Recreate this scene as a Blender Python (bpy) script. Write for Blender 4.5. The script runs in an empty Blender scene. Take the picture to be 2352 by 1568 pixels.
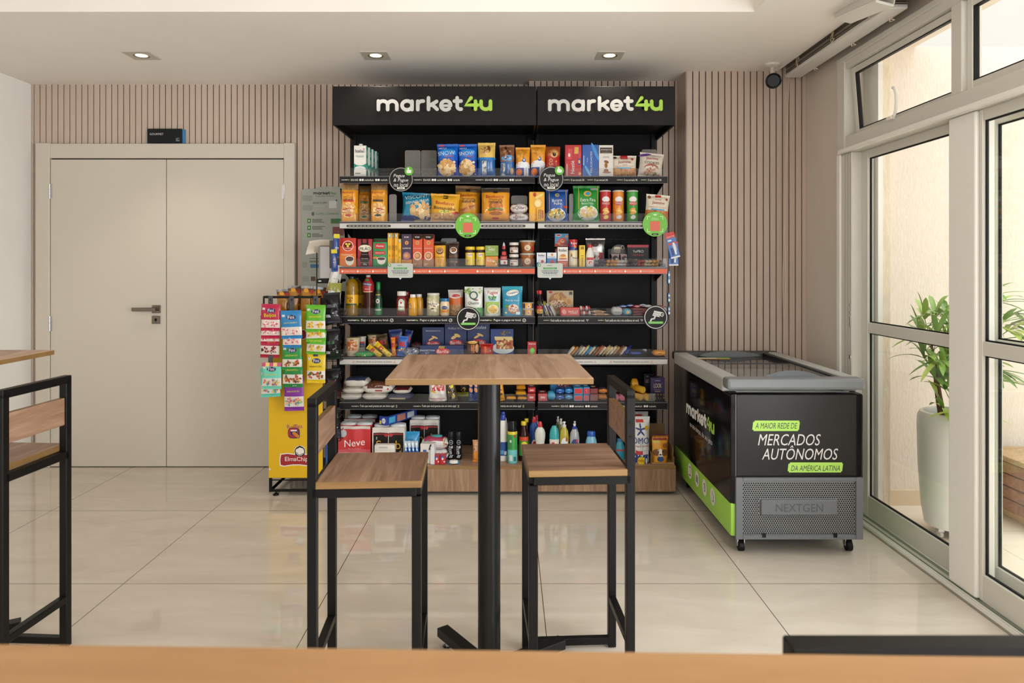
import bpy, bmesh, math, random
from mathutils import Matrix, Vector
from mathutils.geometry import delaunay_2d_cdt
R = math.radians
random.seed(7)
C = bpy.context.scene.collection
scene = bpy.context.scene

# ------------------------------------------------------------------ camera, world, lights, exposure
F = 1600.0; CX = 1167.0; CY = 613.0; CAMZ = 1.365          # focal length and vanishing point in pixels of 2352x1568
cam_data = bpy.data.cameras.new('camera'); cam = bpy.data.objects.new('camera', cam_data); C.objects.link(cam)
cam.location = (0, 0, CAMZ); cam.rotation_euler = (R(90), 0, 0)
cam_data.sensor_width = 36; cam_data.lens = F/2352*36
cam_data.shift_x = (1176-CX)/2352; cam_data.shift_y = -(784-CY)/2352
cam_data.clip_start = 0.02
cam_data.dof.use_dof = True; cam_data.dof.focus_distance = 4.2; cam_data.dof.aperture_fstop = 6.3
scene.camera = cam
scene.view_settings.view_transform = 'Standard'; scene.view_settings.look = 'None'
scene.view_settings.gamma = 1.0; scene.view_settings.use_curve_mapping = False
scene.view_settings.exposure = 0.0
scene.cycles.max_bounces = 10; scene.cycles.diffuse_bounces = 5; scene.cycles.glossy_bounces = 4
scene.cycles.transparent_max_bounces = 16; scene.cycles.transmission_bounces = 6
scene.cycles.caustics_reflective = False; scene.cycles.caustics_refractive = False
scene.cycles.sample_clamp_indirect = 4.0
scene.cycles.use_denoising = True

world = bpy.data.worlds.new('overcast sky'); scene.world = world; world.use_nodes = True
nt = world.node_tree; bg = nt.nodes['Background']
tc = nt.nodes.new('ShaderNodeTexCoord'); sep = nt.nodes.new('ShaderNodeSeparateXYZ'); rmp = nt.nodes.new('ShaderNodeValToRGB')
nt.links.new(tc.outputs['Generated'], sep.inputs[0]); nt.links.new(sep.outputs['Z'], rmp.inputs[0])
rmp.color_ramp.elements[0].position = 0.0; rmp.color_ramp.elements[0].color = (0.165, 0.157, 0.148, 1)
rmp.color_ramp.elements[1].position = 1.0; rmp.color_ramp.elements[1].color = (.93, 0.94, 1, 1)
e = rmp.color_ramp.elements.new(0.36); e.color = (0.185, 0.176, 0.166, 1)
nt.links.new(rmp.outputs[0], bg.inputs['Color']); bg.inputs['Strength'].default_value = 6.3

def lamp(name, kind, loc, power, color=(1, .96, .9), rot=(0, 0, 0), **kw):
    l = bpy.data.lights.new(name, kind); l.energy = power; l.color = color
    for k, v in kw.items(): setattr(l, k, v)
    o = bpy.data.objects.new(name, l); C.objects.link(o); o.location = loc; o.rotation_euler = rot
    return o
# added fill lamp overhead behind the camera, imitating unseen ceiling lights
lamp('rear_ceiling_fill', 'AREA', (-0.6, -1.6, 2.55), 26, (1, .98, .95), shape='RECTANGLE', size=3.6, size_y=1.4)

# added fill lamps brightening the room from the rear and right, imitating window daylight
lamp('rear_fill', 'AREA', (.2, -2.5, 1.35), 28, (.88, .92, 1), (R(98), 0, 0), shape='RECTANGLE', size=3.3, size_y=2.3)
lamp('side_fill', 'AREA', (2.16, .15, 1.3), 285, (.89, .925, 1), (R(101), 0, R(90)), shape='RECTANGLE', size=3.3, size_y=2.3)

# ------------------------------------------------------------------ materials
MC = {}
def lin(h):
    if isinstance(h, str):
        h = h.lstrip('#'); c = [int(h[i:i+2], 16)/255 for i in (0, 2, 4)]
        return tuple(x/12.92 if x <= .04045 else ((x+.055)/1.055)**2.4 for x in c)
    return h
def M(col, rough=.45, metal=0, trans=0, alpha=1, emit=0, coat=0):
    key = (col, rough, metal, trans, alpha, emit, coat)
    if key in MC: return MC[key]
    m = bpy.data.materials.new('paint_%d' % len(MC)); m.use_nodes = True
    p = m.node_tree.nodes['Principled BSDF']; c = lin(col)
    p.inputs['Base Color'].default_value = (*c, 1); p.inputs['Roughness'].default_value = rough
    p.inputs['Metallic'].default_value = metal; p.inputs['Transmission Weight'].default_value = trans
    p.inputs['Alpha'].default_value = alpha; p.inputs['Coat Weight'].default_value = coat
    if sum(c) < .06: p.inputs['Specular IOR Level'].default_value = .22
    if emit:
        p.inputs['Emission Color'].default_value = (*c, 1); p.inputs['Emission Strength'].default_value = emit
    m.diffuse_color = (*c, 1)
    MC[key] = m; return m
def nodes(name):
    m = bpy.data.materials.new(name); m.use_nodes = True; t = m.node_tree
    return m, t, t.nodes['Principled BSDF']
def N(t, typ, **kw):
    n = t.nodes.new(typ)
    for k, v in kw.items():
        if k.startswith('i_'):
            k = k[2:]; n.inputs[int(k) if k.isdigit() else k.replace('_', ' ')].default_value = v
        else: setattr(n, k, v)
    return n
def ramp(t, src, stops):
    r = t.nodes.new('ShaderNodeValToRGB'); t.links.new(src, r.inputs[0]); els = r.color_ramp.elements
    while len(els) < len(stops): els.new(.5)
    for e, (p, c) in zip(els, stops): e.position = p; e.color = (*lin(c), 1)
    return r.outputs[0]
def see_through(name, tint, refl, milk=0, rough=.02):
    """clear sheet: mostly see-through, a little mirror, a little milkiness"""
    m = bpy.data.materials.new(name); m.use_nodes = True; t = m.node_tree; t.nodes.clear()
    out = N(t, 'ShaderNodeOutputMaterial'); tr = N(t, 'ShaderNodeBsdfTransparent'); tr.inputs[0].default_value = (*tint, 1)
    gl = N(t, 'ShaderNodeBsdfGlossy'); gl.inputs['Roughness'].default_value = rough
    df = N(t, 'ShaderNodeBsdfDiffuse'); df.inputs[0].default_value = (.8, .78, .75, 1)
    lw = N(t, 'ShaderNodeLayerWeight', i_0=.5); pw = N(t, 'ShaderNodeMath', operation='POWER', i_1=4.0); t.links.new(lw.outputs['Facing'], pw.inputs[0])
    fr = N(t, 'ShaderNodeMath', operation='MULTIPLY_ADD', i_1=.55); fr.inputs[2].default_value = refl*.1; t.links.new(pw.outputs[0], fr.inputs[0])
    m1 = N(t, 'ShaderNodeMixShader'); m2 = N(t, 'ShaderNodeMixShader'); m2.inputs[0].default_value = milk
    t.links.new(fr.outputs[0], m1.inputs[0]); t.links.new(tr.outputs[0], m1.inputs[1]); t.links.new(gl.outputs[0], m1.inputs[2])
    t.links.new(m1.outputs[0], m2.inputs[1]); t.links.new(df.outputs[0], m2.inputs[2]); t.links.new(m2.outputs[0], out.inputs[0])
    return m
GLASS = see_through('window_glass', (.97, .98, .96), .35)
ACRYL = see_through('clear_acrylic', (.96, .96, .96), .12, .015)
SMOKE = see_through('hazy_acrylic', (.62, .60, .56), .45, .16, .15)
FILM = see_through('clear_film', (.92, .9, .86), .45, .12, .2)
LIDG = see_through('freezer_lid_glass', (.8, .82, .82), 1.1, .02)

def wood(name, c0, c1, c2, axis='X', scale=1.0, rough=.42, plank=0):
    m, t, p = nodes(name)
    co = N(t, 'ShaderNodeTexCoord'); mp = N(t, 'ShaderNodeMapping')
    s = {'X': (1.2, 14, 14), 'Y': (14, 1.2, 14), 'Z': (14, 14, 1.2)}[axis]
    mp.inputs['Scale'].default_value = [x*scale for x in s]
    t.links.new(co.outputs['Object'], mp.inputs[0])
    n1 = N(t, 'ShaderNodeTexNoise', i_Scale=1.3, i_Detail=6.0, i_Roughness=.6, i_Distortion=1.6); t.links.new(mp.outputs[0], n1.inputs['Vector'])
    n2 = N(t, 'ShaderNodeTexNoise', i_Scale=7.0, i_Detail=4.0, i_Roughness=.7, i_Distortion=.4); t.links.new(mp.outputs[0], n2.inputs['Vector'])
    mx = N(t, 'ShaderNodeMath', operation='MULTIPLY_ADD', i_1=.35); t.links.new(n2.outputs['Fac'], mx.inputs[0]); t.links.new(n1.outputs['Fac'], mx.inputs[2])
    fac = mx.outputs[0]
    if plank:   # boards side by side: each its own tone, a pale seam between
        sp = N(t, 'ShaderNodeSeparateXYZ'); t.links.new(co.outputs['Object'], sp.inputs[0])
        dv = N(t, 'ShaderNodeMath', operation='DIVIDE', i_1=plank); t.links.new(sp.outputs[0 if axis == 'Y' else 1], dv.inputs[0])
        fl = N(t, 'ShaderNodeMath', operation='FLOOR'); t.links.new(dv.outputs[0], fl.inputs[0])
        wn = N(t, 'ShaderNodeTexWhiteNoise', noise_dimensions='1D'); t.links.new(fl.outputs[0], wn.inputs['W'])
        pp = N(t, 'ShaderNodeMath', operation='PINGPONG', i_1=.5); t.links.new(dv.outputs[0], pp.inputs[0])
        sm = N(t, 'ShaderNodeMath', operation='LESS_THAN', i_1=.035); t.links.new(pp.outputs[0], sm.inputs[0])
        m1 = N(t, 'ShaderNodeMath', operation='MULTIPLY_ADD', i_1=.16); t.links.new(wn.outputs['Value'], m1.inputs[0]); t.links.new(fac, m1.inputs[2])
        m2 = N(t, 'ShaderNodeMath', operation='MULTIPLY_ADD', i_1=.10); t.links.new(sm.outputs[0], m2.inputs[0]); t.links.new(m1.outputs[0], m2.inputs[2])
        m3 = N(t, 'ShaderNodeMath', operation='SUBTRACT', i_1=.09); t.links.new(m2.outputs[0], m3.inputs[0]); fac = m3.outputs[0]
    t.links.new(ramp(t, fac, [(.42, c0), (.62, c1), (.84, c2)]), p.inputs['Base Color'])
    bp = N(t, 'ShaderNodeBump', i_Strength=.06); t.links.new(n2.outputs['Fac'], bp.inputs['Height']); t.links.new(bp.outputs[0], p.inputs['Normal'])
    p.inputs['Roughness'].default_value = rough
    return m
W_TOP = wood('walnut_laminate_top', '#876852', '#a5856c', '#bb9d84', 'Y', .9, plank=.105)
W_SEAT = wood('walnut_laminate_seat', '#7a5c49', '#98765f', '#ad8d75', 'X', 1.0, plank=.085)
W_SEATY = wood('walnut_laminate_seat_along', '#7a5c49', '#98765f', '#ad8d75', 'Y', 1.0, plank=.085)
W_BASE = wood('walnut_laminate_plinth', '#6d5340', '#8d6f56', '#a5866a', 'Z', 1.1)
W_EDGE = wood('edge_band', '#755630', '#826238', '#8e6e43', 'X', .6)
W_COUNT = wood('oak_counter', '#90693f', '#9b744a', '#a57e54', 'X', .5, .5)
W_OUT = wood('outdoor_timber', '#6d4128', '#8d5a3a', '#a3714c', 'X', 1.2, .6)

def floor_mat(name, base0, base1, joint, tile, ox, oy, rough, jw):
    m, t, p = nodes(name)
    co = N(t, 'ShaderNodeTexCoord'); sp = N(t, 'ShaderNodeSeparateXYZ'); t.links.new(co.outputs['Object'], sp.inputs[0])
    ds = []
    for ax, off in ((0, ox), (1, oy)):
        a = N(t, 'ShaderNodeMath', operation='SUBTRACT', i_1=off); t.links.new(sp.outputs[ax], a.inputs[0])
        q = N(t, 'ShaderNodeMath', operation='PINGPONG', i_1=tile/2); t.links.new(a.outputs[0], q.inputs[0]); ds.append(q.outputs[0])
    mn = N(t, 'ShaderNodeMath', operation='MINIMUM'); t.links.new(ds[0], mn.inputs[0]); t.links.new(ds[1], mn.inputs[1])
    lt = N(t, 'ShaderNodeMath', operation='LESS_THAN', i_1=jw); t.links.new(mn.outputs[0], lt.inputs[0])
    mp = N(t, 'ShaderNodeMapping'); mp.inputs['Scale'].default_value = (1.1, 4, 1); mp.inputs['Rotation'].default_value = (0, 0, .3); t.links.new(co.outputs['Object'], mp.inputs[0])
    n1 = N(t, 'ShaderNodeTexNoise', i_Scale=1.6, i_Detail=7.0, i_Roughness=.62, i_Distortion=.8); t.links.new(mp.outputs[0], n1.inputs['Vector'])
    c = ramp(t, n1.outputs['Fac'], [(.3, base0), (.7, base1)])
    mx = N(t, 'ShaderNodeMix', data_type='RGBA'); t.links.new(lt.outputs[0], mx.inputs['Factor']); t.links.new(c, mx.inputs[6]); mx.inputs[7].default_value = (*lin(joint), 1)
    t.links.new(mx.outputs[2], p.inputs['Base Color'])
    p.inputs['Roughness'].default_value = rough; p.inputs['IOR'].default_value = 1.5
    return m
FLOOR = floor_mat('polished_porcelain', '#c3b8a8', '#d2c8ba', '#55493c', .9, .142, 3.004, .035, .0017)
FLOOR_OUT = floor_mat('balcony_tile', '#e2d6c2', '#ebe1d0', '#b8a88e', .6, 2.4, 3.0, .45, .002)

def plaster(name, c0, c1, scale, strength, rough=.85, stretch=(1, 1, .28)):
    m, t, p = nodes(name)
    co = N(t, 'ShaderNodeTexCoord'); mp = N(t, 'ShaderNodeMapping'); mp.inputs['Scale'].default_value = stretch; t.links.new(co.outputs['Object'], mp.inputs[0])
    n1 = N(t, 'ShaderNodeTexNoise', i_Scale=scale, i_Detail=5.0, i_Roughness=.6, i_Distortion=.6); t.links.new(mp.outputs[0], n1.inputs['Vector'])
    t.links.new(ramp(t, n1.outputs['Fac'], [(.3, c0), (.7, c1)]), p.inputs['Base Color'])
    if strength:
        bp = N(t, 'ShaderNodeBump', i_Strength=strength, i_Distance=.01); t.links.new(n1.outputs['Fac'], bp.inputs['Height']); t.links.new(bp.outputs[0], p.inputs['Normal'])
    p.inputs['Roughness'].default_value = rough
    return m
PLASTER_OUT = plaster('combed_exterior_plaster', '#e5d9cc', '#efe5db', 90, .45)
WALLP = plaster('beige_wall_paint', '#d0c6ba', '#d6ccc1', 3, 0, .6, (1, 1, 1))
WALLW = plaster('white_wall_paint', '#edeae6', '#f0eeea', 3, 0, .55, (1, 1, 1))
CEILP = plaster('ceiling_paint', '#e6e0d8', '#eae4dd', 2, 0, .8, (1, 1, 1))
SLAT = plaster('pinkish_slat_laminate', '#bca99a', '#c7b5a7', 2.5, 0, .5, (1, 1, .3))
GROOVE = M('#3a2c24', .8)
DOORP = M('#cbc3b6', .38)
BLK = M('#0f0e0e', .4); BLKM = M('#121110', .5); STOOLB = M('#0f0e0d', .4)
PANELB = M('#0c0b0b', .6); SIGNB = M('#181615', .5); RAILB = M('#1a1918', .4)
ALU = M('#d3d0c7', .3, 0); ALUW = M('#efede7', .25); GASK = M('#151515', .6)
GREYP = M('#6f7274', .42); GREYL = M('#a9aaa6', .35); CHROME = M('#c8c8c8', .18, 1)
WHITE = M('#e6e4df', .4); GREEN = M('#9fd04b', .4); STEEL = M('#7d7468', .3, 1)

# ------------------------------------------------------------------ mesh builder
TX = {}
def tmesh(s, bold, shear):
    k = (s, bold, shear)
    if k in TX: return TX[k]
    cu = bpy.data.curves.new('t', 'FONT'); cu.body = s; cu.align_x = 'CENTER'; cu.resolution_u = 5 if len(s) < 5 else 3; cu.offset = min(bold*.9, .045); cu.shear = shear
    cu.fill_mode = 'NONE'
    ob = bpy.data.objects.new('t', cu); me = ob.to_mesh()
    P = [Vector((v.co.x, v.co.y)) for v in me.vertices]; E = [tuple(q.vertices) for q in me.edges]
    ob.to_mesh_clear(); bpy.data.objects.remove(ob); bpy.data.curves.remove(cu)
    loops = []; st = 0; nxt = {}                      # each outline is a run of consecutive vertices
    brk = {max(q) for q in E if abs(q[0]-q[1]) > 1}
    for i in range(len(P)):
        if i in brk or i == len(P)-1: loops.append(list(range(st, i+1))); st = i+1
    seg = [(P[l[i]], P[l[(i+1) % len(l)]]) for l in loops for i in range(len(l))]
    V, _, Fc = delaunay_2d_cdt(P, [(l[i], l[(i+1) % len(l)]) for l in loops for i in range(len(l))], [], 0, 1e-5)[:3]
    keep = []
    for f in Fc:
        c = sum((V[i] for i in f), Vector((0, 0)))/len(f); wn = 0
        for p, q in seg:
            if p.y <= c.y < q.y:
                if (q.x-p.x)*(c.y-p.y)-(c.x-p.x)*(q.y-p.y) > 0: wn += 1
            elif q.y <= c.y < p.y:
                if (q.x-p.x)*(c.y-p.y)-(c.x-p.x)*(q.y-p.y) < 0: wn -= 1
        if wn: keep.append(f)
    bm = bmesh.new(); bv = [bm.verts.new((v.x, v.y, 0)) for v in V]
    for f in keep: bm.faces.new([bv[i] for i in f])
    bmesh.ops.delete(bm, geom=[v for v in bm.verts if not v.link_faces], context='VERTS')
    for lim in (.45, .26):
        bmesh.ops.triangulate(bm, faces=bm.faces[:])
        ed = [q for q in bm.edges if q.calc_length() > lim]
        if ed: bmesh.ops.subdivide_edges(bm, edges=ed, cuts=1)
    bm.verts.index_update(); vs = [(v.co.x, v.co.y) for v in bm.verts]; fs = [tuple(v.index for v in f.verts) for f in bm.faces]; bm.free()
    x0 = min(v[0] for v in vs); x1 = max(v[0] for v in vs); y0 = min(v[1] for v in vs); y1 = max(v[1] for v in vs)
    w = x1-x0
    vs = [((x-(x0+x1)/2)/w, (y-(y0+y1)/2)/w) for x, y in vs]
    TX[k] = (vs, fs, (y1-y0)/w); return TX[k]

class B:
    def __init__(s): s.v = []; s.f = []; s.mi = []; s.sm = []; s.mats = []; s.X = Matrix()
    def mat(s, m):
        if isinstance(m, str): m = M(m)
        if m not in s.mats: s.mats.append(m)
        return s.mats.index(m)
    def add(s, vs, fs, m, smooth=False):
        o = len(s.v); s.v += [tuple(s.X @ Vector(v)) for v in vs]
        k = s.mat(m) if not isinstance(m, list) else None
        for i, f in enumerate(fs):
            s.f.append(tuple(o+j for j in f)); s.mi.append(k if k is not None else s.mat(m[i])); s.sm.append(smooth)
        return s
    def box(s, x0, x1, y0, y1, z0, z1, m, bev=0, faces=None):
        if x0 > x1: x0, x1 = x1, x0
        if y0 > y1: y0, y1 = y1, y0
        if z0 > z1: z0, z1 = z1, z0
        bm = bmesh.new(); bmesh.ops.create_cube(bm, size=1)
        for v in bm.verts: v.co = ((x0+x1)/2+v.co.x*(x1-x0), (y0+y1)/2+v.co.y*(y1-y0), (z0+z1)/2+v.co.z*(z1-z0))
        if bev: bmesh.ops.bevel(bm, geom=bm.edges[:], offset=min(bev, .45*min(x1-x0, y1-y0, z1-z0)), segments=2 if bev > .004 else 1, profile=.5, affect='EDGES', clamp_overlap=True)
        bm.normal_update(); bm.verts.index_update()
        ms = m
        if faces:   # faces: dict '+z' -> material
            ms = []
            for f in bm.faces:
                n = f.normal; a = max(range(3), key=lambda i: abs(n[i])); key = ('+' if n[a] > 0 else '-')+'xyz'[a]
                ms.append(faces.get(key, m))
        s.add([tuple(v.co) for v in bm.verts], [tuple(v.index for v in f.verts) for f in bm.faces], ms, False); bm.free(); return s
    def bar(s, a, b, w, h, m, up=(0, 0, 1), bev=.002):
        """rectangular tube from point a to point b; w across, h along 'up'"""
        a = Vector(a); b = Vector(b); d = b-a; L = d.length; d.normalize(); u = Vector(up); x = d.cross(u)
        if x.length < 1e-4: u = Vector((0, 1, 0)); x = d.cross(u)
        x.normalize(); u = x.cross(d)
        old = s.X; s.X = old @ Matrix(((x.x, d.x, u.x, a.x), (x.y, d.y, u.y, a.y), (x.z, d.z, u.z, a.z), (0, 0, 0, 1)))
        s.box(-w/2, w/2, 0, L, -h/2, h/2, m, bev); s.X = old; return s
    def lathe(s, prof, m, seg=20, sx=1, sy=1, close=True, smooth=True, pw=2.0):
        """prof [(r,z)] or [(r,z,mat)]; mat holds from that point up"""
        vs = []; fs = []; ms = []; n = len(prof); cur = m
        for p in prof:
            for i in range(seg):
                a = 2*math.pi*i/seg; c, d = math.cos(a), math.sin(a)
                if pw != 2: c, d = math.copysign(abs(c)**(2/pw), c), math.copysign(abs(d)**(2/pw), d)
                vs.append((p[0]*sx*c, p[0]*sy*d, p[1]))
        for k in range(n-1):
            if len(prof[k]) > 2: cur = prof[k][2]
            for i in range(seg):
                j = (i+1) % seg; fs.append((k*seg+i, k*seg+j, (k+1)*seg+j, (k+1)*seg+i)); ms.append(cur)
        if close:
            fs.append(tuple(reversed(range(seg)))); ms.append(prof[0][2] if len(prof[0]) > 2 else m)
            fs.append(tuple(range((n-1)*seg, n*seg))); ms.append(cur)
        return s.add(vs, fs, ms, smooth)
    def cyl(s, a, b, r, m, seg=16, r2=None):
        a = Vector(a); b = Vector(b); d = b-a; q = Vector((0, 0, 1)).rotation_difference(d).to_matrix().to_4x4()
        old = s.X; s.X = old @ Matrix.Translation(a) @ q
        s.lathe([(r, 0), (r if r2 is None else r2, d.length)], m, seg); s.X = old; return s
    def tube(s, pts, r, m, seg=8):
        pts = [Vector(p) for p in pts]; vs = []; fs = []; n = len(pts); prev = None
        for i, p in enumerate(pts):
            d = (pts[min(i+1, n-1)]-pts[max(i-1, 0)]).normalized()
            x = d.orthogonal().normalized() if prev is None else (prev-d*prev.dot(d)).normalized()
            prev = x; y = d.cross(x); rr = r[i] if isinstance(r, (list, tuple)) else r
            for k in range(seg):
                a = 2*math.pi*k/seg; vs.append(tuple(p+(x*math.cos(a)+y*math.sin(a))*rr))
        for i in range(n-1):
            for k in range(seg):
                j = (k+1) % seg; fs.append((i*seg+k, i*seg+j, (i+1)*seg+j, (i+1)*seg+k))
        fs += [tuple(reversed(range(seg))), tuple(range((n-1)*seg, n*seg))]
        return s.add(vs, fs, m, True)
    def prism(s, poly, y0, y1, m, mside=None):
        """polygon [(x,z)] in the XZ plane, thick from y0 (front) to y1"""
        n = len(poly); vs = [(x, y0, z) for x, z in poly]+[(x, y1, z) for x, z in poly]
        fs = [tuple(range(n)), tuple(reversed(range(n, 2*n)))]+[(i, (i+1) % n, n+(i+1) % n, n+i)[::-1] for i in range(n)]
        return s.add(vs, fs, [m, m]+[mside or m]*n)
    # flat or wrapped decals: fn(x,z)->y gives the surface they lie on
    def rect(s, x0, x1, z0, z1, m, fn, e=.0006, n=1, k=1, skew=0):
        vs = []; fs = []
        for j in range(k+1):
            for i in range(n+1):
                z = z0+(z1-z0)*j/k; x = x0+(x1-x0)*i/n+skew*(z-z0); vs.append((x, fn(x, z)-e, z))
        for j in range(k):
            for i in range(n):
                a = j*(n+1)+i; fs.append((a, a+1, a+n+2, a+n+1))
        return s.add(vs, fs, m, n > 1)
    def ell(s, x, z, rx, rz, m, fn, e=.0006, seg=20, rot=0, rings=2, pw=2):
        vs = [(x, fn(x, z)-e, z)]; fs = []; cr, sr = math.cos(rot), math.sin(rot)
        for q in range(1, rings+1):
            for i in range(seg):
                a = 2*math.pi*i/seg; c, d = math.cos(a), math.sin(a)
                if pw != 2: c, d = math.copysign(abs(c)**(2/pw), c), math.copysign(abs(d)**(2/pw), d)
                dx, dz = rx*c*q/rings, rz*d*q/rings
                px, pz = x+dx*cr-dz*sr, z+dx*sr+dz*cr; vs.append((px, fn(px, pz)-e, pz))
        for i in range(seg):
            fs.append((0, 1+i, 1+(i+1) % seg))
            for q in range(rings-1):
                a = 1+q*seg; b = a+seg; fs.append((a+i, b+i, b+(i+1) % seg, a+(i+1) % seg))
        return s.add(vs, fs, m, rings > 1)
    def text(s, t, x, z, w, m, fn, e=.0009, rot=0, bold=.012, shear=0, hmax=None, h=None):
        vs, fs, asp = tmesh(t, bold, shear); sx = sz = w
        if hmax and asp*w > hmax: sx = sz = hmax/asp
        if h: sz = h/asp
        cr, sr = math.cos(rot), math.sin(rot); o = []
        for px, pz in vs:
            px *= sx; pz *= sz; X = x+px*cr-pz*sr; Z = z+px*sr+pz*cr; o.append((X, fn(X, Z)-e, Z))
        return s.add(o, fs, m)
    def stroke(s, pts, w, m, y0, y1, cap=8):
        """flat round-ended stroke along pts [(x,z)] (a letter's limb), thick from y0 to y1"""
        pts = [p for i, p in enumerate(pts) if i == 0 or math.hypot(p[0]-pts[i-1][0], p[1]-pts[i-1][1]) > 1e-6]
        n = len(pts); r = w/2; L = []; Rr = []
        for i in range(n):
            a = pts[max(i-1, 0)]; b = pts[min(i+1, n-1)]; dx, dz = b[0]-a[0], b[1]-a[1]; q = math.hypot(dx, dz) or 1
            nx, nz = -dz/q, dx/q; L.append((pts[i][0]+nx*r, pts[i][1]+nz*r)); Rr.append((pts[i][0]-nx*r, pts[i][1]-nz*r))
        def arc(c, a0):
            return [(c[0]+r*math.cos(a0-math.pi*k/cap), c[1]+r*math.sin(a0-math.pi*k/cap)) for k in range(1, cap)]
        ae = math.atan2(L[-1][1]-pts[-1][1], L[-1][0]-pts[-1][0]); a0 = math.atan2(Rr[0][1]-pts[0][1], Rr[0][0]-pts[0][0])
        e0 = arc(pts[-1], ae); e1 = arc(pts[0], a0)
        P = L+Rr; vs = [(x, y0, z) for x, z in P]; fs = [(i, i+1, n+i+1, n+i) for i in range(n-1)]
        ring = L+e0+Rr[::-1]+e1; o = len(vs); k = len(ring)
        vs += [(x, y0, z) for x, z in e0]; fs.append(tuple([n-1]+list(range(o, o+len(e0)))+[2*n-1])); o = len(vs)
        vs += [(x, y0, z) for x, z in e1]; fs.append(tuple([n]+list(range(o, o+len(e1)))+[0])); o = len(vs)
        vs += [(x, y0, z) for x, z in ring]+[(x, y1, z) for x, z in ring]
        fs += [(o+i, o+(i+1) % k, o+k+(i+1) % k, o+k+i) for i in range(k)]
        return s.add(vs, fs, m)
    def make(s, name, parent=None, loc=(0, 0, 0), rot=(0, 0, 0), angle=35):
        me = bpy.data.meshes.new(name); me.from_pydata(s.v, [], s.f)
        for m in s.mats: me.materials.append(m)
        me.polygons.foreach_set('material_index', s.mi); me.polygons.foreach_set('use_smooth', s.sm)
        me.update()
        if any(s.sm): me.set_sharp_from_angle(angle=R(angle))
        o = bpy.data.objects.new(name, me); C.objects.link(o)
        if parent: o.parent = parent
        o.location = loc; o.rotation_euler = rot
        return o
FLAT = lambda y: (lambda x, z: y)

def tag(o, label, cat, group=None):
    o['label'] = label; o['category'] = cat
    if group: o['group'] = group
    return o
def empty(name, loc=(0, 0, 0), rz=0, label=None, cat=None, group=None):
    o = bpy.data.objects.new(name, None); C.objects.link(o); o.location = loc; o.rotation_euler = (0, 0, rz); o.empty_display_size = .05
    if label: tag(o, label, cat, group)
    return o
def struct(o): o['kind'] = 'structure'; return o
def copy_tree(o, parent=None):
    c = o.copy(); C.objects.link(c)
    if parent: c.parent = parent
    for ch in list(o.children): copy_tree(ch, c)
    return c
def wx(x, d): return (x-CX)/F*d
def wz(y, d): return CAMZ-(y-CY)/F*d

# logo drawn with round strokes: white 'market' and green '4u'
def arcp(cx, cz, rx, rz, a0, a1, n=12): return [(cx+rx*math.cos(R(a0+(a1-a0)*i/n)), cz+rz*math.sin(R(a0+(a1-a0)*i/n))) for i in range(n+1)]
def LP(pts): return [((x-1425)/1545, (352-y)/1545) for x, y in pts]
def la(cx, cy, rx, ry, a0, a1, n=12): return [(cx+rx*math.cos(R(a0+(a1-a0)*i/n)), cy-ry*math.sin(R(a0+(a1-a0)*i/n))) for i in range(n+1)]
LOGO = [(q[0], LP(q[1]), q[2] if len(q) > 2 else 1) for q in (
    (0, [(668, 298), (668, 410)]), (0, [(668, 352)]+la(729, 352, 61, 55, 180, 0)+[(790, 410)]), (0, [(790, 352)]+la(851, 352, 61, 55, 180, 0)+[(912, 410)]),
    (0, la(1048, 355, 67, 59, 0, 360, 28)), (0, [(1113, 300), (1113, 410)]), (0, [(1190, 300), (1190, 410)]), (0, [(1190, 365)]+la(1252, 352, 62, 55, 180, 80)),
    (0, [(1332, 255), (1332, 408)]), (0, [(1440, 302), (1352, 356)]), (0, [(1384, 348), (1446, 406)]), (0, [(1504, 358), (1620, 358)], .72), (0, la(1562, 355, 64, 59, 0, 316, 24)),
    (0, [(1713, 255), (1713, 365)]+la(1755, 365, 42, 40, 180, 285, 7)), (0, [(1676, 298), (1764, 298)]),
    (1, [(1897, 255), (1822, 350), (1984, 350)]), (1, [(1956, 300), (1956, 405)]), (1, [(2030, 300), (2030, 352)]+la(2092, 352, 62, 54, 180, 360)+[(2155, 300)]), (1, [(2155, 352), (2155, 405)]))]
def logo(b, x, z, w, m0, m1, y=0, t=.002, sw=.3, outline=None, mirror=False):
    """centred at x, z, total width w, on plane y facing -Y"""
    k = w/9.3; sw = sw*.87
    for i, (c, pts, wf) in enumerate(LOGO):
        P = [(x+px*w, z+pz*w) for px, pz in pts]
        if outline:
            for q in range(len(P)-1):
                if P[q] != P[q+1]: b.stroke(P[q:q+2], (sw+.36)*k, outline, y-t*.4-.00003*i-.00003*q, y)
        b.stroke(P, sw*k*wf, (m0, m1)[c], y-t-.00004*i, y)
    return b
# ------------------------------------------------------------------ room shell
ZC = 2.616
struct(B().box(-3.4, 2.0, -2.6, 5.0, -.06, 0, FLOOR).make('floor'))
def slats(b, x0, x1, y, z0, z1, p=.041, phase=0):
    x = x0+phase
    while x < x1-.004:
        b.box(x+.003, min(x+p-.003, x1), y, y+.014, z0, z1, SLAT, .0015); x += p
b = B(); b.box(-3.4, .14, 4.79, 4.9, 0, 2.7, GROOVE); slats(b, -3.252, .14, 4.776, 0, 2.7); slats(b, -3.27, -3.254, 4.776, 0, 2.7)
struct(b.make('wall_back'))
b = B(); b.box(.14, 1.149, 4.70, 4.9, 0, 2.7, GROOVE); slats(b, .138, 1.149, 4.688, 0, 2.7)
struct(b.make('wall_back_niche'))
b = B(); b.box(1.149, 2.1, 4.464, 4.9, 0, 2.85, GROOVE); slats(b, 1.139, 1.908, 4.45, 0, 2.85)
for k in range(6): b.box(1.137, 1.149, 4.456+k*.041, 4.456+k*.041+.035, 0, 2.7, SLAT, .0015)
struct(b.make('wall_column'))
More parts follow.
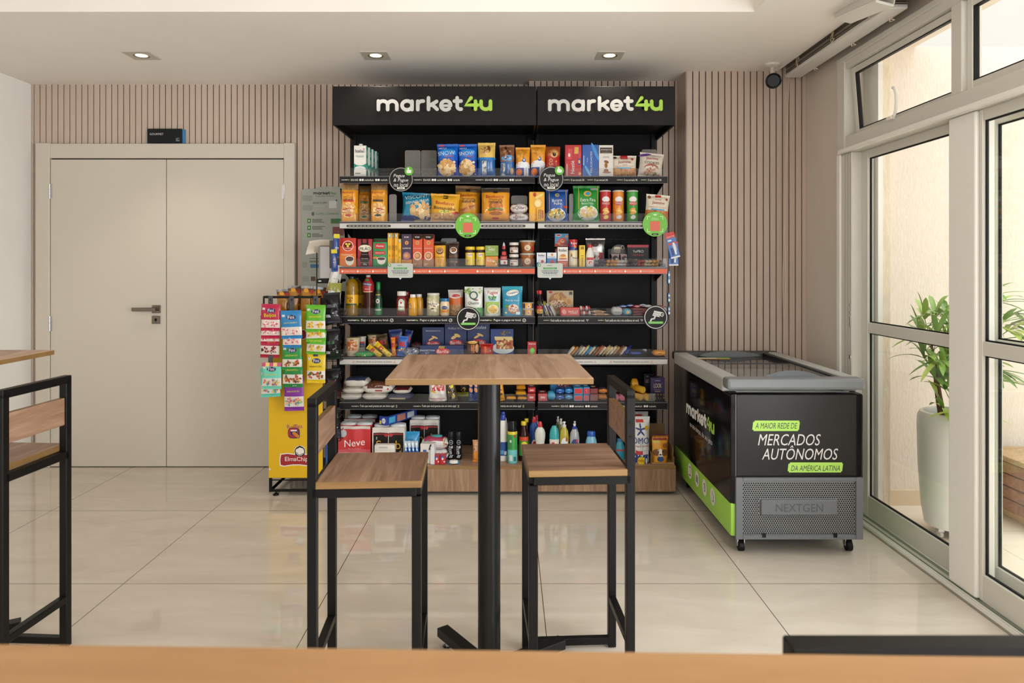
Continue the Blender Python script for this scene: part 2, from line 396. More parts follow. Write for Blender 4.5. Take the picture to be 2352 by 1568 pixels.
struct(B().box(-3.4, -3.27, -2.6, 4.9, 0, 2.7, WALLW).make('wall_left'))
b = B(); b.box(1.908, 2.06, 3.98, 4.47, 0, 2.85, WALLP); b.box(1.908, 2.06, -2.6, 3.98, 2.534, 2.85, WALLP)
struct(b.make('wall_right'))
b = B()   # ceiling with its raised tray and the curtain pocket along the windows
TX0, TX1, TY0, TY1 = -2.6, 1.208, -.6, 3.416
b.box(-3.4, 1.724, TY1, 4.9, ZC, 2.95, CEILP); b.box(-3.4, 1.724, -2.6, TY0, ZC, 2.95, CEILP)
b.box(-3.4, TX0, TY0, TY1, ZC, 2.95, CEILP); b.box(TX1, 1.724, TY0, TY1, ZC, 2.95, CEILP)
b.box(TX0, TX1, TY0, TY1, 2.80, 2.95, CEILP); b.box(1.724, 2.06, -2.6, 4.9, 2.80, 2.95, CEILP)
struct(b.make('ceiling'))
# double door
D1 = struct(empty('door_1', (-2.33, 4.775, 0)))
b = B(); y0, y1 = -.035, .0
b.box(-.887, -.792, y0, y1, 0, 2.209, DOORP, .003); b.box(.803, .878, y0, y1, 0, 2.209, DOORP, .003); b.box(-.7925, .8035, y0+.002, y1, 2.106, 2.205, DOORP, .003)
b.box(-.792, .803, -.004, .0, 0, 2.106, GROOVE)
b.make('door_frame', D1)
for nm, xa, xb in (('left', -.789, -.0025), ('right', .0025, .8)):
    lf = B().box(xa, xb, -.026, -.006, .006, 2.098, DOORP, .0015).make('door_leaf', D1)
    for z in (.93, 1.83):
        hx = xa-.003 if nm == 'left' else xb+.003
        hb = B()
        for k in range(4): hb.cyl((hx, -.032, z+.0255*k), (hx, -.032, z+.0255*k+.0245), .0065, CHROME, 10)
        hb.box(hx-.014, hx+.014, -.0275, -.0255, z, z+.1, CHROME); hb.make('hinge', lf)
    if nm == 'left':
        b = B(); b.box(-.094, -.038, -.036, -.026, 1.052, 1.105, STEEL, .002); b.cyl((-.066, -.036, 1.078), (-.066, -.07, 1.078), .01, STEEL, 12)
        b.box(-.212, -.055, -.078, -.062, 1.066, 1.09, STEEL, .003); b.make('door_handle', lf)
        b = B(); b.box(-.096, -.04, -.034, -.026, .978, 1.032, STEEL, .002); b.ell(-.068, 1.006, .009, .011, BLK, FLAT(-.034)); b.rect(-.0695, -.0665, .985, 1.006, BLK, FLAT(-.0345)); b.make('lock_plate', lf)
b = B(); b.box(-.125, .131, -.014, -.004, -.002, .092, '#2a86b8'); b.box(.115, .1325, -.0145, -.003, 0, .09, '#2f7fb4')
s = b.make('door_sign', None, (wx(380, 4.76), 4.774, wz(328, 4.76)))
fr = B().box(-.118, .115, -.024, -.0145, -.002, .095, '#15181b', .001); fr.text('GOURMET', -.055, .058, .094, '#d8d8d4', FLAT(-.024), bold=.02)
for (x0, x1, z0, z1) in ((.078, .1, .01, .0125), (.078, .0805, .01, .03), (.0975, .1, .01, .02), (.085, .1, .0285, .031), (.084, .0865, .016, .031), (.084, .095, .016, .018)): fr.rect(x0, x1, z0, z1, '#b8b8b4', FLAT(-.024))
fr.make('sign_plate', s); tag(s, 'small black GOURMET sign with blue backing above the double door', 'sign')

# window band over the sliding doors
W1 = struct(empty('window_1', (1.9, 0, 0)))
b = B(); x0, x1 = -.012, .075
b.box(x0, x1, -2.6, 3.97, 2.0, 2.094, ALU, .003); b.box(x0, x1, -2.6, 3.97, 2.475, 2.534, ALU, .003); b.box(x0-.006, x1, 3.9, 3.985, 2.0, 2.534, ALU, .003)
b.box(x0-.01, x0+.01, -2.6, 3.985, 2.515, 2.545, ALU, .003); b.box(x0-.03, x0, -2.6, 3.93, 2.0, 2.022, ALUW, .002)
for y in (2.9, 1.95, 1.0, .05, -.9, -1.85): b.box(x0, x1, y, y+.07, 2.094, 2.475, ALU, .003)
b.make('window_frame', W1)
def sash(y0, y1, z0, z1, parent, x=0, w=.035, name='window_sash', t=.03, fold=None):
    b = B(); b.box(x, x+t, y0, y0+w, z0, z1, ALU, .003); b.box(x, x+t, y1-w, y1, z0, z1, ALU, .003)
    b.box(x+.001, x+t-.001, y0+w, y1-w, z0, z0+w, ALU, .003); b.box(x+.001, x+t-.001, y0+w, y1-w, z1-w, z1, ALU, .003)
    g = .005
    b.box(x+.004, x+t-.004, y0+w, y0+w+g, z0+w, z1-w, GASK); b.box(x+.004, x+t-.004, y1-w-g, y1-w, z0+w, z1-w, GASK)
    b.box(x+.004, x+t-.004, y0+w, y1-w, z0+w, z0+w+g, GASK); b.box(x+.004, x+t-.004, y0+w, y1-w, z1-w-g, z1-w, GASK)
    o = b.make(name, parent)
    q = B().box(x+t/2-.002, x+t/2+.002, y0+w+g, y1-w-g, z0+w+g, z1-w-g, GLASS).make('pane', o)
    return o
sh = sash(-.455, .455, -.38, 0, W1, 0, .034); sh.location = (.012, 3.43, 2.472); sh.rotation_euler = (0, R(-4.5), 0)
b = B(); P = arcp(0, 0, .022, .075, 200, 90, 4)
b.tube([(-.002, .0+.03*math.cos(R(a)), .06+.072*math.sin(R(a))) for a in range(90, 290, 14)], .007, ALUW, 8); b.box(-.012, .012, .0, .045, -.02, -.004, ALUW, .003)
b.make('window_latch', W1, (-.02, 3.4, 2.108))
for y0, y1 in ((1.985, 2.9), (1.035, 1.95), (.085, 1.0), (-.865, .05), (-1.815, -.9)): sash(y0, y1, 2.096, 2.475, W1, .01)
# sliding glass doors
D2 = struct(empty('door_2', (1.9, 0, 0)))
b = B(); b.box(-.012, .11, 3.83, 3.97, 0, 2.0, ALU, .004); b.box(-.022, -.01, 3.945, 3.985, 0, 2.0, ALUW, .003)
for k in range(3): b.box(-.0125, .1, 3.84+.03*k, 3.843+.03*k, .02, 2.0, M('#8f8c84', .5))
b.make('door_frame', D2)
b = B()
for z0, h in ((.86, .02), (1.035, .06), (1.11, .012), (1.15, .012)): b.box(-.016, -.01, 3.835, 3.85, z0, z0+h, CHROME, .001)
b.make('door_latch', D2)
def slider(ya, yb, x, sw0, sw1, proud=0):
    b = B(); t = .032
    b.box(x, x+t, yb-sw1, yb, .02, 2.0, ALU, .003)
    b.box(x-proud, x+t, ya, ya+sw0, .02, 2.0, ALUW, .008)
    b.box(x+.001, x+t-.001, ya+sw0, yb-sw1, 1.955, 2.0, ALU, .002); b.box(x+.001, x+t-.001, ya+sw0, yb-sw1, 1.0095, 1.066, ALU, .002); b.box(x+.001, x+t-.001, ya+sw0, yb-sw1, .02, .128, ALU, .002)
    g = .006; za = [(.128, 1.0095), (1.066, 1.955)]
    for z0, z1 in za:
        for (a, c, e, f) in ((ya+sw0, ya+sw0+g, z0, z1), (yb-sw1-g, yb-sw1, z0, z1), (ya+sw0, yb-sw1, z0, z0+g), (ya+sw0, yb-sw1, z1-g, z1)): b.box(x+.012, x+t-.010, a, c, e, f, GASK)
    o = b.make('sliding_panel', D2)
    for z0, z1 in za: B().box(x+.014, x+.018, ya+sw0+g, yb-sw1-g, z0+g, z1-g, GLASS).make('pane', o)
    return o
slider(2.825, 3.83, .045, .175, .062, .05)
slider(1.75, 2.822, .008, .06, .02)
slider(1.95, 3.03, .115, .06, .15)
slider(.72, 1.745, .045, .1, .03); slider(-.3, .715, .008, .06, .03); slider(-1.4, -.305, .045, .06, .03); slider(-2.5, -1.405, .008, .06, .03)
b = B(); b.box(-.03, .17, -2.6, 3.95, -.004, .006, ALUW)
for k, x in enumerate((-.028, -.012, .0, .04, .084, .11, .15)): b.box(x, x+.004, -2.6, 3.95, .006, .018, ALUW if k < 2 else M('#8d9a86', .4))
b.box(-.04, -.03, -2.6, 3.97, 0, .004, '#8a8478'); struct(b.make('trim_1', None, (1.9, 0, 0)))
# balcony outside
struct(B().box(2.07, 7, -3, 5.2, -.06, .0, FLOOR_OUT).make('floor_balcony'))
struct(B().box(2.13, 7, 4.0, 4.2, 0, 2.63, PLASTER_OUT).make('wall_balcony'))
struct(B().box(2.062, 2.128, 3.88, 4.2, 0, 2.63, plaster('pier_plaster', '#ddcfba', '#ecdfcb', 45, 1.0)).make('wall_balcony_pier'))
struct(B().box(2.035, 2.06, 3.83, 3.98, 0, 2.534, M('#f0eeea', .4)).make('trim_2'))
struct(B().box(2.13, 7, 3.985, 4.0, 0, .088, '#dccbb0').make('baseboard_balcony'))
struct(B().box(2.062, 2.34, -3, 4.2, 2.63, 2.85, PLASTER_OUT).make('ceiling_balcony_eave'))

# ------------------------------------------------------------------ ceiling fittings
def downlight(x, d, label):
    t = empty('ceiling_spotlight', (x, d, ZC), 0, label, 'ceiling light', 'square recessed spotlights')
    b = B(); s, r = .078, .047; n = 24
    ring = [(r*math.cos(2*math.pi*i/n), r*math.sin(2*math.pi*i/n)) for i in range(n)]
    sq = []
    for i in range(n):
        c, d2 = math.cos(2*math.pi*i/n), math.sin(2*math.pi*i/n); k = s/max(abs(c), abs(d2)); sq.append((c*k, d2*k))
    vs = [(*p, -.004) for p in ring]+[(*p, -.004) for p in sq]+[(*p, 0) for p in sq]
    b.add(vs, [(i, (i+1) % n, n+(i+1) % n, n+i) for i in range(n)]+[(n+i, n+(i+1) % n, 2*n+(i+1) % n, 2*n+i) for i in range(n)], M('#b9b3a7', .5))
    b.make('trim_plate', t)
    b = B(); b.lathe([(.047, -.004), (.036, .0), (.033, -.001)], M('#8d877c', .4, .6), 24, close=False); b.make('rim', t)
    B().ell(0, 0, .034, .034, M('#ffe2a8', .5, emit=9), lambda x, z: 0, 0).make('bulb', t, (0, 0, -.0015), (R(90), 0, 0))
    lamp('spot_beam', 'SPOT', (x, d, ZC-.02), 16, (1, .9, .76), (0, 0, 0), spot_size=R(95), spot_blend=.6, shadow_soft_size=.03)
downlight(wx(325, 4.12), 4.12, 'square recessed spotlight above the double door')
downlight(wx(863, 4.12), 4.12, 'square recessed spotlight above the wide left header sign')
downlight(wx(1400, 4.12), 4.12, 'square recessed spotlight above the right header sign')
# security camera
t = empty('security_camera', (1.63, 4.3, ZC), 0, 'white bullet security camera with black lens on the ceiling', 'camera')
b = B(); b.lathe([(.001, -.022), (.03, -.02), (.05, -.012), (.052, 0)], M('#d8d2c8', .4), 24); b.make('mount', t)
b = B(); b.tube([(0, 0, -.015), (0, -.002, -.045), (-.004, -.008, -.07), (-.012, -.02, -.085)], .014, M('#cfc9be', .4)); b.make('arm', t)
b = B(); b.lathe([(.03, 0), (.039, .01), (.041, .06), (.044, .13)], M('#d8d2c8', .35), 24)
q = b.make('camera_body', t, (.012, .03, -.095), (R(104), 0, R(-18)))
b = B(); b.lathe([(.0445, 0), (.047, .01), (.046, .028), (.038, .03), (.035, .022), (.001, .022)], M('#0a0a0a', .15), 24); b.make('lens_hood', q, (0, 0, .128))
# raised blinds in the curtain pocket
def blind(y0, y1, label, tilt=0):
    t = empty('venetian_blind', (1.80, (y0+y1)/2, 2.56), 0, label, 'blind', 'raised slatted blinds over the sliding doors')
    L = (y1-y0)/2
    t.rotation_euler = (R(tilt), 0, 0)
    B().box(-.05, .05, -L, L, 0, .022, M('#dcdad6', .35), .006).make('bottom_rail', t)
    b = B()
    for k in range(11): b.box(-.05+.002*(k % 2), .05-.002*(k % 3), -L+.004*(k % 3), L-.003*(k % 2), .026+.009*k, .030+.009*k, M(('#8d8479', '#6f665c', '#a89d90')[k % 3], .5), .001)
    s = b.make('slat_stack', t)
    B().box(-.03, .03, -L, L, .19, .225, M('#9a8f80', .5), .002).make('head_rail', t)
    for fy in (-.78, -.15, .62):
        b = B(); pts = []; r = random.Random(int(fy*100)+int(y0*10))
        for k in range(26): pts.append((-.056-.012*r.random(), fy*L+.018*math.sin(k*1.7)+.02*r.random(), .125-.0045*k+.012*math.sin(k*2.3)))
        b.tube(pts, .0022, M('#c9b393', .7), 5); b.make('lift_cord', t); b = B(); b.tube([(.03, fy*L-.01, .003), (.04, fy*L+.01, -.012), (.055, fy*L+.02, -.006), (.05, fy*L-.015, -.012), (.04, fy*L, -.002)], .0025, M('#e2d8c4', .7), 5)
        b.make('cord_knot', t)
    return t
q = blind(3.22, 4.40, 'raised slatted blind nearest the slat wall with pull cord', 0)
b = B(); b.tube([(-.055, .58, .06), (-.05, .575, -.3), (-.06, .575, -.7), (-.064, .58, -1.0), (-.07, .578, -1.3), (-.066, .577, -1.52)], .0022, M('#c8bba8', .7), 5); b.make('pull_cord', q); b = B()
b.tube([(-.03, .58, .0), (-.045, .58, -.5), (-.058, .579, -.98), (-.05, .577, -1.25), (-.058, .575, -1.5)], .0022, M('#d6cab8', .7), 5); b.make('pull_cord', q)
blind(1.9, 3.12, 'raised slatted blind over the second glass panel, corner of slats sagging', 0)
b = B(); b.box(-.045, .045, -.16, .16, -.012, .0, M('#e4e2da', .4), .002); b.box(-.045, -.04, -.16, .16, 0, .05, M('#d2d0c8', .4)); b.box(.04, .045, -.16, .16, 0, .05, M('#dddbd2', .4))
o = b.make('blind_valance_clip', None, (1.672, 3.28, 2.57), (R(6), R(10), R(8))); tag(o, 'white valance channel dropping from the ceiling beside the blinds', 'valance')

# ------------------------------------------------------------------ outdoor planter and bench
t = empty('potted_palm', (2.275, 3.55, 0), 0, 'tall white planter with a fan palm on the balcony', 'potted plant')
b = B(); b.lathe([(.10, .045), (.135, .055), (.15, .15), (.163, .35), (.168, .55), (.166, .6), (.155, .625), (.14, .628), (.132, .61), (.13, .57), (.001, .57)], M('#f3f2ee', .28), 36, close=False); pot = b.make('pot', t)
B().ell(0, 0, .13, .13, '#3a2e22', lambda x, z: 0, 0).make('soil', t, (0, 0, .575), (R(90), 0, 0))
for a in (200, 320, 80):
    x, y = .1*math.cos(R(a)), .1*math.sin(R(a)); b = B(); b.cyl((x-.008, y, .018), (x+.008, y, .018), .017, M('#d8d6d0', .2), 14); b.box(x-.016, x+.016, y-.012, y+.014, .03, .05, CHROME, .002); b.make('caster', pot)
LEAF = [M('#7fa545', .4), M('#98b64e', .4), M('#b2c65c', .4), M('#6b9342', .4)]
rl = random.Random(11)
def blade(b, base, d, L, w, m, droop):
    d = Vector(d).normalized(); side = d.cross(Vector((0, 0, 1)));
    if side.length < .1: side = Vector((1, 0, 0))
    side.normalize(); up = side.cross(d); vs = []; n = 5
    for k in range(n+1):
        s = k/n; p = Vector(base)+d*L*s-Vector((0, 0, 1))*droop*L*s*s; ww = w*(.35+2.6*s*(1-s)*1.0 if k < n else .08)
        vs += [tuple(p-side*ww/2+up*ww*.12), tuple(p-up*.0), tuple(p+side*ww/2+up*ww*.12)]
    fs = []
    for k in range(n): a = 3*k; fs += [(a, a+1, a+4, a+3), (a+1, a+2, a+5, a+4)]
    b.add(vs, fs, m, True)
for i, (cx, cy, h, lx) in enumerate(((-.06, -.03, 1.22, -.07), (.03, .05, 1.12, .02), (.06, -.04, 1.40, .08), (-.01, -.07, .92, -.05), (-.04, .04, 1.34, -.06))):
    B().tube([(cx, cy, .55), (cx+lx*.4, cy, .7), (cx+lx, cy, h*.78)], [.011, .009, .006], M('#6b4a33', .7), 7).make('stem', t)
    fb = B()
    for k in range(9 if i in (0, 2) else 7):
        a = rl.uniform(0, 6.28); z = h*.78-.2*rl.random()*(k > 1)+.02; b0 = Vector((cx+lx*(z-.55)/(h*.78-.55), cy, z))
        el = rl.uniform(.1, 1.15); pd = Vector((math.cos(a)*math.cos(el), math.sin(a)*math.cos(el), math.sin(el))); pl = rl.uniform(.1, .2)
        if pd.x < 0: pd.x *= .45
        if pd.y > 0: pd.y *= .5
        tip = b0+pd*pl; fb.tube([b0, b0+pd*pl*.5, tip], .0022, LEAF[3], 5)
        m = LEAF[rl.randrange(4)]; nb = rl.randint(5, 7); sd = pd.cross(Vector((0, 0, 1))).normalized()
        for q in range(nb):
            ang = (q-(nb-1)/2)*R(26); dd = pd*math.cos(ang)+sd*math.sin(ang); dd.z -= .12
            if dd.x < 0: dd.x *= .55
            if dd.y > 0: dd.y *= .6
            if dd.length < .5: dd.z += .4
            blade(fb, tip, dd, rl.uniform(.17, .25)*(1-.25*abs(ang)/1.4), .028, m if rl.random() < .75 else LEAF[rl.randrange(4)], rl.uniform(.15, .45))
    fb.make('fronds', t)
t = empty('slatted_bench', (3.0, 3.72, 0), 0, 'reddish slatted timber box bench standing on the balcony', 'bench')
B().box(-.34, .34, -.22, .22, .325, .352, wood('bench_top', '#8a6a48', '#a58459', '#b8986c', 'X', 1.2), .003).make('top', t)
b = B()
for k in range(4): z = .06+.066*k; b.box(-.325, .325, -.205, .205, z, z+.06, W_OUT, .004)
b.make('slat_body', t)
for x in (-.24, .24): B().box(x-.03, x+.03, -.15, .15, 0, .062, '#c9a878', .004).make('leg', t)
# ------------------------------------------------------------------ furniture
def table(cx, cy, rz, label, foot=31):
    t = empty('bar_table', (cx, cy, 0), R(rz), label, 'table', 'square wooden bar tables')
    B().box(-.3, .3, -.28, .28, 1.026, 1.044, W_EDGE, .0012, faces={'+z': W_TOP}).make('tabletop', t)
    b = B(); b.cyl((0, 0, .05), (0, 0, 1.018), .037, M('#171615', .3), 28); b.box(-.14, .14, -.14, .14, 1.018, 1.0262, BLK, .002); b.make('pole', t)
    for a in (foot, foot+180, foot+93, foot+273):
        c, s = math.cos(R(a)), math.sin(R(a))
        q = B().bar((c*.02, s*.02, .047), (c*.3, s*.3, .047), .045, .032, M('#131211', .4)).make('foot', t)
        B().lathe([(.018, 0), (.018, .006), (.006, .008), (.006, .032)], CHROME, 14).make('levelling_glide', q, (c*.265, s*.265, 0))
    return t
table(-.062, 2.285, 2, 'square wooden bar table on a black pole between two stools')
table(-2.058, 2.42, 0, 'bar table cut off at the left beside the white wall, only its corner showing')

def stool(cx, cy, rz, label, W_SEATY=W_SEATY):
    """back on +X side"""
    t = empty('bar_stool', (cx, cy, 0), R(rz), label, 'stool', 'black steel bar stools with wooden seats')
    w = .028; hx, hy = .1545, .145
    B().box(-hx-.016, hx-.012, -hy-.02, hy+.02, .706, .727, W_EDGE, .0015, faces={'+z': W_SEATY}).make('seat', t)
    b = B()
    for y in (-hy, hy): b.bar((-hx, y, .692), (hx, y, .692), w, w, STOOLB)
    for x in (-hx, hx): b.bar((x, -hy, .692), (x, hy, .692), w, w, STOOLB)
    b.make('seat_frame', t)
    for x in (-hx, hx):
        for y in (-hy, hy):
            B().bar((x, y, .003), (x, y, .961 if x > 0 else .678), w, w, STOOLB, (0, 1, 0)).make('leg', t)
            if x > 0:
                pass
    B().bar((hx, -hy-w/2, .961), (hx, hy+w/2, .961), w, w, STOOLB).make('top_rail', t)
    b = B(); b.box(hx-.013, hx+.008, -hy+.014, hy-.014, .80, .897, W_EDGE, .0015, faces={'-x': W_SEATY, '+x': W_SEATY})
    for y in (-hy-.0145, hy+.0145):
        for z in (.825, .872):
            b.cyl((hx, y-.001, z), (hx, y+.001, z), .0055, M('#050505', .5), 12)
    b.make('backrest', t)
    for x in (-hx, hx): B().bar((x, -hy, .175), (x, hy, .175), w*.9, w*.9, STOOLB).make('footrest', t)
    for y in (-hy, hy): B().bar((-hx, y, .025), (hx, y, .025), w*.9, w*.9, STOOLB).make('stretcher', t)
    return t
stool(-.437, 2.235, 183, 'bar stool standing before the yellow display stand, left of the table')
stool(.226, 2.355, 3, 'bar stool right of the central bar table, facing it', W_SEAT)
stool(-1.755, 2.37, -3.5, 'bar stool cut off at the left edge, beside the half-seen table')
stool(.45, .572, 90, 'bar stool tucked under the counter, its dark top rail showing at the lower right')
stool(-.712, .578, 91, 'bar stool tucked under the counter at the lower left corner, barely showing')
t = empty('counter_table', (0, .587, 0), R(-1.3), 'light oak counter top running across the bottom of the view', 'counter')
B().box(-1.2, 1.25, -.5, 0, 1.012, 1.044, W_COUNT, .004).make('counter_top', t)
for x in (-1.1, 1.12): B().box(x-.03, x+.03, -.45, -.08, 0, 1.012, BLK, .003).make('leg', t)

# ------------------------------------------------------------------ chest freezer
t = empty('chest_freezer', (1.37, 3.85, 0), 0, 'black and green branded chest freezer on casters by the sliding doors', 'freezer')
fx0, fx1, fy0, fy1 = -.316, .316, -.55, .55
b = B(); b.box(fx0, fx1, fy0, fy1, .088, .765, M('#161514', .12), .012)
b.box(fx0-.0008, fx1+.0008, fy0-.0008, fy1+.0008, .088, .254, M('#94c848', .3), .012)
sf = lambda z0: 0
# lettering on the long left side, which faces -X
old = b.X; b.X = Matrix(((0, 1, 0, fx0-.0012), (-1, 0, 0, 0), (0, 0, 1, 0), (0, 0, 0, 1)))
logo(b, 0.02, .535, .56, WHITE, GREEN, 0, .0008, .34); b.text('no seu tempo, do seu jeito', .04, .455, .44, '#d8d6d2', FLAT(0), bold=.02)
for k, x in enumerate((-.18, -.03, .12, .27)):
    b.ell(x, .185, .042, .044, '#dcdad6', FLAT(0), .001); g = M('#3f4a2c', .5)
    if k == 0: b.rect(x-.016, x+.016, .158, .212, g, FLAT(0), .0016); b.rect(x-.012, x+.012, .166, .206, '#dcdad6', FLAT(0), .002)
    elif k == 1:
        for q in range(5): b.rect(x-.022+q*.01, x-.017+q*.01, .165, .205, g, FLAT(0), .0016)
    elif k == 2: b.ell(x, .185, .02, .022, g, FLAT(0), .0016); b.ell(x, .185, .015, .017, '#dcdad6', FLAT(0), .002); b.text('$', x, .185, .012, g, FLAT(0), .0024)
    else: b.rect(x-.016, x+.016, .16, .2, g, FLAT(0), .0016); b.rect(x-.011, x+.011, .165, .2, '#dcdad6', FLAT(0), .002); b.rect(x-.003, x+.003, .19, .215, g, FLAT(0), .0016)
b.X = old
b.make('cabinet_body', t)
b = B(); y = fy0-.004
b.box(-.29, .281, y, fy0+.002, .375, .762, M('#1f1c1a', .3), .003); b.box(-.2945, -.2905, y-.001, y+.006, .375, .762, M('#5a5653', .4)); b.box(.2812, .2835, y, y+.006, .375, .762, M('#0a0a0a', .5))
fn = FLAT(y)
def U(px): return wx(px, 3.3)-1.37
def Z(py): return wz(py, 3.3)
for (xa, xb, ya, yb, tx) in ((1727, 1837, 965, 989, 'A MAIOR REDE DE'), (1808, 1936, 1061, 1084, 'DA AMÉRICA LATINA')):
    z0, z1 = Z(yb), Z(ya); x0, x1 = U(xa), U(xb); r = .006
    b.rect(x0+r, x1-r*1.8, z0, z1, M('#a6d257', .45), fn, .0008, skew=.12); b.rect(x0, x1-r, z0+r, z1-r, M('#a6d257', .45), fn, .0010, skew=.12)
    b.text(tx, (x0+x1)/2, (z0+z1)/2, (x1-x0)*.88, '#25282a', fn, .0014, bold=.004, shear=.25, h=(z1-z0)*(.55 if 'É' not in tx else .7))
b.text('MERCADOS', (U(1740)+U(1884))/2, (Z(996)+Z(1022))/2, U(1884)-U(1740), '#cfcbc8', fn, .0012, bold=.03, shear=.25, h=Z(996)-Z(1022))
b.text('AUTÔNOMOS', (U(1749)+U(1924))/2, (Z(1023)+Z(1054))/2, U(1924)-U(1749), '#cfcbc8', fn, .0012, bold=.03, shear=.25, h=Z(1022)-Z(1054.5))
b.make('end_panel', t)
# louvred motor cover with holes
GF = M('#65686b', .45); b = B(); gx0, gx1, gz0, gz1 = U(1688), U(1979), Z(1236), Z(1095); ix0, ix1, iz0, iz1 = U(1704), U(1963), Z(1226), Z(1103); yf = fy0-.016; yi = fy0+.012
for (a, c, e, f) in ((gx0, ix0, gz0, gz1), (ix1, gx1, gz0, gz1), (ix0, ix1, gz0, iz0), (ix0, ix1, iz1, gz1)): b.box(a, c, yf, fy0+.002, e, f, GF, .002)
cov = b.make('motor_cover', t)
b = B(); b.box(ix0, ix1, fy0-.003, fy0+.001, iz0, iz1, M('#7a7b7b', .4)); hole = M('#060606', .6); r = .0037; p = .0108; row = 0; z = iz0+.006
while z < iz1-.004:
    x = ix0+.006+(p/2 if row % 2 else 0)
    while x < ix1-.004:
        if not (U(1743) < x < U(1921) and Z(1182) < z < Z(1143)): b.ell(x, z, r, r, hole, FLAT(fy0-.003), .0004, 8, rings=1)
        x += p
    z += p*.87; row += 1
b.make('perforated_grille', cov)
b = B(); b.box(U(1745), U(1919), fy0-.02, fy0-.002, Z(1180), Z(1145), GF, .004); b.text('NEXTGEN', (U(1778)+U(1886))/2, Z(1162.5), U(1886)-U(1778), '#4a4d50', FLAT(fy0-.02), bold=.035, h=.038); b.make('name_plate', cov)
b = B()
for px in (1752, 1915): b.box(U(px)-.009, U(px)+.009, yf-.001, yf+.001, Z(1231), Z(1222), '#0a0a0a')
b.make('vent_notch', cov)
# top frame and sliding lids
b = B(); rx0, rx1, ry0, ry1 = -.338, .316, -.572, .548; z0, z1 = .765, .842
b.box(rx0, rx1, ry0, ry0+.085, .785, z1-.003, GREYP, .014); b.box(rx0, rx1, ry1-.07, ry1, .785, z1-.003, M('#3a3b3c', .45), .014)
b.box(rx0, rx0+.085, ry0+.08, ry1-.06, .765, z1-.008, GREYL, .008); b.box(rx1-.07, rx1, ry0+.08, ry1-.06, .765, z1-.006, GREYL, .008)
b.text('freezer', 0, 0, .0001, GREYP, FLAT(0)) if False else None
b.make('rim', t)
b = B(); b.box(rx1-.105, rx1-.068, ry0+.085, ry1-.07, .80, z1-.012, M('#1d1e1f', .5)); b.box(rx1-.096, rx1-.09, ry0+.085, ry1-.07, .81, z1-.008, M('#55585a', .4)); b.make('lid_rail', t)
b = B(); b.box(fx0+.04, fx1-.05, fy0+.04, fy1-.04, .7655, .768, '#d9dcdc'); b.make('inner_liner', t)
for y0, y1, z in ((ry0+.085, .03, .822), (-.02, ry1-.07, .806)):
    l = B().box(rx0+.09, rx1-.108, y0+.002, y1-.002, z, z+.006, LIDG).make('glass_lid', t)
    B().box(rx0+.086, rx1-.106, (y1-.014) if y0 < -.2 else (y0+.002), (y1) if y0 < -.2 else y0+.016, z-.001, z+.008, M('#2c2e30', .4)).make('lid_trim', l)
    xc = wx(1817, 3.4)-1.37 if y0 < -.2 else wx(1677, 4.3)-1.37
    yh = y0+.02 if y0 < -.2 else y1-.02
    wl = .13 if y0 < -.2 else .19
    poly = [(-wl+2*wl*i/16, (.004+.028*math.sin(math.pi*i/16)**.8)) for i in range(17)]+[(wl-2*wl*i/16, -.012*math.sin(math.pi*i/16)) for i in range(17)]
    B().prism(poly, -.008, .008, M('#55595c', .4)).make('lid_handle', l, (xc, yh, z+.008), (R(-18), 0, 0))
b = B(); b.rect(-.11, .11, -.03, .03, M('#7fae4a', .5), FLAT(0)); b.rect(-.1, .1, -.052, -.032, M('#d5653f', .5), FLAT(0)); b.rect(-.09, .03, -.015, .018, '#dfe6d8', FLAT(0), .001)
b.make('lid_sticker', t, (-.14, .36, .8135), (R(-90), 0, 0))
for x in (wx(1701, 3.36)-1.37, wx(1948, 3.36)-1.37):
    for y in (-.49, .47):
        b = B(); b.box(x-.026, x+.03, y-.02, y+.03, .078, .09, '#1c1c1c'); b.box(x-.019, x-.014, y-.012, y+.014, .024, .08, CHROME, .001); b.box(x+.012, x+.017, y-.012, y+.014, .024, .08, CHROME, .001); b.box(x-.019, x+.017, y-.014, y+.016, .066, .08, CHROME, .002)
        w_ = b.make('caster', t); B().cyl((x-.0125, y-.004, .026), (x+.0105, y-.004, .026), .026, M('#141414', .5), 22).make('wheel', w_)
b = B(); b.tube([(.30, -.35, .14), (.34, -.36, .15), (.352, -.37, .1), (.34, -.36, .05), (.31, -.35, .06)], .004, BLK, 8); b.make('power_cord', t)
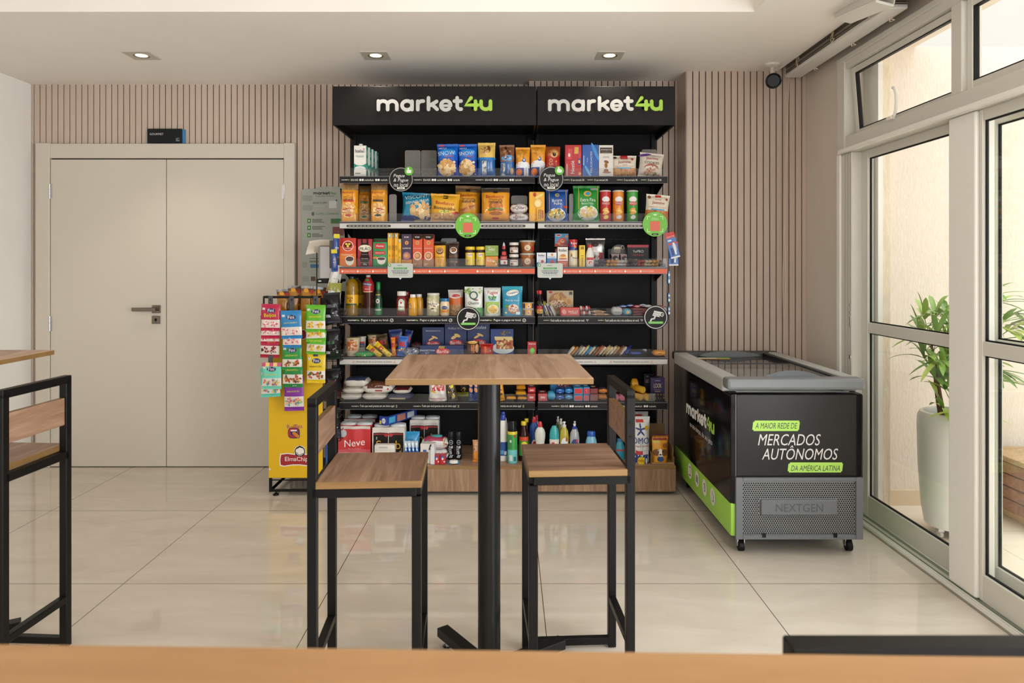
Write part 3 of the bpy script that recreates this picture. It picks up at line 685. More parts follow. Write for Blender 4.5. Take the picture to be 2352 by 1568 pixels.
# ------------------------------------------------------------------ market shelving: two bays
SZ = [1.924, 1.6445, 1.365, 1.0586, .806, .529]; PZ = .176; SF = 4.30
LGT = '#c9c6c1'; INK = '#e0ded9'
def rail_text(b, k, left, y, x0, x1, z0, z1):
    fn = FLAT(y); zc = (z0+z1)/2-.001; px = SF/F
    def tx(s, xa, xb, col, h=.0125, **kw): b.text(s, (wx(xa, SF)+wx(xb, SF))/2, zc, wx(xb, SF)-wx(xa, SF), col, fn, .0008, h=h, **kw)
    def mk(xa, w=16): logo(b, wx(xa+w/2, SF), zc, w*px*1.15, M(INK), M('#a6d257'), y-.0004, .0005, .32)
    def dot(xa, r=2.6, ring=False):
        b.ell(wx(xa, SF), zc, r*px, r*px, INK, fn, .0007, 14, rings=1)
        if ring: b.ell(wx(xa, SF), zc, r*px*.75, r*px*.75, '#141312', fn, .0009, 14, rings=1)
    if (k == 0 and left) or (k == 5 and not left):
        for xs in ((787, 952, 1094) if left else (1268, 1402)):
            if left and xs == 787: xs = 786
            mk(xs); tx('SIGA-NOS', xs+20, xs+37, INK); dot(xs+42); dot(xs+47.5); tx('market4u.br', xs+52, xs+73, INK); dot(xs+78.5); dot(xs+84); tx('market4u', xs+89, xs+104, INK)
    elif k == 0:
        for xs in (1296, 1350, 1418, 1473):
            mk(xs, 12); tx('O seu mercado 24h', xs+15, xs+46, INK)
    elif k == 1:
        for xs in ((797, 941, 1106) if left else (1251, 1375)):
            b.ell(wx(xs+50, SF), zc, 51*px, .0085, '#3c3835', fn, .0006, 24, pw=8, rings=1)
            for q in range(11): b.rect(wx(xs+4+q*8.5, SF), wx(xs+10+q*8.5, SF), zc-.003, zc+.003, '#a9a59f', fn, .001)
    elif k == 2:
        for xs in ((787, 952, 1097) if left else (1297, 1401)):
            for q, s in enumerate(('ESCANEIE O PRODUTO', 'ESCOLHA COMO PAGAR', 'PAGUE NO QR CODE')):
                dot(xs+q*35, 2.4); tx(s, xs+4+q*35, xs+30+q*35, '#f0cfc0', .011)
    elif k == 3 and left:
        for xs in (801, 936, 1105):
            mk(xs, 23); tx('Pegue e pague no local.', xs+29, xs+92, INK, .017); dot(xs+99, 4, True); b.stroke([(wx(xs+97.4, SF), zc), (wx(xs+98.6, SF), zc-.004), (wx(xs+101, SF), zc+.005)], .002, M(INK), y-.0012, y-.001)
    elif k == 3:
        for xs in (1249, 1374):
            mk(xs, 12); tx('Você confia em nós e nós confiamos em você', xs+15, xs+93, INK, .015)
            xh = wx(xs+100, SF); b.stroke([(xh-.007, zc+.004), (xh, zc-.006), (xh+.007, zc+.004), (xh+.003, zc+.006), (xh, zc+.002), (xh-.003, zc+.006), (xh-.007, zc+.004)], .0018, M(INK), y-.0012, y-.0008)
    elif k == 4:
        for xs in ((810, 930, 1050) if left else (1270, 1400)):
            for xt in (xs, xs+94):
                X = wx(xt+3, SF); r = .009; b.stroke([(X-r, zc-.006), (X, zc+.009), (X+r, zc-.006), (X-r, zc-.006)], .0016, M('#c0483c'), y-.001, y-.0006); b.rect(X-.0009, X+.0009, zc-.001, zc+.005, '#c0483c', fn, .0008); b.rect(X-.0009, X+.0009, zc-.0045, zc-.0028, '#c0483c', fn, .0008)
            tx('Honestidade não se promete, se pratica', xs+9, xs+91, '#4a4643', .016)
    elif k == 5:
        for xs in (809, 951, 1100):
            mk(xs, 15); tx('Tudo que você precisa em um único app!', xs+18, xs+97, INK, .0165); X = wx(xs+102, SF); b.rect(X-.004, X+.004, zc-.007, zc+.007, '#b9bd8a', fn, .0006); b.rect(X-.0025, X+.0025, zc-.005, zc+.005, '#2a2a28', fn, .001)
def bay(x0, x1, left, label):
    hx0, hx1 = (-1.043, .1685) if left else (.1735, .996)
    xc = (x0+x1)/2
    t = empty('shelving_unit', (0, 0, 0), 0, label, 'shelving', 'black shop shelving bays')
    b = B()
    for k, (z0, z1) in enumerate(((.18, .7), (.702, .985), (.988, 1.55), (1.553, 2.0), (2.003, 2.43))): b.box(x0+.002, x1-.002, 4.655, 4.675, z0, z1, PANELB, .003)
    b.make('back_panel', t)
    for x in ((x0+.012, x1-.02) if left else (x0+.012, x1-.016)):
        b = B(); b.box(x-.016, x+.016, 4.635, 4.68, .02, 2.43, BLKM, .002)
        z = .3
        while z < 2.2:
            b.rect(x-.010, x-.004, z, z+.022, '#050505', FLAT(4.635)); b.rect(x+.004, x+.010, z, z+.022, '#050505', FLAT(4.635)); z += .036
        b.make('upright', t)
    # header sign box
    b = B(); T = .012; y0, y1 = 4.15, 4.655
    b.box(hx0, hx1, y0, y0+T, 2.21, 2.441, SIGNB, .0015); b.box(hx0, hx0+T, y0+T, y1, 2.21, 2.441, BLKM); b.box(hx1-T, hx1, y0+T, y1, 2.21, 2.441, BLKM); b.box(hx0+T, hx1-T, y0+T, y1, 2.429, 2.441, BLKM); b.box(hx0+T, hx1-T, y0+T, y1, 2.25, 2.262, BLKM)
    h = b.make('header_sign', t)
    lx0, lx1 = ((867, 1134) if left else (1260, 1525))
    b = B(); logo(b, (wx(lx0, 4.15)+wx(lx1, 4.15))/2, wz(242, 4.15), wx(lx1, 4.15)-wx(lx0, 4.15), M('#c4c3bf', .4), M('#a2cb48', .4), 4.15, .007, .33, outline=M('#1d1a1a', .25)); b.make('logo_lettering', h)
    for k, z in enumerate(SZ):
        s = B().box(x0, x1, SF+.004, 4.655, z-.022, z, BLKM, .002).make('shelf', t)
        b = B()
        for x in (x0+.006, x1-.006): b.prism([(0, 0)], 0, 0, BLKM) if False else b.add([(x-.0015, SF+.03, z-.022), (x-.0015, 4.655, z-.022), (x-.0015, 4.655, z-.10), (x-.0015, SF+.06, z-.03), (x+.0015, SF+.03, z-.022), (x+.0015, 4.655, z-.022), (x+.0015, 4.655, z-.10), (x+.0015, SF+.06, z-.03)], [(0, 1, 2, 3), (7, 6, 5, 4), (0, 3, 7, 4), (3, 2, 6, 7), (2, 1, 5, 6)], BLKM)
        b.make('bracket', s)
        col = {1: M('#c4c1bc', .4), 2: M('#d4562f', .4), 4: M('#c6c4c0', .4)}.get(k, RAILB)
        b = B(); b.box(x0, x1, SF-.002, SF+.003, z-.042, z+.001, M('#3c3d3f', .3), .001); b.box(x0+.001, x1-.001, SF-.0035, SF-.001, z-.0405, z-(.0105 if k in (1, 2, 4) else .002), col, .0006)
        b.box(x0, x1, SF-.0045, SF-.001, z-.0435, z-.0412, M('#66676a', .3)); b.box(x0, x1, SF-.0045, SF-.001, z-.0015, z+.0012, M('#77787b', .3))
        rail_text(b, k, left, SF-.0035, x0, x1, z-.0405, z-(.0105 if k in (1, 2, 4) else .002)); b.make('price_rail', s)
        B().box(x0+.002, x1-.002, SF+.006, SF+.008, z, z+.052, ACRYL).make('clear_lip', s)
    b = B(); b.box(x0 if not left else -1.04, x1 if left else 1.003, 4.18, 4.655, .02, .156, M('#1c1a18', .6)); b.make('plinth_core', t)
    b = B(); b.box(hx0+.004, hx1+(.0045 if left else .007), 4.165, 4.182, .022, .158, W_BASE, .001); b.box(hx0+.004, hx1+(.0045 if left else .007), 4.165, 4.655, .158, .176, W_EDGE, .001, faces={'+z': W_SEAT}); b.make('plinth', t)
    return t
bay(-1.04, .166, True, 'wide left bay of black market shelving under the longer header sign')
bay(.183, .984, False, 'narrow right bay of black market shelving beside the slatted column')
# round shelf talkers
def disc(px, py, r, kind, label, d=4.288):
    k = d/F; X, Zz = wx(px, d), wz(py, d); rr = r*k
    b = B(); fn = FLAT(-.0015)
    dark = M('#191817', .4); b.lathe([(rr, -.0015), (rr, .0015)], {'qr': M('#69b52f', .4)}.get(kind, dark), 40, smooth=False)
    for i in range(len(b.v)): x, y, z = b.v[i]; b.v[i] = (x, z, y)
    if kind == 'pegue':
        b.ell(0, 0, rr*.97, rr*.97, '#9a9794', fn, .0004, 40); b.ell(0, 0, rr*.91, rr*.91, '#201f1e', fn, .0008, 40)
        for s, z, w in (('Pegue', .27, .92), ('& Pague', -.09, 1.2), ('no local', -.44, 1.18)): b.text(s, (-.15 if s == 'Pegue' else .0)*rr, z*rr, w*rr, INK, fn, .0014, bold=.03, shear=.2, h=.34*rr)
        b.ell(0, -.72*rr, .32*rr, .09*rr, INK, fn, .0012, 20, pw=5); b.rect(-.2*rr, .18*rr, -.75*rr, -.69*rr, '#5a5f50', fn, .0016)
        gx, gz = .66*rr, .68*rr; b.ell(gx, gz, .36*rr, .36*rr, '#5fb034', fn, .0018, 28); b.ell(gx, gz-.03*rr, .2*rr, .14*rr, WHITE, fn, .0024, 20, pw=4); b.stroke([(gx-.05*rr, gz), (gx-.06*rr, gz+.22*rr)], .12*rr, WHITE, -.0048, -.0043)
    elif kind == 'qr':
        w_ = M('#d8ecc6', .5)
        for sx in (-1, 1):
            for sz in (-1, 1):
                b.rect(sx*.62*rr-.025*rr, sx*.62*rr+.025*rr, min(sz*.62, sz*.36)*rr, max(sz*.62, sz*.36)*rr, w_, fn); b.rect(min(sx*.62, sx*.38)*rr, max(sx*.62, sx*.38)*rr, sz*.62*rr-.025*rr, sz*.62*rr+.025*rr, w_, fn, .0009)
        b.text('Finalize a', 0, .47*rr, .5*rr, w_, fn, bold=.02); b.text('sua compra!', 0, .36*rr, .62*rr, w_, fn, bold=.02)
        b.rect(-.4*rr, .4*rr, -.55*rr, .23*rr, '#d2664d', fn)
        b.ell(0, -.82*rr, .27*rr, .075*rr, dark, fn, .0007, 20, pw=5); b.rect(-.16*rr, .14*rr, -.84*rr, -.8*rr, '#a9bd90', fn, .0012); b.rect(-.28*rr, .28*rr, .81*rr, .83*rr, w_, fn); b.ell(0, .74*rr, .14*rr, .06*rr, w_, fn, .0007, 16)
    else:
        b.ell(0, 0, rr*.93, rr*.93, '#cfcdca', fn, .0004, 40); b.ell(0, 0, rr*.87, rr*.87, '#161514', fn, .0008, 40)
        g = M('#d2d0cc', .5); old = b.X; b.X = old @ Matrix.Rotation(R(12), 4, 'Y')
        b.rect(-.28*rr, .38*rr, .2*rr, .52*rr, g, fn, .0012, skew=.15); b.rect(-.26*rr, .36*rr, .34*rr, .36*rr, dark, fn, .0018); b.ell(.46*rr, .34*rr, .15*rr, .19*rr, g, fn, .0016); b.ell(.47*rr, .34*rr, .1*rr, .13*rr, dark, fn, .002); b.ell(.49*rr, .33*rr, .04*rr, .06*rr, g, fn, .0024); b.rect(-.3*rr, .3*rr, .08*rr, .18*rr, g, fn, .0012)
        b.X = old; b.stroke([(-.05*rr, .12*rr), (-.12*rr, -.1*rr), (-.34*rr, -.14*rr), (-.42*rr, -.3*rr)], .13*rr, g, -.0036, -.003)
        b.ell(0, -.43*rr, .62*rr, .1*rr, '#64b635', fn, .0012, 24, pw=8); b.text('Local Monitorado 24h!', 0, -.43*rr, 1.05*rr, '#e4f0d8', fn, .0018, bold=.02)
    o = b.make('shelf_sign', None, (X, d, Zz)); tag(o, label, 'sign', 'round shelf signs'); return o
disc(921, 412, 28, 'pegue', 'round black thumbs-up sign on the top shelf of the wide left bay')
disc(1266, 411, 28.5, 'pegue', 'round black thumbs-up sign on the top shelf of the narrow right bay')
disc(1074.5, 518, 28.5, 'qr', 'round green sign with a red square in front of the hamburger bun bag')
disc(1504.5, 514.5, 28.5, 'qr', 'round green sign with a red square under the orange cookie bag')
disc(1075.5, 731.5, 27.5, 'cam', 'round black camera sign above the blue pasta boxes')
disc(1506, 728.5, 28, 'cam', 'round black camera sign at the corner of the sweets shelf')
def help_tag(px, py, label, d=4.288):
    k = d/F; w, h = 29*k, 16.8*k; b = B(); fn = FLAT(-.0012)
    b.ell(0, 0, w, h, M('#b9bdb6', .35), fn, 0, 32, pw=12); b.prism([(w*math.copysign(abs(math.cos(a))**.2, math.cos(a)), h*math.copysign(abs(math.sin(a))**.2, math.sin(a))) for a in [2*math.pi*i/40 for i in range(40)]], -.001, .001, M('#b9bdb6', .35))
    b.prism([(-.12*w, -h), (0, -1.27*h), (.12*w, -h)], -.001, .001, M('#b9bdb6', .35))
    b.ell(-.84*w, .72*h, .12*w, .2*h, '#3f8f3a', fn, .0005); b.ell(-.84*w, .72*h, .05*w, .1*h, WHITE, fn, .001)
    logo(b, -.02*w, .7*h, .42*w, M('#3b4a44'), M('#6a9a3a'), -.0017, .0003, .32)
    b.ell(0, .3*h, .54*w, .13*h, '#3f8f3a', fn, .0005, 24, pw=8); b.text('PRECISA DE AJUDA?', 0, .3*h, .85*w, '#d8e4d0', fn, .001, bold=.02)
    for z, ww in ((-.02, 1.4), (-.22, 1.25), (-.4, 1.1)):
        x = -ww/2*w
        while x < ww/2*w-.002: q = random.uniform(.05, .14)*w; b.rect(x, min(x+q, ww/2*w), z*h-.05*h, z*h+.05*h, '#4a5360', fn); x += q+.03*w
    b.rect(-.6*w, .6*w, -.67*h, -.62*h, '#87908a', fn)
    o = b.make('help_card', None, (wx(px, d), d, wz(py, d))); tag(o, label, 'sign', 'speech bubble help cards')
help_tag(919.5, 621, 'grey speech bubble card on the orange rail under the yellow filter boxes')
help_tag(1263.5, 621, 'grey speech bubble card on the orange rail of the narrow right bay')
# instruction poster on the wall
b = B(); x0, x1 = wx(692, 4.765), wx(808, 4.765); z0, z1 = wz(712, 4.765), wz(434, 4.765); w = x1-x0
poly = [(x0, z0), (x1, z0), (x1, z1-.0), (x1-.08, z1+.003)]+[(x0+.09+.11*(1+math.cos(R(a))), z1+.018*math.sin(R(a))) for a in range(0, 181, 20)]+[(x0+.03, z1+.002), (x0+.008, z1-.003), (x0, z1-.02)]
pf = 4.766; b.prism(poly, pf, pf+.005, M('#9fa59c', .4)); fn = FLAT(pf); P = lambda px: wx(px, pf); Q = lambda py: wz(py, pf)
for (py, pw_) in ((455, 24), (477, 24), (608, 12), (640, 16)): b.ell(P(694+pw_/2), Q(py), pw_*.0015, .02, '#8f968d', fn, .0003, 20, pw=4)
logo(b, P(746), Q(444), P(773)-P(721), M('#1d211f'), M('#4d8a2c'), pf-.0006, .0004, .3); b.text('no seu tempo, do seu jeito', P(747), Q(450.3), P(768)-P(725), '#2a2e2b', fn)
b.text('BAIXE O APP!', P(735), Q(465.8), P(751)-P(719), '#1d211f', fn, bold=.025, shear=.2); b.ell(P(735), Q(473.5), .048, .007, '#7b827a', fn, .0004, 20, pw=5); b.ell(P(735), Q(473.5), .046, .006, '#a7ada4', fn, .0008, 20, pw=5)
b.rect(P(756), P(773), Q(478), Q(461), '#c9ccc6', fn); b.ell(P(773), Q(460), .006, .006, '#2f5a24', fn, .001)
b.text('COMO COMPRAR?', P(752), Q(491), P(778)-P(725), '#3f7a2a', fn, bold=.025, shear=.2); b.rect(P(716), P(721.5), Q(495), Q(487), '#4a5250', fn)
for k, py in enumerate((507, 523, 540)):
    b.rect(P(706), P(714), Q(py+5), Q(py-5), '#3d8030', fn); b.rect(P(708.5), P(711.5), Q(py+2), Q(py-2), '#b9d0b0', fn, .001)
    for q in range(3): b.rect(P(717), P(717+random.uniform(15, 30)), Q(py-2.3+q*3), Q(py-3.8+q*3), '#4f5752', fn)
b.rect(P(760), P(790), Q(513), Q(502), '#2f6a2a', fn); b.rect(P(764), P(790), Q(541), Q(521), '#7a2f22', fn)
for py in (593, 599, 601.5): b.rect(P(711), P(736), Q(py+1), Q(py-.4), '#4f5752', fn)
b.rect(P(713), P(740), Q(615), Q(606.5), '#276a96', fn); b.rect(P(714), P(725), Q(645), Q(635), '#5a3a2c', fn)
o = b.make('instruction_board', None); tag(o, 'grey-green instruction board with black and green lettering on the slats', 'sign')
# self-checkout terminal and its receipt
b = B(); d = 4.35
x0, x1 = wx(733, d), wx(770, d); z0, z1 = wz(650, d), wz(563, d)
t = empty('payment_terminal', ((x0+x1)/2, d, z0), 0, 'silver self-checkout tablet with a black base beside the shelves', 'payment terminal')
w, h = x1-x0, z1-z0
q = B(); q.box(-w/2, w/2, -.014, .014, .02, h, M('#8f8c8a', .28, .7), .01); q.make('tablet_body', t, (0, 0, 0), (R(-6), 0, R(14)))
q = B(); q.box(-w/2-.006, w/2+.035, -.05, .05, 0, .026, M('#121212', .4), .003); q.ell(-w/2+.018, .014, .01, .004, '#d8d8d6', FLAT(-.05)); q.make('base', t)
q = B(); q.cyl((w*.42, .01, h*.4), (w*.42, .01, h+.03), .03, M('#55534f', .35), 20); q.make('printer_roll_cover', t)
q = B(); q.box(.02, .04, .02, .33, .004, .022, M('#131313', .4)); q.make('wall_arm', t)
vs = []; nx, nz = 8, 8; x0, x1 = wx(697, 4.33), wx(762, 4.33)
b = B()
for j in range(nz+1):
    for i in range(nx+1):
        a = j/nz; x = x0+(x1-x0)*i/nx*(.95 if j else 1)+.02*(1-a)*0; zz = wz(552, 4.33)-.09*a+.012*math.sin(3*a); yy = .045*math.cos(a*2.4)-.05; vs.append((x, 4.46+yy+.03*i/nx, zz+.012*math.sin(i/nx*3)))
b.add(vs, [(j*(nx+1)+i, j*(nx+1)+i+1, (j+1)*(nx+1)+i+1, (j+1)*(nx+1)+i) for j in range(nz) for i in range(nx)], M('#d8d0c2', .7), True)
for q in range(9): b.rect(x0+.05, x0+.05+random.uniform(.03, .07), wz(566+q*1.6, 4.33), wz(565.4+q*1.6, 4.33), '#8d877c', FLAT(4.385))
o = b.make('receipt_paper', None); tag(o, 'curled white receipt paper hanging beside the checkout tablet', 'paper')
# ------------------------------------------------------------------ product shapes; local x across, y away from the viewer, z up, front near y=0
RB = random.Random(5)
def superb(x, p): return max(0.0, 1-abs(x)**p)
def bag_geo(b, w, h, dp, cols, kind='pillow', seal=.07, pinch=.06, lump=.12, seed=0, nu=12, nv=18, backcol=None):
    """soft pack. cols: [(v_top, material)] bottom to top. returns the front surface y(x,z)"""
    r = random.Random(seed); ph = [r.uniform(0, 6.3) for _ in range(8)]
    hw = w/2
    def wid(v):
        if kind == 'pouch': return hw*(1-pinch*math.sin(math.pi*v)*.6-.03*(1-v))
        return hw*(1-pinch*math.sin(math.pi*min(1, max(0, v)))**.8)
    def th(u, v):
        if kind == 'pouch': f = (max(0, 1-(v/(1-seal))**2.2))**.6 if v < 1-seal else 0
        elif kind == 'loaf': f = 1 if v < .78 else max(0, 1-((v-.78)/.22)**1.6)*.9+.02
        else:
            s = (v-seal)/(1-2*seal); f = max(0, 1-abs(2*s-1)**2.6)**.62 if 0 < s < 1 else 0
        g = max(0, 1-abs(u)**(5 if kind == 'loaf' else 2.6))**.55
        n = 1+lump*(math.sin(7*u+ph[0]+4*v)*.5+math.sin(11*v+ph[1]+3*u)*.5+math.sin(17*u-13*v+ph[2])*.35)
        return dp/2*f*g*n+.0012
    def crimp(u, v): return .0016*math.sin(u*22+ph[3]) if (v > 1-seal or (v < seal and kind == 'pillow')) else 0
    cy = dp/2
    def fn(x, z):
        v = min(1, max(0, z/h)); u = max(-1, min(1, x/max(1e-6, wid(v)))); return cy-th(u, v)+crimp(u, v)
    vs = []; fs = []; ms = []
    def matat(v, side):
        for vt, m in cols:
            if v <= vt+1e-6: return m
        return cols[-1][1]
    vv = sorted(set([j/nv for j in range(nv+1)]+[min(1, c[0]) for c in cols]+[seal, 1-seal]))
    for side in (0, 1):
        o = len(vs)
        for v in vv:
            for i in range(nu+1):
                u = -1+2*i/nu; u = math.copysign(abs(u)**.85, u); t = th(u, v)
                top = .012*w*math.sin(u*9+ph[4]) if v > .999 and kind != 'loaf' else 0
                vs.append((u*wid(v), (cy-t+crimp(u, v)) if side == 0 else (cy+t+crimp(u, v)), v*h+top*.3))
        for j in range(len(vv)-1):
            for i in range(nu):
                a = o+j*(nu+1)+i; f = (a, a+1, a+nu+2, a+nu+1); fs.append(f if side == 0 else f[::-1]); m = matat((vv[j]+vv[j+1])/2, side); ms.append(m if side == 0 or backcol is None else backcol)
    b.add(vs, fs, ms, True); return fn
def decorate(b, fn, w, h, deco, wrap=1.0):
    """deco in u (-1..1 across) and v (0..1 up)"""
    for k, q in enumerate(deco):
        e = .0007+.00035*k; hw = w/2*wrap
        if q[0] == 'r': _, c, u0, u1, v0, v1 = q[:6]; b.rect(u0*hw, u1*hw, v0*h, v1*h, c, fn, e, max(2, int(abs(u1-u0)*5)), max(1, int(abs(v1-v0)*8)), skew=q[6] if len(q) > 6 else 0)
        elif q[0] == 'e': _, c, u, v, ru, rv = q[:6]; b.ell(u*hw, v*h, ru*hw, rv*h, c, fn, e, 20, q[6] if len(q) > 6 else 0, 3)
        elif q[0] == 't':
            _, s, c, u, v, wd = q[:6]; o = q[6] if len(q) > 6 else {}
            rot = R(o.get('rot', 0)); base = (h if abs(o.get('rot', 0)) > 60 else w)
            b.text(s, u*hw, v*h, wd*base*(wrap if base == w else 1), c, fn, e+.0022, rot, o.get('bold', .02), o.get('shear', 0), h=(o['h']*h if 'h' in o else None))
        elif q[0] == 'b':
            _, cs, u, v, ru, rv, n = q
            for i in range(n):
                a = RB.uniform(0, 6.3); rr = RB.random()**.5; s = RB.uniform(.16, .34)
                m_ = min(ru*hw, rv*h); b.ell((u+ru*rr*math.cos(a)*.85)*hw, (v+rv*rr*math.sin(a)*.85)*h, s*m_*1.15, s*m_*.8, cs[i % len(cs)], fn, e+.0001*i, 9, a, 1)
def place(b, name, label, cat, X, d, z, rz=0, tilt=0, group=None, parts=()):
    o = b.make(name, None, (X, d, z), (0, R(tilt), R(rz)))
    tag(o, label, cat, group)
    for pb, pn in parts: pb.make(pn, o)
    return o
def G(x0, x1, y0, z, d):
    """pixel extents on the plane at depth d -> centre x, width, height"""
    return wx((x0+x1)/2, d), (x1-x0)/F*d, wz(y0, d)-z
def box(name, label, cat, x0, x1, y0, z, d, col, deco=(), dp=.06, side=None, top=None, group=None, rz=0, tilt=0, bev=.0015, rough=.35):
    X, w, h = G(x0, x1, y0, z, d); b = B(); m = M(col, rough)
    fc = {}
    if side: fc['+x'] = fc['-x'] = M(side, rough)
    if top: fc['+z'] = M(top, rough)
    b.box(-w/2, w/2, 0, dp, 0, h, m, bev, fc); decorate(b, FLAT(0), w, h, deco)
    return place(b, name, label, cat, X, d, z, rz, tilt, group)
def bag(name, label, cat, x0, x1, y0, z, d, cols, deco=(), dp=.05, kind='pillow', rough=.28, group=None, rz=0, tilt=0, lean=0, **kw):
    X, w, h = G(x0, x1, y0, z, d); b = B(); cols = [(v, M(c, rough) if isinstance(c, str) else c) for v, c in cols]
    fn = bag_geo(b, w, h, dp, cols, kind, seed=int(x0*7+y0), **kw); decorate(b, fn, w, h, deco)
    o = place(b, name, label, cat, X, d, z, rz, tilt, group)
    if lean: o.rotation_euler.x = R(lean)
    return o
def round_(name, label, cat, x0, x1, y0, z, d, prof, deco=(), parts=(), sy=1, seg=24, wrap=.9, group=None, pw=2, rz=0, split='cap', rough=.25):
    """prof: [(r 0..1, v 0..1, colour?)] turned body; parts: [(name, prof)]"""
    X, w, h = G(x0, x1, y0, z, d); R0 = w/2; b = B()
    def cv(pr): return [(r*R0, v*h)+((M(c[0], rough) if isinstance(c[0], str) else c[0],) if c else ()) for r, v, *c in pr]
    pr = cv(prof); b.lathe(pr, pr[0][2], seg, 1, sy, pw=pw)
    zs = [p[1] for p in pr]; rs = [p[0] for p in pr]
    def rad(z):
        for i in range(len(zs)-1):
            if zs[i] <= z <= zs[i+1] and zs[i+1] > zs[i]: return rs[i]+(rs[i+1]-rs[i])*(z-zs[i])/(zs[i+1]-zs[i])
        return rs[-1]
    def fn(x, z):
        r = max(rad(z), abs(x)+1e-5); return -(max(0, 1-(abs(x)/r)**pw))**(1/pw)*r*sy
    decorate(b, fn, w, h, deco, wrap)
    ps = []
    for pn, pp in parts: q = B(); c = cv(pp); q.lathe(c, c[0][2], 18, 1, sy, pw=pw); ps.append((q, pn))
    return place(b, name, label, cat, X, d+R0*sy, z, rz, 0, group, ps)
def packet(name, label, cat, X, d, z, w, L, h, col, deco=(), group=None, rz=0, tilt=0, lean=0, col2=None, rough=.28, fin=.012, axis='y'):
    """small flow-wrapped bar: body w wide, h high, L long with crimped fins at its ends; axis 'y' end-on, 'x' broadside"""
    b = B(); m = M(col, rough); m2 = M(col2 or col, rough)
    if axis == 'x': b.X = Matrix.Rotation(R(90), 4, 'Z') @ Matrix.Identity(4)
    n = 10; vs = []; fs = []; k = 14
    st = [(0, .06, 1.0), (fin, .08, .98), (fin+.006, .62, .94), (fin+.02, .97, .97), (L/2, 1, 1), (L-fin-.02, .97, .97), (L-fin-.006, .62, .94), (L-fin, .08, .98), (L, .06, 1.0)]
    for y, hh, ww in st:
        for i in range(k):
            a = 2*math.pi*i/k; c, s = math.cos(a), math.sin(a); c = math.copysign(abs(c)**.55, c); s = math.copysign(abs(s)**.55, s)
            vs.append((c*w/2*ww, y-(L/2 if axis == 'x' else 0), h/2+s*h/2*hh+(.0012*math.sin(c*14) if hh < .1 else 0)))
    for j in range(len(st)-1):
        for i in range(k): fs.append((j*k+i, j*k+(i+1) % k, (j+1)*k+(i+1) % k, (j+1)*k+i))
    fs += [tuple(range(k)), tuple(range((len(st)-1)*k, len(st)*k))]
    ms = []
    for j in range(len(st)-1): ms += [m2 if 2 <= j <= 5 else m]*k
    b.add(vs, fs, ms+[m, m], True); b.X = Matrix()
    if axis == 'x': decorate(b, lambda x, zz: -w/2*(max(0, 1-abs((zz-h/2)/(h/2))**3.6)**.28)*.98-.0005, L-.03, h, deco)
    else: decorate(b, FLAT(fin+.004), w*.9, h, deco)
    o = place(b, name, label, cat, X, d, z, rz, tilt, group)
    if lean: o.rotation_euler.x = R(lean)
    return o
def sack(name, label, cat, x0, x1, y0, y1, d, dp, cols, deco=(), group=None, rz=0, tilt=0, rough=.35, z=None):
    """pillow-shaped sack lying flat, seen from its side: width x0..x1, thickness y0..y1"""
    X, w, h = G(x0, x1, y0, 0, d); zb = wz(y1, d) if z is None else z; h = wz(y0, d)-zb
    b = B(); nu, nv = 18, 14; vs = []; fs = []; ms = []; r = random.Random(int(x0+y0)); p = [r.uniform(0, 6) for _ in range(5)]
    for i in range(nu+1):
        u = -1+2*i/nu
        for j in range(nv):
            a = 2*math.pi*j/nv; c, s = math.cos(a), math.sin(a); c = math.copysign(abs(c)**.7, c); s = math.copysign(abs(s)**.8, s)
            t = max(.04, superb(u, 3.2)**.5); wd = max(.7, superb(u, 6)**.4)
            nn = 1+.07*math.sin(5*u+p[0]+2*a)+.05*math.sin(9*u+3*a+p[1])
            vs.append((u*w/2, dp/2+c*dp/2*wd*-1, h/2+s*h/2*t*nn if s > 0 else h/2+s*h/2*t))
    for i in range(nu):
        for j in range(nv):
            fs.append((i*nv+j, i*nv+(j+1) % nv, (i+1)*nv+(j+1) % nv, (i+1)*nv+j)); v = j/nv*360
            ms.append(M(cols[1], rough) if len(cols) > 1 and 20 < v < 160 and .12 < (i+.5)/nu < .9 else M(cols[0], rough))
    fs += [tuple(range(nv)), tuple(range(nu*nv, nu*nv+nv))]; ms += [ms[0]]*2
    b.add(vs, fs, ms, True)
    if deco:
        def fn(x, zz):
            s = max(-1, min(1, (zz-h/2)/(h/2))); t = max(.3, superb(x/(w/2), 3.2)**.5); c = max(0, 1-abs(s/t)**2.5)**.4 if abs(s) < t else 0; return dp/2-dp/2*c
        decorate(b, fn, w, h, deco)
    return place(b, name, label, cat, X, d, zb, rz, tilt, group)
# ------------------------------------------------------------------ goods, shelf by shelf
Z1, Z2, Z3, Z4, Z5, Z6 = [z+.0015 for z in SZ]; ZP = PZ+.001; D0 = 4.335
def divider(x0, x1, y0, z, d, label, m=None):
    X, w, h = G(x0, x1, y0, z, d); b = B(); b.prism([(-w/2, 0), (w/2, 0), (w/2, h-.008), (w/2-.008, h), (-w/2+.008, h), (-w/2, h-.008)], 0, .003, m or SMOKE); b.box(-w/2, w/2, 0, .05, 0, .003, m or SMOKE)
    return place(b, 'shelf_divider', label, 'divider', X, d, z, group='clear shelf dividers')
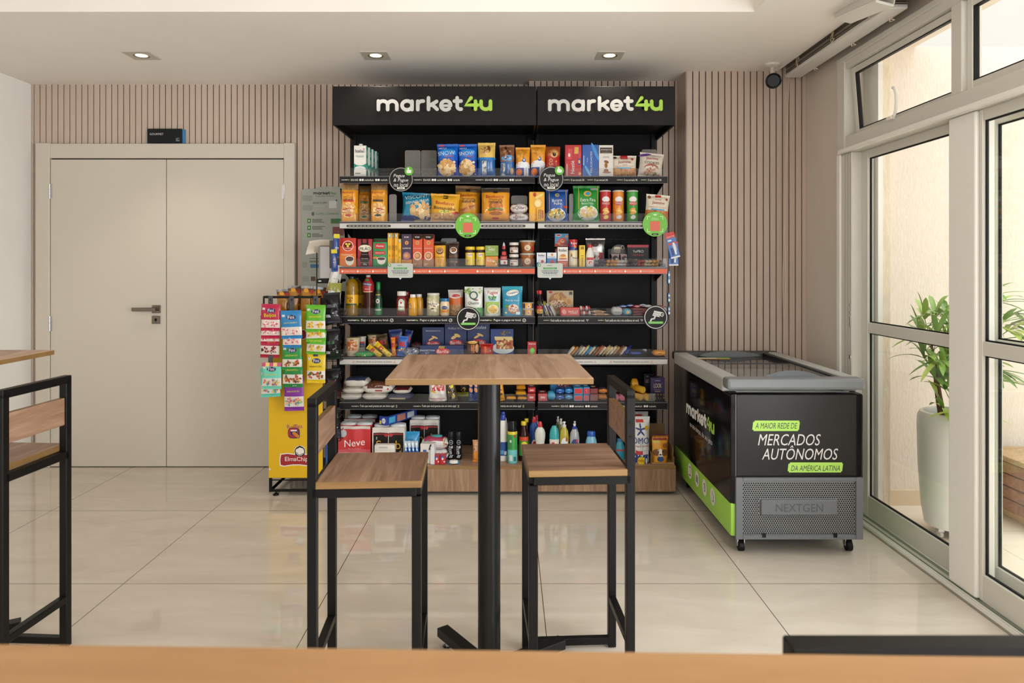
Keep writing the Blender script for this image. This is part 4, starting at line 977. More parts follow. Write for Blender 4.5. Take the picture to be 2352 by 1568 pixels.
# ---- top shelf
for k, (x0, y0) in enumerate(((813, 334), (822, 338), (829, 342.5), (834, 346.5))):
    d = D0+.072*k; X, w, h = G(813, 841.5, 334, Z1, D0); X = wx(827.2, D0)+.008*k
    b = B(); b.box(-w/2, w/2, 0, .064, 0, h, M('#ece9e2', .3), .0015, {'+x': M('#2f9a84', .3)})
    f = FLAT(0); deco = [('r', '#1f9079', -1, 1, .24, .42), ('e', '#ece9e2', 0, .46, .93, .1), ('r', '#ece9e2', -.93, .93, .44, .5), ('e', '#ece9e2', 0, .27, .9, .06), ('e', '#dfe3e6', 0, .3, .75, .045), ('t', 'Italac', '#2a3038', 0, .82, .74, {'bold': .03}), ('e', '#d8483a', .62, .885, .1, .02), ('t', 'Desnatado', '#2c8c78', 0, .665, .66, {'shear': .2}), ('r', '#2c8c78', -.6, .6, .628, .634), ('r', '#5c6066', -.75, .1, .1, .125), ('r', '#a9adb0', -.8, .8, .06, .07)]
    decorate(b, f, w, h, deco)
    for zz in (.2, .45, .7): b.X = Matrix(((0, -1, 0, w/2), (1, 0, 0, 0), (0, 0, 1, 0), (0, 0, 0, 1))); b.rect(.008, .03, zz*h, zz*h+.03, '#e4ece6', FLAT(0), .0008); b.X = Matrix()
    c = B(); c.X = Matrix.Translation((0, .022, h)); c.lathe([(.012, 0), (.012, .012)], WHITE, 16)
    place(b, 'milk_carton', ['white and teal milk carton standing in front', 'second milk carton from the front, mostly hidden, teal side showing', 'third milk carton from the front of the teal row', 'rearmost milk carton of the teal row'][k], 'carton', X, d, Z1, 0, 0, 'milk cartons', [(c, 'cap')])
divider(930, 966, 345, Z1, 4.5, 'hazy divider standing nearer the milk cartons, its left half of the pair')
divider(967, 1003, 345, Z1, 4.5, 'hazy divider right beside the blue cereal bags')
FL = ['#d9a25c', '#e8c489', '#c88f4b', '#f0d6a6']
for x0, x1, t in ((1004, 1053, 'blue sugar-flake cereal bag, left of the pair'), (1052, 1097, 'blue sugar-flake cereal bag, right of the pair')):
    bag('cereal_bag', t, 'cereal bag', x0, x1, 329, Z1, D0+(.01 if x0 > 1040 else 0), [(.5, '#1d3f9e'), (1, '#1a62c4')], [('e', '#e2d0b8', -.1, .28, .82, .25), ('b', FL, -.1, .28, .8, .24, 60), ('e', '#2a8fe0', 0, .72, .8, .12), ('t', 'SNOW', '#d9dde4', -.1, .71, .8, {'bold': .03, 'rot': 4}), ('t', 'FLAKES', '#e0562f', .15, .615, .4, {'bold': .03}), ('t', 'NESTLÉ', '#e6e8ec', -.45, .86, .36), ('r', '#d0432f', -.8, -.3, .93, .97), ('e', '#2a3f8e', .62, .44, .22, .07), ('e', '#e9dccb', .62, .44, .12, .035), ('b', ['#e8c08a', '#e39a5a'], .5, .12, .45, .08, 6)], .06, group='blue cereal bags', tilt=-1)
CK = ['#d8ab5e', '#e6c27c', '#8a5a33']
bag('cake_pack', 'blue and yellow cookie pack with vanilla slices', 'cookie pack', 1097, 1138, 326, Z1, D0, [(.55, '#1f67ad'), (1, '#e6bf5f')], [('e', '#dfb268', -.25, .76, .5, .15), ('b', CK, -.2, .76, .5, .14, 20), ('e', '#7a4a2b', .2, .8, .25, .1), ('r', '#2b7cc2', -1, 1, .5, .56), ('r', '#e4e4e0', -.5, -.02, .08, .46), ('r', '#16304f', -.46, -.06, .09, .45), ('t', 'Renata', '#e8e6e2', -.26, .27, .34, {'rot': 90, 'bold': .03}), ('t', 'Cookies sabor', '#dfe8f0', .2, .3, .27, {'rot': 90}), ('t', 'Chocolate', '#dfe8f0', .48, .3, .24, {'rot': 90})], .06)
bag('cake_pack', 'blue and brown cookie pack with chocolate picture', 'cookie pack', 1148, 1183, 331, Z1, D0, [(.47, '#1f5a98'), (1, '#8a5a3e')], [('b', ['#6a3c26', '#a9714a', '#c08a62', '#4a2818'], -.2, .75, .7, .2, 20), ('e', '#4f9cd6', .1, .58, .85, .09), ('b', ['#d9e4ee', '#6a3c26'], .1, .6, .5, .08, 8), ('r', '#e4e4e0', -.8, -.3, .06, .42), ('r', '#16304f', -.76, -.34, .07, .41), ('t', 'Renata', '#e8e6e2', -.55, .24, .31, {'rot': 90, 'bold': .03}), ('t', 'Chocolate', '#dfe8f0', .1, .25, .28, {'rot': 90}), ('e', '#c89a6a', .6, .18, .22, .1)], .06, tilt=-1)
for x0, x1, y0, t in ((1184, 1218, 337, 'orange and blue toast pack, left of the pair'), (1219, 1254, 331, 'orange and blue toast pack, right of the pair with raised corner')):
    bag('cake_pack', t, 'toast pack', x0, x1, y0, Z1, D0, [(.3, '#23469c'), (.42, '#dfe2e6'), (1, '#e69a2c')], [('e', '#d88a26', -.2, .8, .5, .12), ('b', ['#eeb24a', '#e0a03c', '#c8862a'], -.1, .74, .7, .18, 14), ('e', '#e8eaee', 0, .42, .85, .09), ('e', '#2c57a8', .15, .56, .24, .07), ('e', '#dfe2e6', .15, .56, .12, .03), ('e', '#e2762f', -.5, .16, .4, .11), ('r', '#dcdfe4', .15, .75, .04, .31), ('t', 'PULLMAN', '#a3312c', .45, .17, .25, {'rot': 90, 'bold': .03})], .055, group='orange and blue toast packs')
bag('cake_pack', 'red pack with a chocolate-filled square roll', 'cake pack', 1253, 1288, 335, Z1, D0, [(.68, '#b3201f'), (1, '#a8562c')], [('e', '#c98342', .1, .77, .6, .14), ('e', '#e0b37a', .15, .74, .45, .12), ('e', '#3a1c12', .15, .73, .22, .07), ('t', 'Suíço', '#d9a262', -.4, .34, .5, {'rot': 84, 'bold': .02}), ('e', '#e8c04a', .4, .5, .08, .02)], .06, 'loaf')
box('chocolate_box', 'red box of wafers with gold sweets pictured', 'box', 1298, 1336, 332.5, Z1, D0, '#b9232a', [('r', '#d24450', -.75, -.25, .55, .88, .1), ('e', '#e6d2c8', -.5, .68, .13, .06), ('r', '#d9a84a', .1, .6, .72, .93, .05), ('r', '#c04048', .55, .85, .55, .78, .1), ('r', '#2c4e96', .5, .85, .38, .58, .1), ('r', '#e6b848', .6, .8, .42, .52), ('t', 'Nestlé', '#e6e2de', -.1, .3, .4, {'rot': 90, 'bold': .04}), ('r', '#cfa9a4', -.85, -.7, .03, .4), ('e', '#e0a05a', .75, .1, .16, .05)], .05)
box('chocolate_box', 'tall blue box with vertical white lettering', 'box', 1337.5, 1374.5, 332, Z1, D0, '#2157ab', [('e', '#3f8fd4', .6, .78, .2, .3, .4), ('e', '#5aa9de', -.3, .18, .16, .2, .5), ('t', 'FELICIDADES', '#dfe5ee', .1, .46, .66, {'rot': 90, 'bold': .03, 'h': .05}), ('r', '#8fb4dc', -.9, -.75, .36, .66), ('t', 'Garoto', '#cfdcf0', -.4, .52, .14, {'rot': 90})], .05)
box('chocolate_box', 'slim white box with a brown band and stacked almond', 'box', 1375.5, 1408.5, 333, Z1, D0, '#ded8cf', [('r', '#3f2b22', -.85, .85, .74, .92), ('t', 'AMANDITA', '#e2d9c8', 0, .85, .76, {'bold': .03}), ('r', '#b9a890', -.6, .6, .765, .772), ('t', 'CACAU', '#7a756c', 0, .62, .44), ('e', '#7a4a28', .05, .47, .34, .045, -.4), ('e', '#b9783c', 0, .36, .24, .085), ('e', '#4a2818', 0, .36, .06, .08), ('e', '#8a5430', 0, .2, .34, .05), ('e', '#a06a48', .1, .14, .6, .03)], .05)
bag('cookie_bag', 'cream cookie bag with orange bottom on the top shelf', 'cookie bag', 1406, 1464, 356, Z1, D0, [(.42, '#c98d55'), (1, '#dfd6c4')], [('b', ['#b97a45', '#d9a468', '#a5652f'], 0, .2, .9, .2, 24), ('r', '#c8332f', -.3, .25, .82, 1), ('t', 'INTEGRAL', '#f0dcd4', -.02, .88, .2), ('t', 'Jasmine', '#a83238', -.02, .67, .5, {'bold': .03}), ('t', 'COOKIES', '#5a4a3a', 0, .55, .2), ('t', 'BANANA COM CHOCOLATE', '#c06a2a', -.02, .49, .7, {'bold': .03}), ('r', '#4aa3cf', -.6, .5, .38, .435, .1), ('e', '#b03a34', .62, .82, .1, .055), ('e', '#5a3a28', -.75, .9, .15, .06)], .06, tilt=0)
bag('cookie_bag', 'cream and violet cookie bag tilted at the end of the top shelf', 'cookie bag', 1466, 1522, 350, Z1, D0, [(1, '#d8cdbf')], [('e', '#6a3f8a', -.55, .9, .55, .06, .25), ('e', '#a8604f', 0, .36, .6, .18), ('e', '#d8cdbf', 0, .3, .6, .16), ('b', ['#c88d6a', '#dca986', '#b97458'], 0, .22, .7, .16, 18), ('t', 'Jasmine', '#a83238', 0, .75, .5, {'bold': .03}), ('t', 'COOKIES', '#4a3a34', 0, .58, .6, {'bold': .01}), ('e', '#3f8f5a', .35, .16, .13, .05), ('b', ['#c06a6a', '#d9a0a0'], .6, .1, .3, .1, 6)], .06, tilt=6)
divider(1474, 1509, 343, Z1, 4.5, 'hazy divider behind the violet cookie bag on the top shelf')

# ---- second shelf: bread
BR = ['#c98a48', '#dba765', '#b5713a']
def bread(x0, x1, y0, d, t, band, dim=1):
    o = bag('bread_loaf', t, 'sliced bread', x0, x1, y0, Z2, d, [(.82, '#e59a1f'), (1, '#a9855c')], [('e', '#f0d28a', 0, .3, .9, .2), ('e', '#d9a066', 0, .38, .75, .1), ('e', '#b5482f', 0, .31, .7, .05), ('e', '#e6d6bf', 0, .28, .75, .045), ('e', '#c98d52', 0, .25, .78, .04), ('t', 'Bauducco', '#b3261e', -.05, .76, .72, {'bold': .03, 'shear': .1}), ('t', 'PÃO', '#6a4420', 0, .68, .14), ('t', 'fermentação', '#4a2c18', 0, .635, .55, {'bold': .03}), ('t', 'natural', '#3a2214', 0, .585, .56, {'bold': .04}), ('r', band, -.6, .6, .52, .56), ('e', band, 0, .17, .4, .03), ('b', BR, 0, .9, .8, .05, 10)], .09, 'loaf', group='orange sandwich bread packs', seal=.02, pinch=.02, backcol=M('#b98a50', .3))
bread(780.5, 820, 420, D0, 'orange bread pack with a red band, first on the bread shelf', '#c0302a')
bread(821.5, 851, 425, D0+.13, 'orange bread pack with a green band set back in shade', '#3f8a4a')
bread(849, 887.5, 420, D0, 'orange bread pack with a dark band and seeded sandwich', '#3a2f2c')
divider(894, 911, 446, Z2, D0+.05, 'hazy divider between bread packs and the teal bag', SMOKE)
bag('bread_bag', 'teal and navy bag of small rolls leaning right', 'bread bag', 917, 994, 441, Z2, D0+.03, [(.2, '#1c3a86'), (1, '#1f86a8')], [('e', '#d9b07a', .25, .4, .68, .33), ('b', ['#d8a868', '#e6c48c', '#c38a4c', '#f0d8a8'], .25, .38, .7, .3, 22), ('r', '#1c3a86', -.85, .95, .1, .22), ('t', 'VISCONTI', '#e0e6ea', -.05, .86, .72, {'rot': 10, 'bold': .03}), ('t', 'BISNAGUINHA', '#e0e6ea', 0, .7, .7, {'rot': 12, 'bold': .03}), ('e', '#e2c492', .4, .06, .6, .05)], .10, tilt=3, pinch=.1)
bag('bread_bag', 'yellow bag of small rolls with wavy red lettering', 'bread bag', 986, 1054, 444, Z2, D0-.005, [(.32, '#c9975a'), (1, '#e2a626')], [('e', '#e2a626', 0, .4, .9, .1), ('b', ['#d8a868', '#e6c48c', '#c38a4c', '#b97a40'], 0, .17, .85, .15, 18), ('t', 'Bauducco', '#b3261e', 0, .66, .62, {'bold': .03, 'rot': -5}), ('t', 'Bisnaguinha', '#4a2c18', 0, .46, .74, {'bold': .03, 'rot': -4}), ('e', '#e9dc6a', .02, .36, .4, .06), ('t', 'original', '#5a7a2a', .02, .36, .3), ('r', '#3a2a1c', -.12, .2, .82, .94), ('e', '#c0302a', .75, .32, .2, .05, .2)], .07, pinch=.08, tilt=2)
bag('bread_bag', 'orange bag of hot dog buns, the tallest on its shelf', 'bread bag', 1042, 1101, 425, Z2, D0+.09, [(.82, '#e09a22'), (1, '#8a6a48')], [('e', '#c98d52', .1, .38, .75, .07, .35), ('e', '#b5602f', .1, .4, .7, .035, .35), ('b', ['#e9d08a'], -.6, .45, .3, .25, 5), ('t', 'Bauducco', '#b3261e', .05, .74, .6, {'bold': .03, 'rot': 3}), ('t', 'fermentação', '#4a2c18', .1, .635, .46, {'rot': 3, 'bold': .03}), ('t', 'natural', '#3a2214', .1, .58, .5, {'rot': 3, 'bold': .04}), ('r', '#2f241c', -.15, .2, .84, .9)], .09, tilt=2, pinch=.03, backcol=M('#b98a50', .3))
bag('bread_bag', 'orange bag of burger buns with a burger pictured', 'bread bag', 1105, 1171, 430, Z2, D0, [(.86, '#e59a1f'), (1, '#55483a')], [('e', '#b8682c', .02, .46, .5, .13), ('e', '#4f8a3a', .02, .36, .54, .05), ('e', '#b03a2a', .02, .33, .5, .04), ('e', '#d9a24a', .02, .3, .5, .03), ('e', '#a85c28', .02, .25, .46, .06), ('b', ['#ecd58a'], -.65, .35, .2, .25, 4), ('t', 'Bauducco', '#b3261e', -.05, .74, .62, {'bold': .03}), ('t', 'fermentação', '#4a2c18', 0, .65, .46, {'bold': .03}), ('t', 'natural', '#3a2214', 0, .59, .46, {'bold': .04}), ('e', '#c0302a', 0, .11, .25, .03), ('r', '#2f241c', -.15, .15, .84, .9)], .09, seal=.03, pinch=.03)
divider(1174, 1211, 449, Z2, D0+.16, 'hazy divider behind the two white and wine snack packs')
sack('snack_pack', 'white and wine snack pack lying under its twin', 'snack pack', 1170, 1214, 488, 508.5, D0, .12, ['#e0dad6', '#d9d3cf'], [('t', 'eQlibri', '#5a2032', 0, .5, .6, {'bold': .03}), ('r', '#7a2238', -.9, .9, .86, 1), ('e', '#a02c40', -.3, .5, .1, .3), ('e', '#e0dad6', -.3, .5, .05, .2)], 'white snack packs', z=Z2)
sack('snack_pack', 'white and wine snack pack lying on top of its twin', 'snack pack', 1172, 1213, 466, 489, D0+.01, .12, ['#e0dad6', '#d9d3cf'], [('t', 'eQlibri', '#5a2032', 0, .5, .72, {'bold': .03}), ('r', '#7a2238', -.9, .9, .9, 1), ('r', '#6a2034', -1, 1, 0, .14)], 'white snack packs')
box('toast_box', 'yellow toast carton with sideways red lettering', 'toast carton', 1215.5, 1251, 440, Z2, D0, '#e9ad24', [('e', '#d99a3a', .15, .62, .6, .17), ('e', '#ecc878', .15, .62, .5, .14), ('e', '#f2dc9a', .1, .6, .35, .1), ('e', '#b3261e', -.3, .9, .2, .07), ('t', 'Bauducco', '#b3261e', -.15, .25, .4, {'rot': 90, 'bold': .03}), ('t', 'fermentação', '#4a2c18', .2, .25, .3, {'rot': 90, 'bold': .03}), ('t', 'natural', '#4a2c18', .42, .25, .3, {'rot': 90, 'bold': .04}), ('r', '#c8463c', .65, .85, .12, .38), ('e', '#f0d070', .3, .85, .6, .05, .5)], .07, bev=.004)
ST = ['#e6c64a', '#d8b03c', '#f0dc8a']
bag('potato_stick_bag', 'blue bag of straw potatoes with a filled plate', 'snack bag', 1254, 1306, 434, Z2, D0, [(1, '#1f4f9e')], [('e', '#dfe2e4', -.05, .22, .8, .2), ('e', '#c9b070', -.05, .23, .7, .17), ('b', ST+['#5a5f28', '#cfd2d4'], -.05, .24, .65, .15, 40), ('e', '#e0a23a', .0, .82, .2, .06), ('e', '#3f8fc8', .05, .82, .13, .035), ('t', 'Batata', '#dfe6ee', -.02, .66, .44, {'bold': .04, 'rot': 5}), ('t', 'Palha', '#dfe6ee', .05, .56, .34, {'bold': .04, 'rot': 4}), ('r', '#c23a34', .55, .95, .42, .49), ('r', '#d8a93c', -.72, -.67, .3, .98), ('r', '#d8a93c', .78, .83, .3, .98)], .07)
divider(1307, 1320, 445, Z2, D0+.05, 'hazy divider between the blue and the green straw potato bags')
bag('potato_stick_bag', 'green bag of straw potatoes with a filled plate', 'snack bag', 1317, 1379, 425, Z2, D0, [(1, '#258a35')], [('e', '#dfe2dc', .1, .24, .75, .2), ('e', '#d9c8a0', .1, .25, .66, .16), ('b', ST+['#d9b0a8', '#e2c8c0'], .1, .25, .6, .14, 30), ('e', '#c03a34', .3, .33, .06, .05, .4), ('e', '#3f7f3a', .2, .38, .2, .03), ('e', '#e0b03a', .05, .77, .28, .08), ('e', '#3f9ac8', .08, .77, .18, .05), ('t', 'Extra Fina', '#e6ecdf', .08, .6, .56, {'bold': .03, 'h': .09}), ('t', 'Batata Palha', '#d9e6d0', .05, .5, .44, {'bold': .02}), ('r', '#e0c24a', -.62, -.58, .35, .99), ('r', '#e0c24a', .8, .84, .35, .99), ('r', '#c9cdc8', .3, .85, .87, .93)], .08)
for x0, c, t, c2 in ((1378.5, '#b8262a', 'red', '#e0b058'), (1408.5, '#dd8424', 'orange', '#e9a840'), (1441, '#3f9a3a', 'green', '#d99a3c')):
    round_('crisp_tube', t+' tube of stacked crisps with a white rim', 'crisps', x0, x0+27, 436, Z2, D0+.01, [(.93, 0, c), (.96, .01), (.96, .955), (1, .956, '#dad8d4'), (1, .985), (.9, 1)], [('e', '#e4e2de', 0, .71, .7, .09), ('e', '#c02a2c', 0, .58, .78, .06), ('t', 'PRINGLES', '#eee6da', 0, .58, .66, {'bold': .04, 'h': .065}), ('e', c2, -.1, .38, .55, .06, .4), ('e', '#e9c97a', .15, .33, .5, .05, -.3), ('e', c2, -.1, .28, .5, .05, .3), ('e', '#d8d2cc' if t != 'red' else '#e6c060', 0, .15, .5, .06, .3)], group='crisp tubes')
bag('cookie_bag', 'cream and orange cookie bag above the green round sign', 'cookie bag', 1481, 1536, 446, Z2, D0, [(.42, '#c97a3a'), (1, '#dfd6c4')], [('b', ['#b9682c', '#d9944c', '#c47a3a'], 0, .22, .9, .2, 18), ('r', '#c8332f', -.25, .25, .8, .98), ('t', 'INTEGRAL', '#f0dcd4', 0, .87, .18), ('t', 'Jasmine', '#a83238', 0, .68, .52, {'bold': .03}), ('t', 'AMÊNDOAS E CASTANHAS', '#c06a2a', -.02, .53, .75, {'bold': .03}), ('r', '#4aa3cf', -.55, .55, .42, .47, .06), ('e', '#b03a34', .7, .84, .1, .05), ('e', '#8a5a34', -.75, .88, .14, .06)], .06, tilt=5)

# ---- third shelf: coffee and sweets
def cup(u, v, ru, rv, c='#e6ded2', k='#4a2616'): return [('e', c, u, v-rv*.35, ru, rv), ('e', c, u, v, ru*1.08, rv*.62), ('e', k, u, v, ru*.92, rv*.48)]
box('coffee_brick', 'red and orange vacuum coffee brick with hearts', 'coffee', 780, 817.5, 546, Z3, D0, '#c0301f', [('r', '#d9571f', -1, 1, 0, .72), ('r', '#e07a2a', -1, 1, 0, .45), ('e', '#e6dcd2', .02, .72, .68, .18), ('e', '#b3201f', .02, .72, .6, .16), ('e', '#2a1812', .02, .755, .46, .085), ('e', '#e6c23a', -.16, .785, .16, .035), ('e', '#e6c23a', .2, .785, .16, .035), ('e', '#e6c23a', .02, .71, .16, .045), ('t', '3 corações', '#efe4da', .02, .635, .5, {'bold': .03}), ('t', 'Tradicional', '#f0dccb', -.1, .42, .68, {'bold': .03})]+cup(.25, .27, .52, .17), .06, side='#b3351c', bev=.005, rough=.25)
box('coffee_brick', 'dark red and black vacuum coffee brick', 'coffee', 820.5, 855, 548, Z3, D0, '#9c1a26', [('r', '#241311', -.5, .5, .02, .98), ('e', '#241311', 0, .3, .66, .2), ('r', '#8a1f26', -.25, .22, .84, .98), ('e', '#d8c9a0', .02, .655, .86, .13), ('e', '#e9dfc8', .02, .655, .8, .11), ('t', 'PILÃO', '#1c1210', .03, .655, .72, {'bold': .04, 'shear': .15, 'h': .13}), ('t', 'TRADICIONAL', '#d8cfc4', 0, .29, .48), ('r', '#8a7a70', -.4, .4, .43, .45), ('r', '#8a7a70', -.55, .55, .14, .155), ('t', '500g', '#d8cfc4', .05, .085, .24)], .06, side='#7c1620', bev=.006, rough=.22)
box('coffee_brick', 'green vacuum coffee brick with red label and cup', 'coffee', 856, 889.5, 555, Z3, D0, '#1f8a48', [('r', '#c22a30', -.7, .65, .72, .93), ('t', 'Melitta', '#efe6e0', 0, .83, .5, {'bold': .03, 'shear': .2}), ('r', '#c22a30', -.78, .75, .49, .62), ('t', 'TRADICIONAL', '#efe6e0', 0, .555, .62, {'bold': .03}), ('e', '#e0752a', -.6, .36, .4, .04), ('e', '#e6dcd0', .2, .22, .55, .13)]+cup(.2, .32, .6, .12, '#e9e2d6'), .06, side='#1a6b3a', bev=.005, rough=.25)
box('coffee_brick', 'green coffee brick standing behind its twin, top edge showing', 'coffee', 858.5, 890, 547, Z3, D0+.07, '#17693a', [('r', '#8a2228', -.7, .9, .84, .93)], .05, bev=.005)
for k, (x0, x1, y0, d, t) in enumerate(((890.3, 899.6, 535, D0, 'first of the thin yellow filter boxes, next to the green coffee'), (900.3, 905.5, 535, D0+.02, 'second thin yellow filter box, set back in shade'), (906.2, 914, 535, D0, 'third thin yellow filter box from the green coffee'), (914.5, 921.5, 548, D0, 'shorter yellow filter box next to the purple carton'))):
    box('filter_box', t, 'coffee filter box', x0, x1, y0, Z3, d, '#e9ad1c', [('e', '#3f93b8', 0, .92, .6, .07), ('e', '#d9e6ea', 0, .92, .3, .05), ('t', '103' if k < 3 else '102', '#7a6416', 0, .56, .13, {'rot': 90, 'bold': .02}), ('r', '#b98c1c', -.4, .4, .3, .36), ('r', '#6a6a6a', -.7, .7, .02, .1)], .12, group='thin yellow filter boxes')
for x0, x1, c, c2, s, t in ((922.5, 946, '#3a2440', '#c9822f', 'SUPREMO', 'purple coffee capsule carton'), (947.5, 970.5, '#cf4f22', '#9c6a48', 'CHOCOLATTO', 'orange capsule carton beside the purple one'), (972.5, 996, '#cf4f22', '#9c6a48', 'CHOCOLATTO', 'orange capsule carton beside the gold pouch')):
    box('capsule_carton', t, 'capsule carton', x0, x1, 537.5, Z3, D0, c, [('r', c2, -1, 1, 0, .22), ('e', '#2a1a18', 0, .905, 1, .085) if s != 'SUPREMO' else ('r', '#35203c', -1, 1, .9, 1), ('r', '#2a1a18' if s != 'SUPREMO' else '#35203c', -1, 1, .9, .995), ('t', 'tres', '#eee6e0', -.05, .91, .44, {'bold': .05}), ('e', '#dfa25a', 0, .735, .36, .06), ('e', '#b3743a', 0, .735, .26, .04), ('t', s, '#eadfd6', 0, .565, .8, {'bold': .03}), ('e', '#e6d8c8' if s != 'SUPREMO' else '#7a4aa0', 0, .33, .78, .13), ('e', '#b97a48', 0, .335, .66, .105), ('e', '#d09a68', -.1, .345, .35, .05), ('r', '#d9a878', -.9, -.1, .08, .1), ('r', '#d9a878', -.9, -.3, .04, .06)], .07, group='tall capsule cartons')
bag('cappuccino_pouch', 'gold cappuccino pouch with a dark top', 'drink pouch', 996.5, 1024, 554, Z3, D0, [(.84, '#dca021'), (1, '#2a1a12')], [('e', '#5a3218', 0, .62, .62, .13), ('e', '#c9a074', 0, .64, .5, .09), ('e', '#8a5a38', 0, .65, .38, .06), ('t', 'cappuccino', '#8a5a14', .02, .38, .7, {'shear': .15}), ('e', '#c98a1c', 0, .25, .36, .1)], .05, 'pouch', tilt=-1)
divider(1013, 1049, 547, Z3, 4.5, 'hazy divider behind the dark chocolate pouch')
bag('chocolate_pouch', 'dark brown hot chocolate pouch with a cup', 'drink pouch', 1027, 1054, 555, Z3, D0+.02, [(1, '#3a2118')], [('e', '#e2dcd4', .05, .66, .62, .13), ('e', '#6a3a22', .05, .68, .5, .09), ('e', '#9c6040', .05, .69, .3, .05), ('t', 'CHOCOLATE', '#b9642f', .05, .42, .75, {'bold': .04}), ('r', '#8a7a70', -.8, .3, .19, .21), ('e', '#c06a34', .6, .19, .16, .03)], .045, 'pouch')
for x0, t in ((1068, 'yellow-lidded chocolate powder jar beside the dark pouch'), (1092.5, 'yellow-lidded chocolate powder jar beside the tea boxes')):
    round_('chocolate_jar', t, 'jar', x0, x0+22.5, 566, Z3, D0, [(.84, 0, '#3a2014'), (.96, .03), (.98, .08, '#e2c22a'), (.98, .68), (.96, .70, '#3a2014'), (.86, .84)], [('e', '#e6e2d8', -.1, .58, .62, .09), ('t', 'Toddy', '#b3262a', 0, .58, .62, {'bold': .05, 'rot': 8}), ('r', '#5a5a48', -.7, -.25, .3, .33), ('r', '#5a5a48', -.7, -.35, .24, .26)], [('lid', [(.98, .84, '#e0bf22'), (1, .86), (1, .98), (.94, 1)])], group='yellow-lidded jars')
box('tea_box', 'orange tea box under the green one', 'tea box', 1115, 1144, 588.5, Z3, D0, '#dd8a20', [('t', 'leão', '#efe2c8', -.25, .62, .5, {'bold': .04}), ('t', 'chá', '#efe2c8', -.6, .84, .2), ('b', ['#4f8a3a', '#e6e2d0', '#3f7030'], .6, .4, .4, .4, 14)], .08)
box('tea_box', 'green tea box stacked on the orange one', 'tea box', 1114.5, 1144.5, 563.5, Z3+.0672, D0, '#86a04a', [('t', 'leão', '#e9e6d0', 0, .64, .48, {'bold': .04}), ('t', 'chá', '#e9e6d0', -.4, .84, .2), ('r', '#c9d0a0', -.8, .0, .36, .4), ('b', ['#5a7a34', '#6f8a3e'], .7, .5, .3, .4, 8)], .08)
round_('sweetener_bottle', 'dark sweetener bottle with red collar and pale nozzle', 'bottle', 1147, 1167.5, 556, Z3, D0, [(.86, 0, '#1c1a22'), (.95, .04), (.95, .3), (.8, .48), (.42, .66), (.36, .72)], [('r', '#b3262c', -.85, .85, .28, .44), ('r', '#e0dcd8', -.85, .85, .1, .27), ('t', 'ADOCYL', '#efe6e2', 0, .36, .75, {'bold': .04}), ('e', '#b3262c', .2, .17, .3, .06), ('r', '#c8463f', -.5, .6, .48, .62)], [('cap', [(.42, .72, '#b3262c'), (.42, .84), (.3, .85, '#cfd4d2'), (.24, .93), (.12, .96), (.1, 1)])], sy=.8)
for y0, y1, z, t in ((583.5, 613, 0, 'hazelnut spread jar at the bottom of its stack'), (556.5, 583, .0815, 'hazelnut spread jar stacked on another')):
    round_('spread_jar', t, 'jar', 1169.5, 1191.5, y0, Z3+z, D0, [(.9, 0, '#3a2016'), (1, .04), (1, .5), (.94, .66), (.86, .76)], [('r', '#e0dcd6', -.95, .95, .1, .55), ('t', 'nutella', '#a8282a', -.02, .44, .8, {'bold': .04}), ('e', '#7a4a2a', -.5, .22, .3, .09), ('e', '#d9c8a8', .1, .2, .3, .08)], [('lid', [(.97, .76, '#dedad2'), (1, .78), (1, .97), (.95, 1)])], group='hazelnut spread jars')
for y0, z, t in ((580.8, 0, 'caramel tub with a clear lid at the bottom of its stack'), (551.5, .0883, 'caramel tub with a clear lid on top of its stack')):
    round_('caramel_tub', t, 'tub', 1192.8, 1230.5, y0, Z3+z, D0+.02, [(.72, 0, '#a5612f'), (.76, .03), (.93, .84)], [('r', '#8a4a24', -.95, .95, .12, .3), ('e', '#d9c0a0', 0, .4, .42, .24), ('b', ['#5a3a2a', '#b97a4a', '#e6c8a0'], 0, .33, .36, .14, 8), ('r', '#c0302a', .6, .95, .2, .5)], [('lid', [(.95, .84, FILM), (1, .86, M('#b9b0a4', .2)), (1, .95), (.95, 1)])], group='caramel tubs')
box('cream_carton', 'small blue and white cream carton behind the help card', 'carton', 1232.5, 1254.5, 580, Z3, D0, '#dfe2e6', [('r', '#2a6aa8', -1, 1, 0, .3), ('e', '#dfe2e6', .1, .3, .6, .1), ('t', 'Italac', '#1f2a3a', .05, .82, .68, {'bold': .04}), ('t', 'Creme de Leite', '#2a5a98', 0, .68, .6), ('e', '#c0342f', .2, .38, .3, .1), ('e', '#2a6aa8', -.2, .2, .7, .08)], .05, side='#3a78b0')
box('cream_carton', 'small blue carton with a strawberry', 'carton', 1256.5, 1278.5, 580, Z3, D0, '#2f7ab8', [('r', '#d6dce2', -1, 1, .6, 1), ('e', '#d6862f', .05, .85, .25, .09), ('t', 'Piracanjuba', '#2a5a98', 0, .68, .75, {'bold': .03}), ('e', '#b92f34', .1, .32, .42, .18), ('e', '#e0e6ec', 0, .12, .9, .1)], .05)
box('pudding_box', 'white pudding carton with a caramel flan', 'carton', 1280.5, 1304.5, 567, Z3, D0, '#e0dcd6', [('r', '#c0502f', -1, 1, 0, .3), ('t', 'Italac', '#1f2a3a', .05, .84, .78, {'bold': .04}), ('e', '#e6c070', .05, .5, .7, .14), ('e', '#c07a34', .05, .57, .5, .07), ('e', '#b03a2a', .05, .4, .85, .03), ('t', 'Leite Condensado', '#efd8cc', 0, .2, .75), ('t', 'semidesnatado', '#efd8cc', 0, .12, .6)], .06, side='#d0a890')
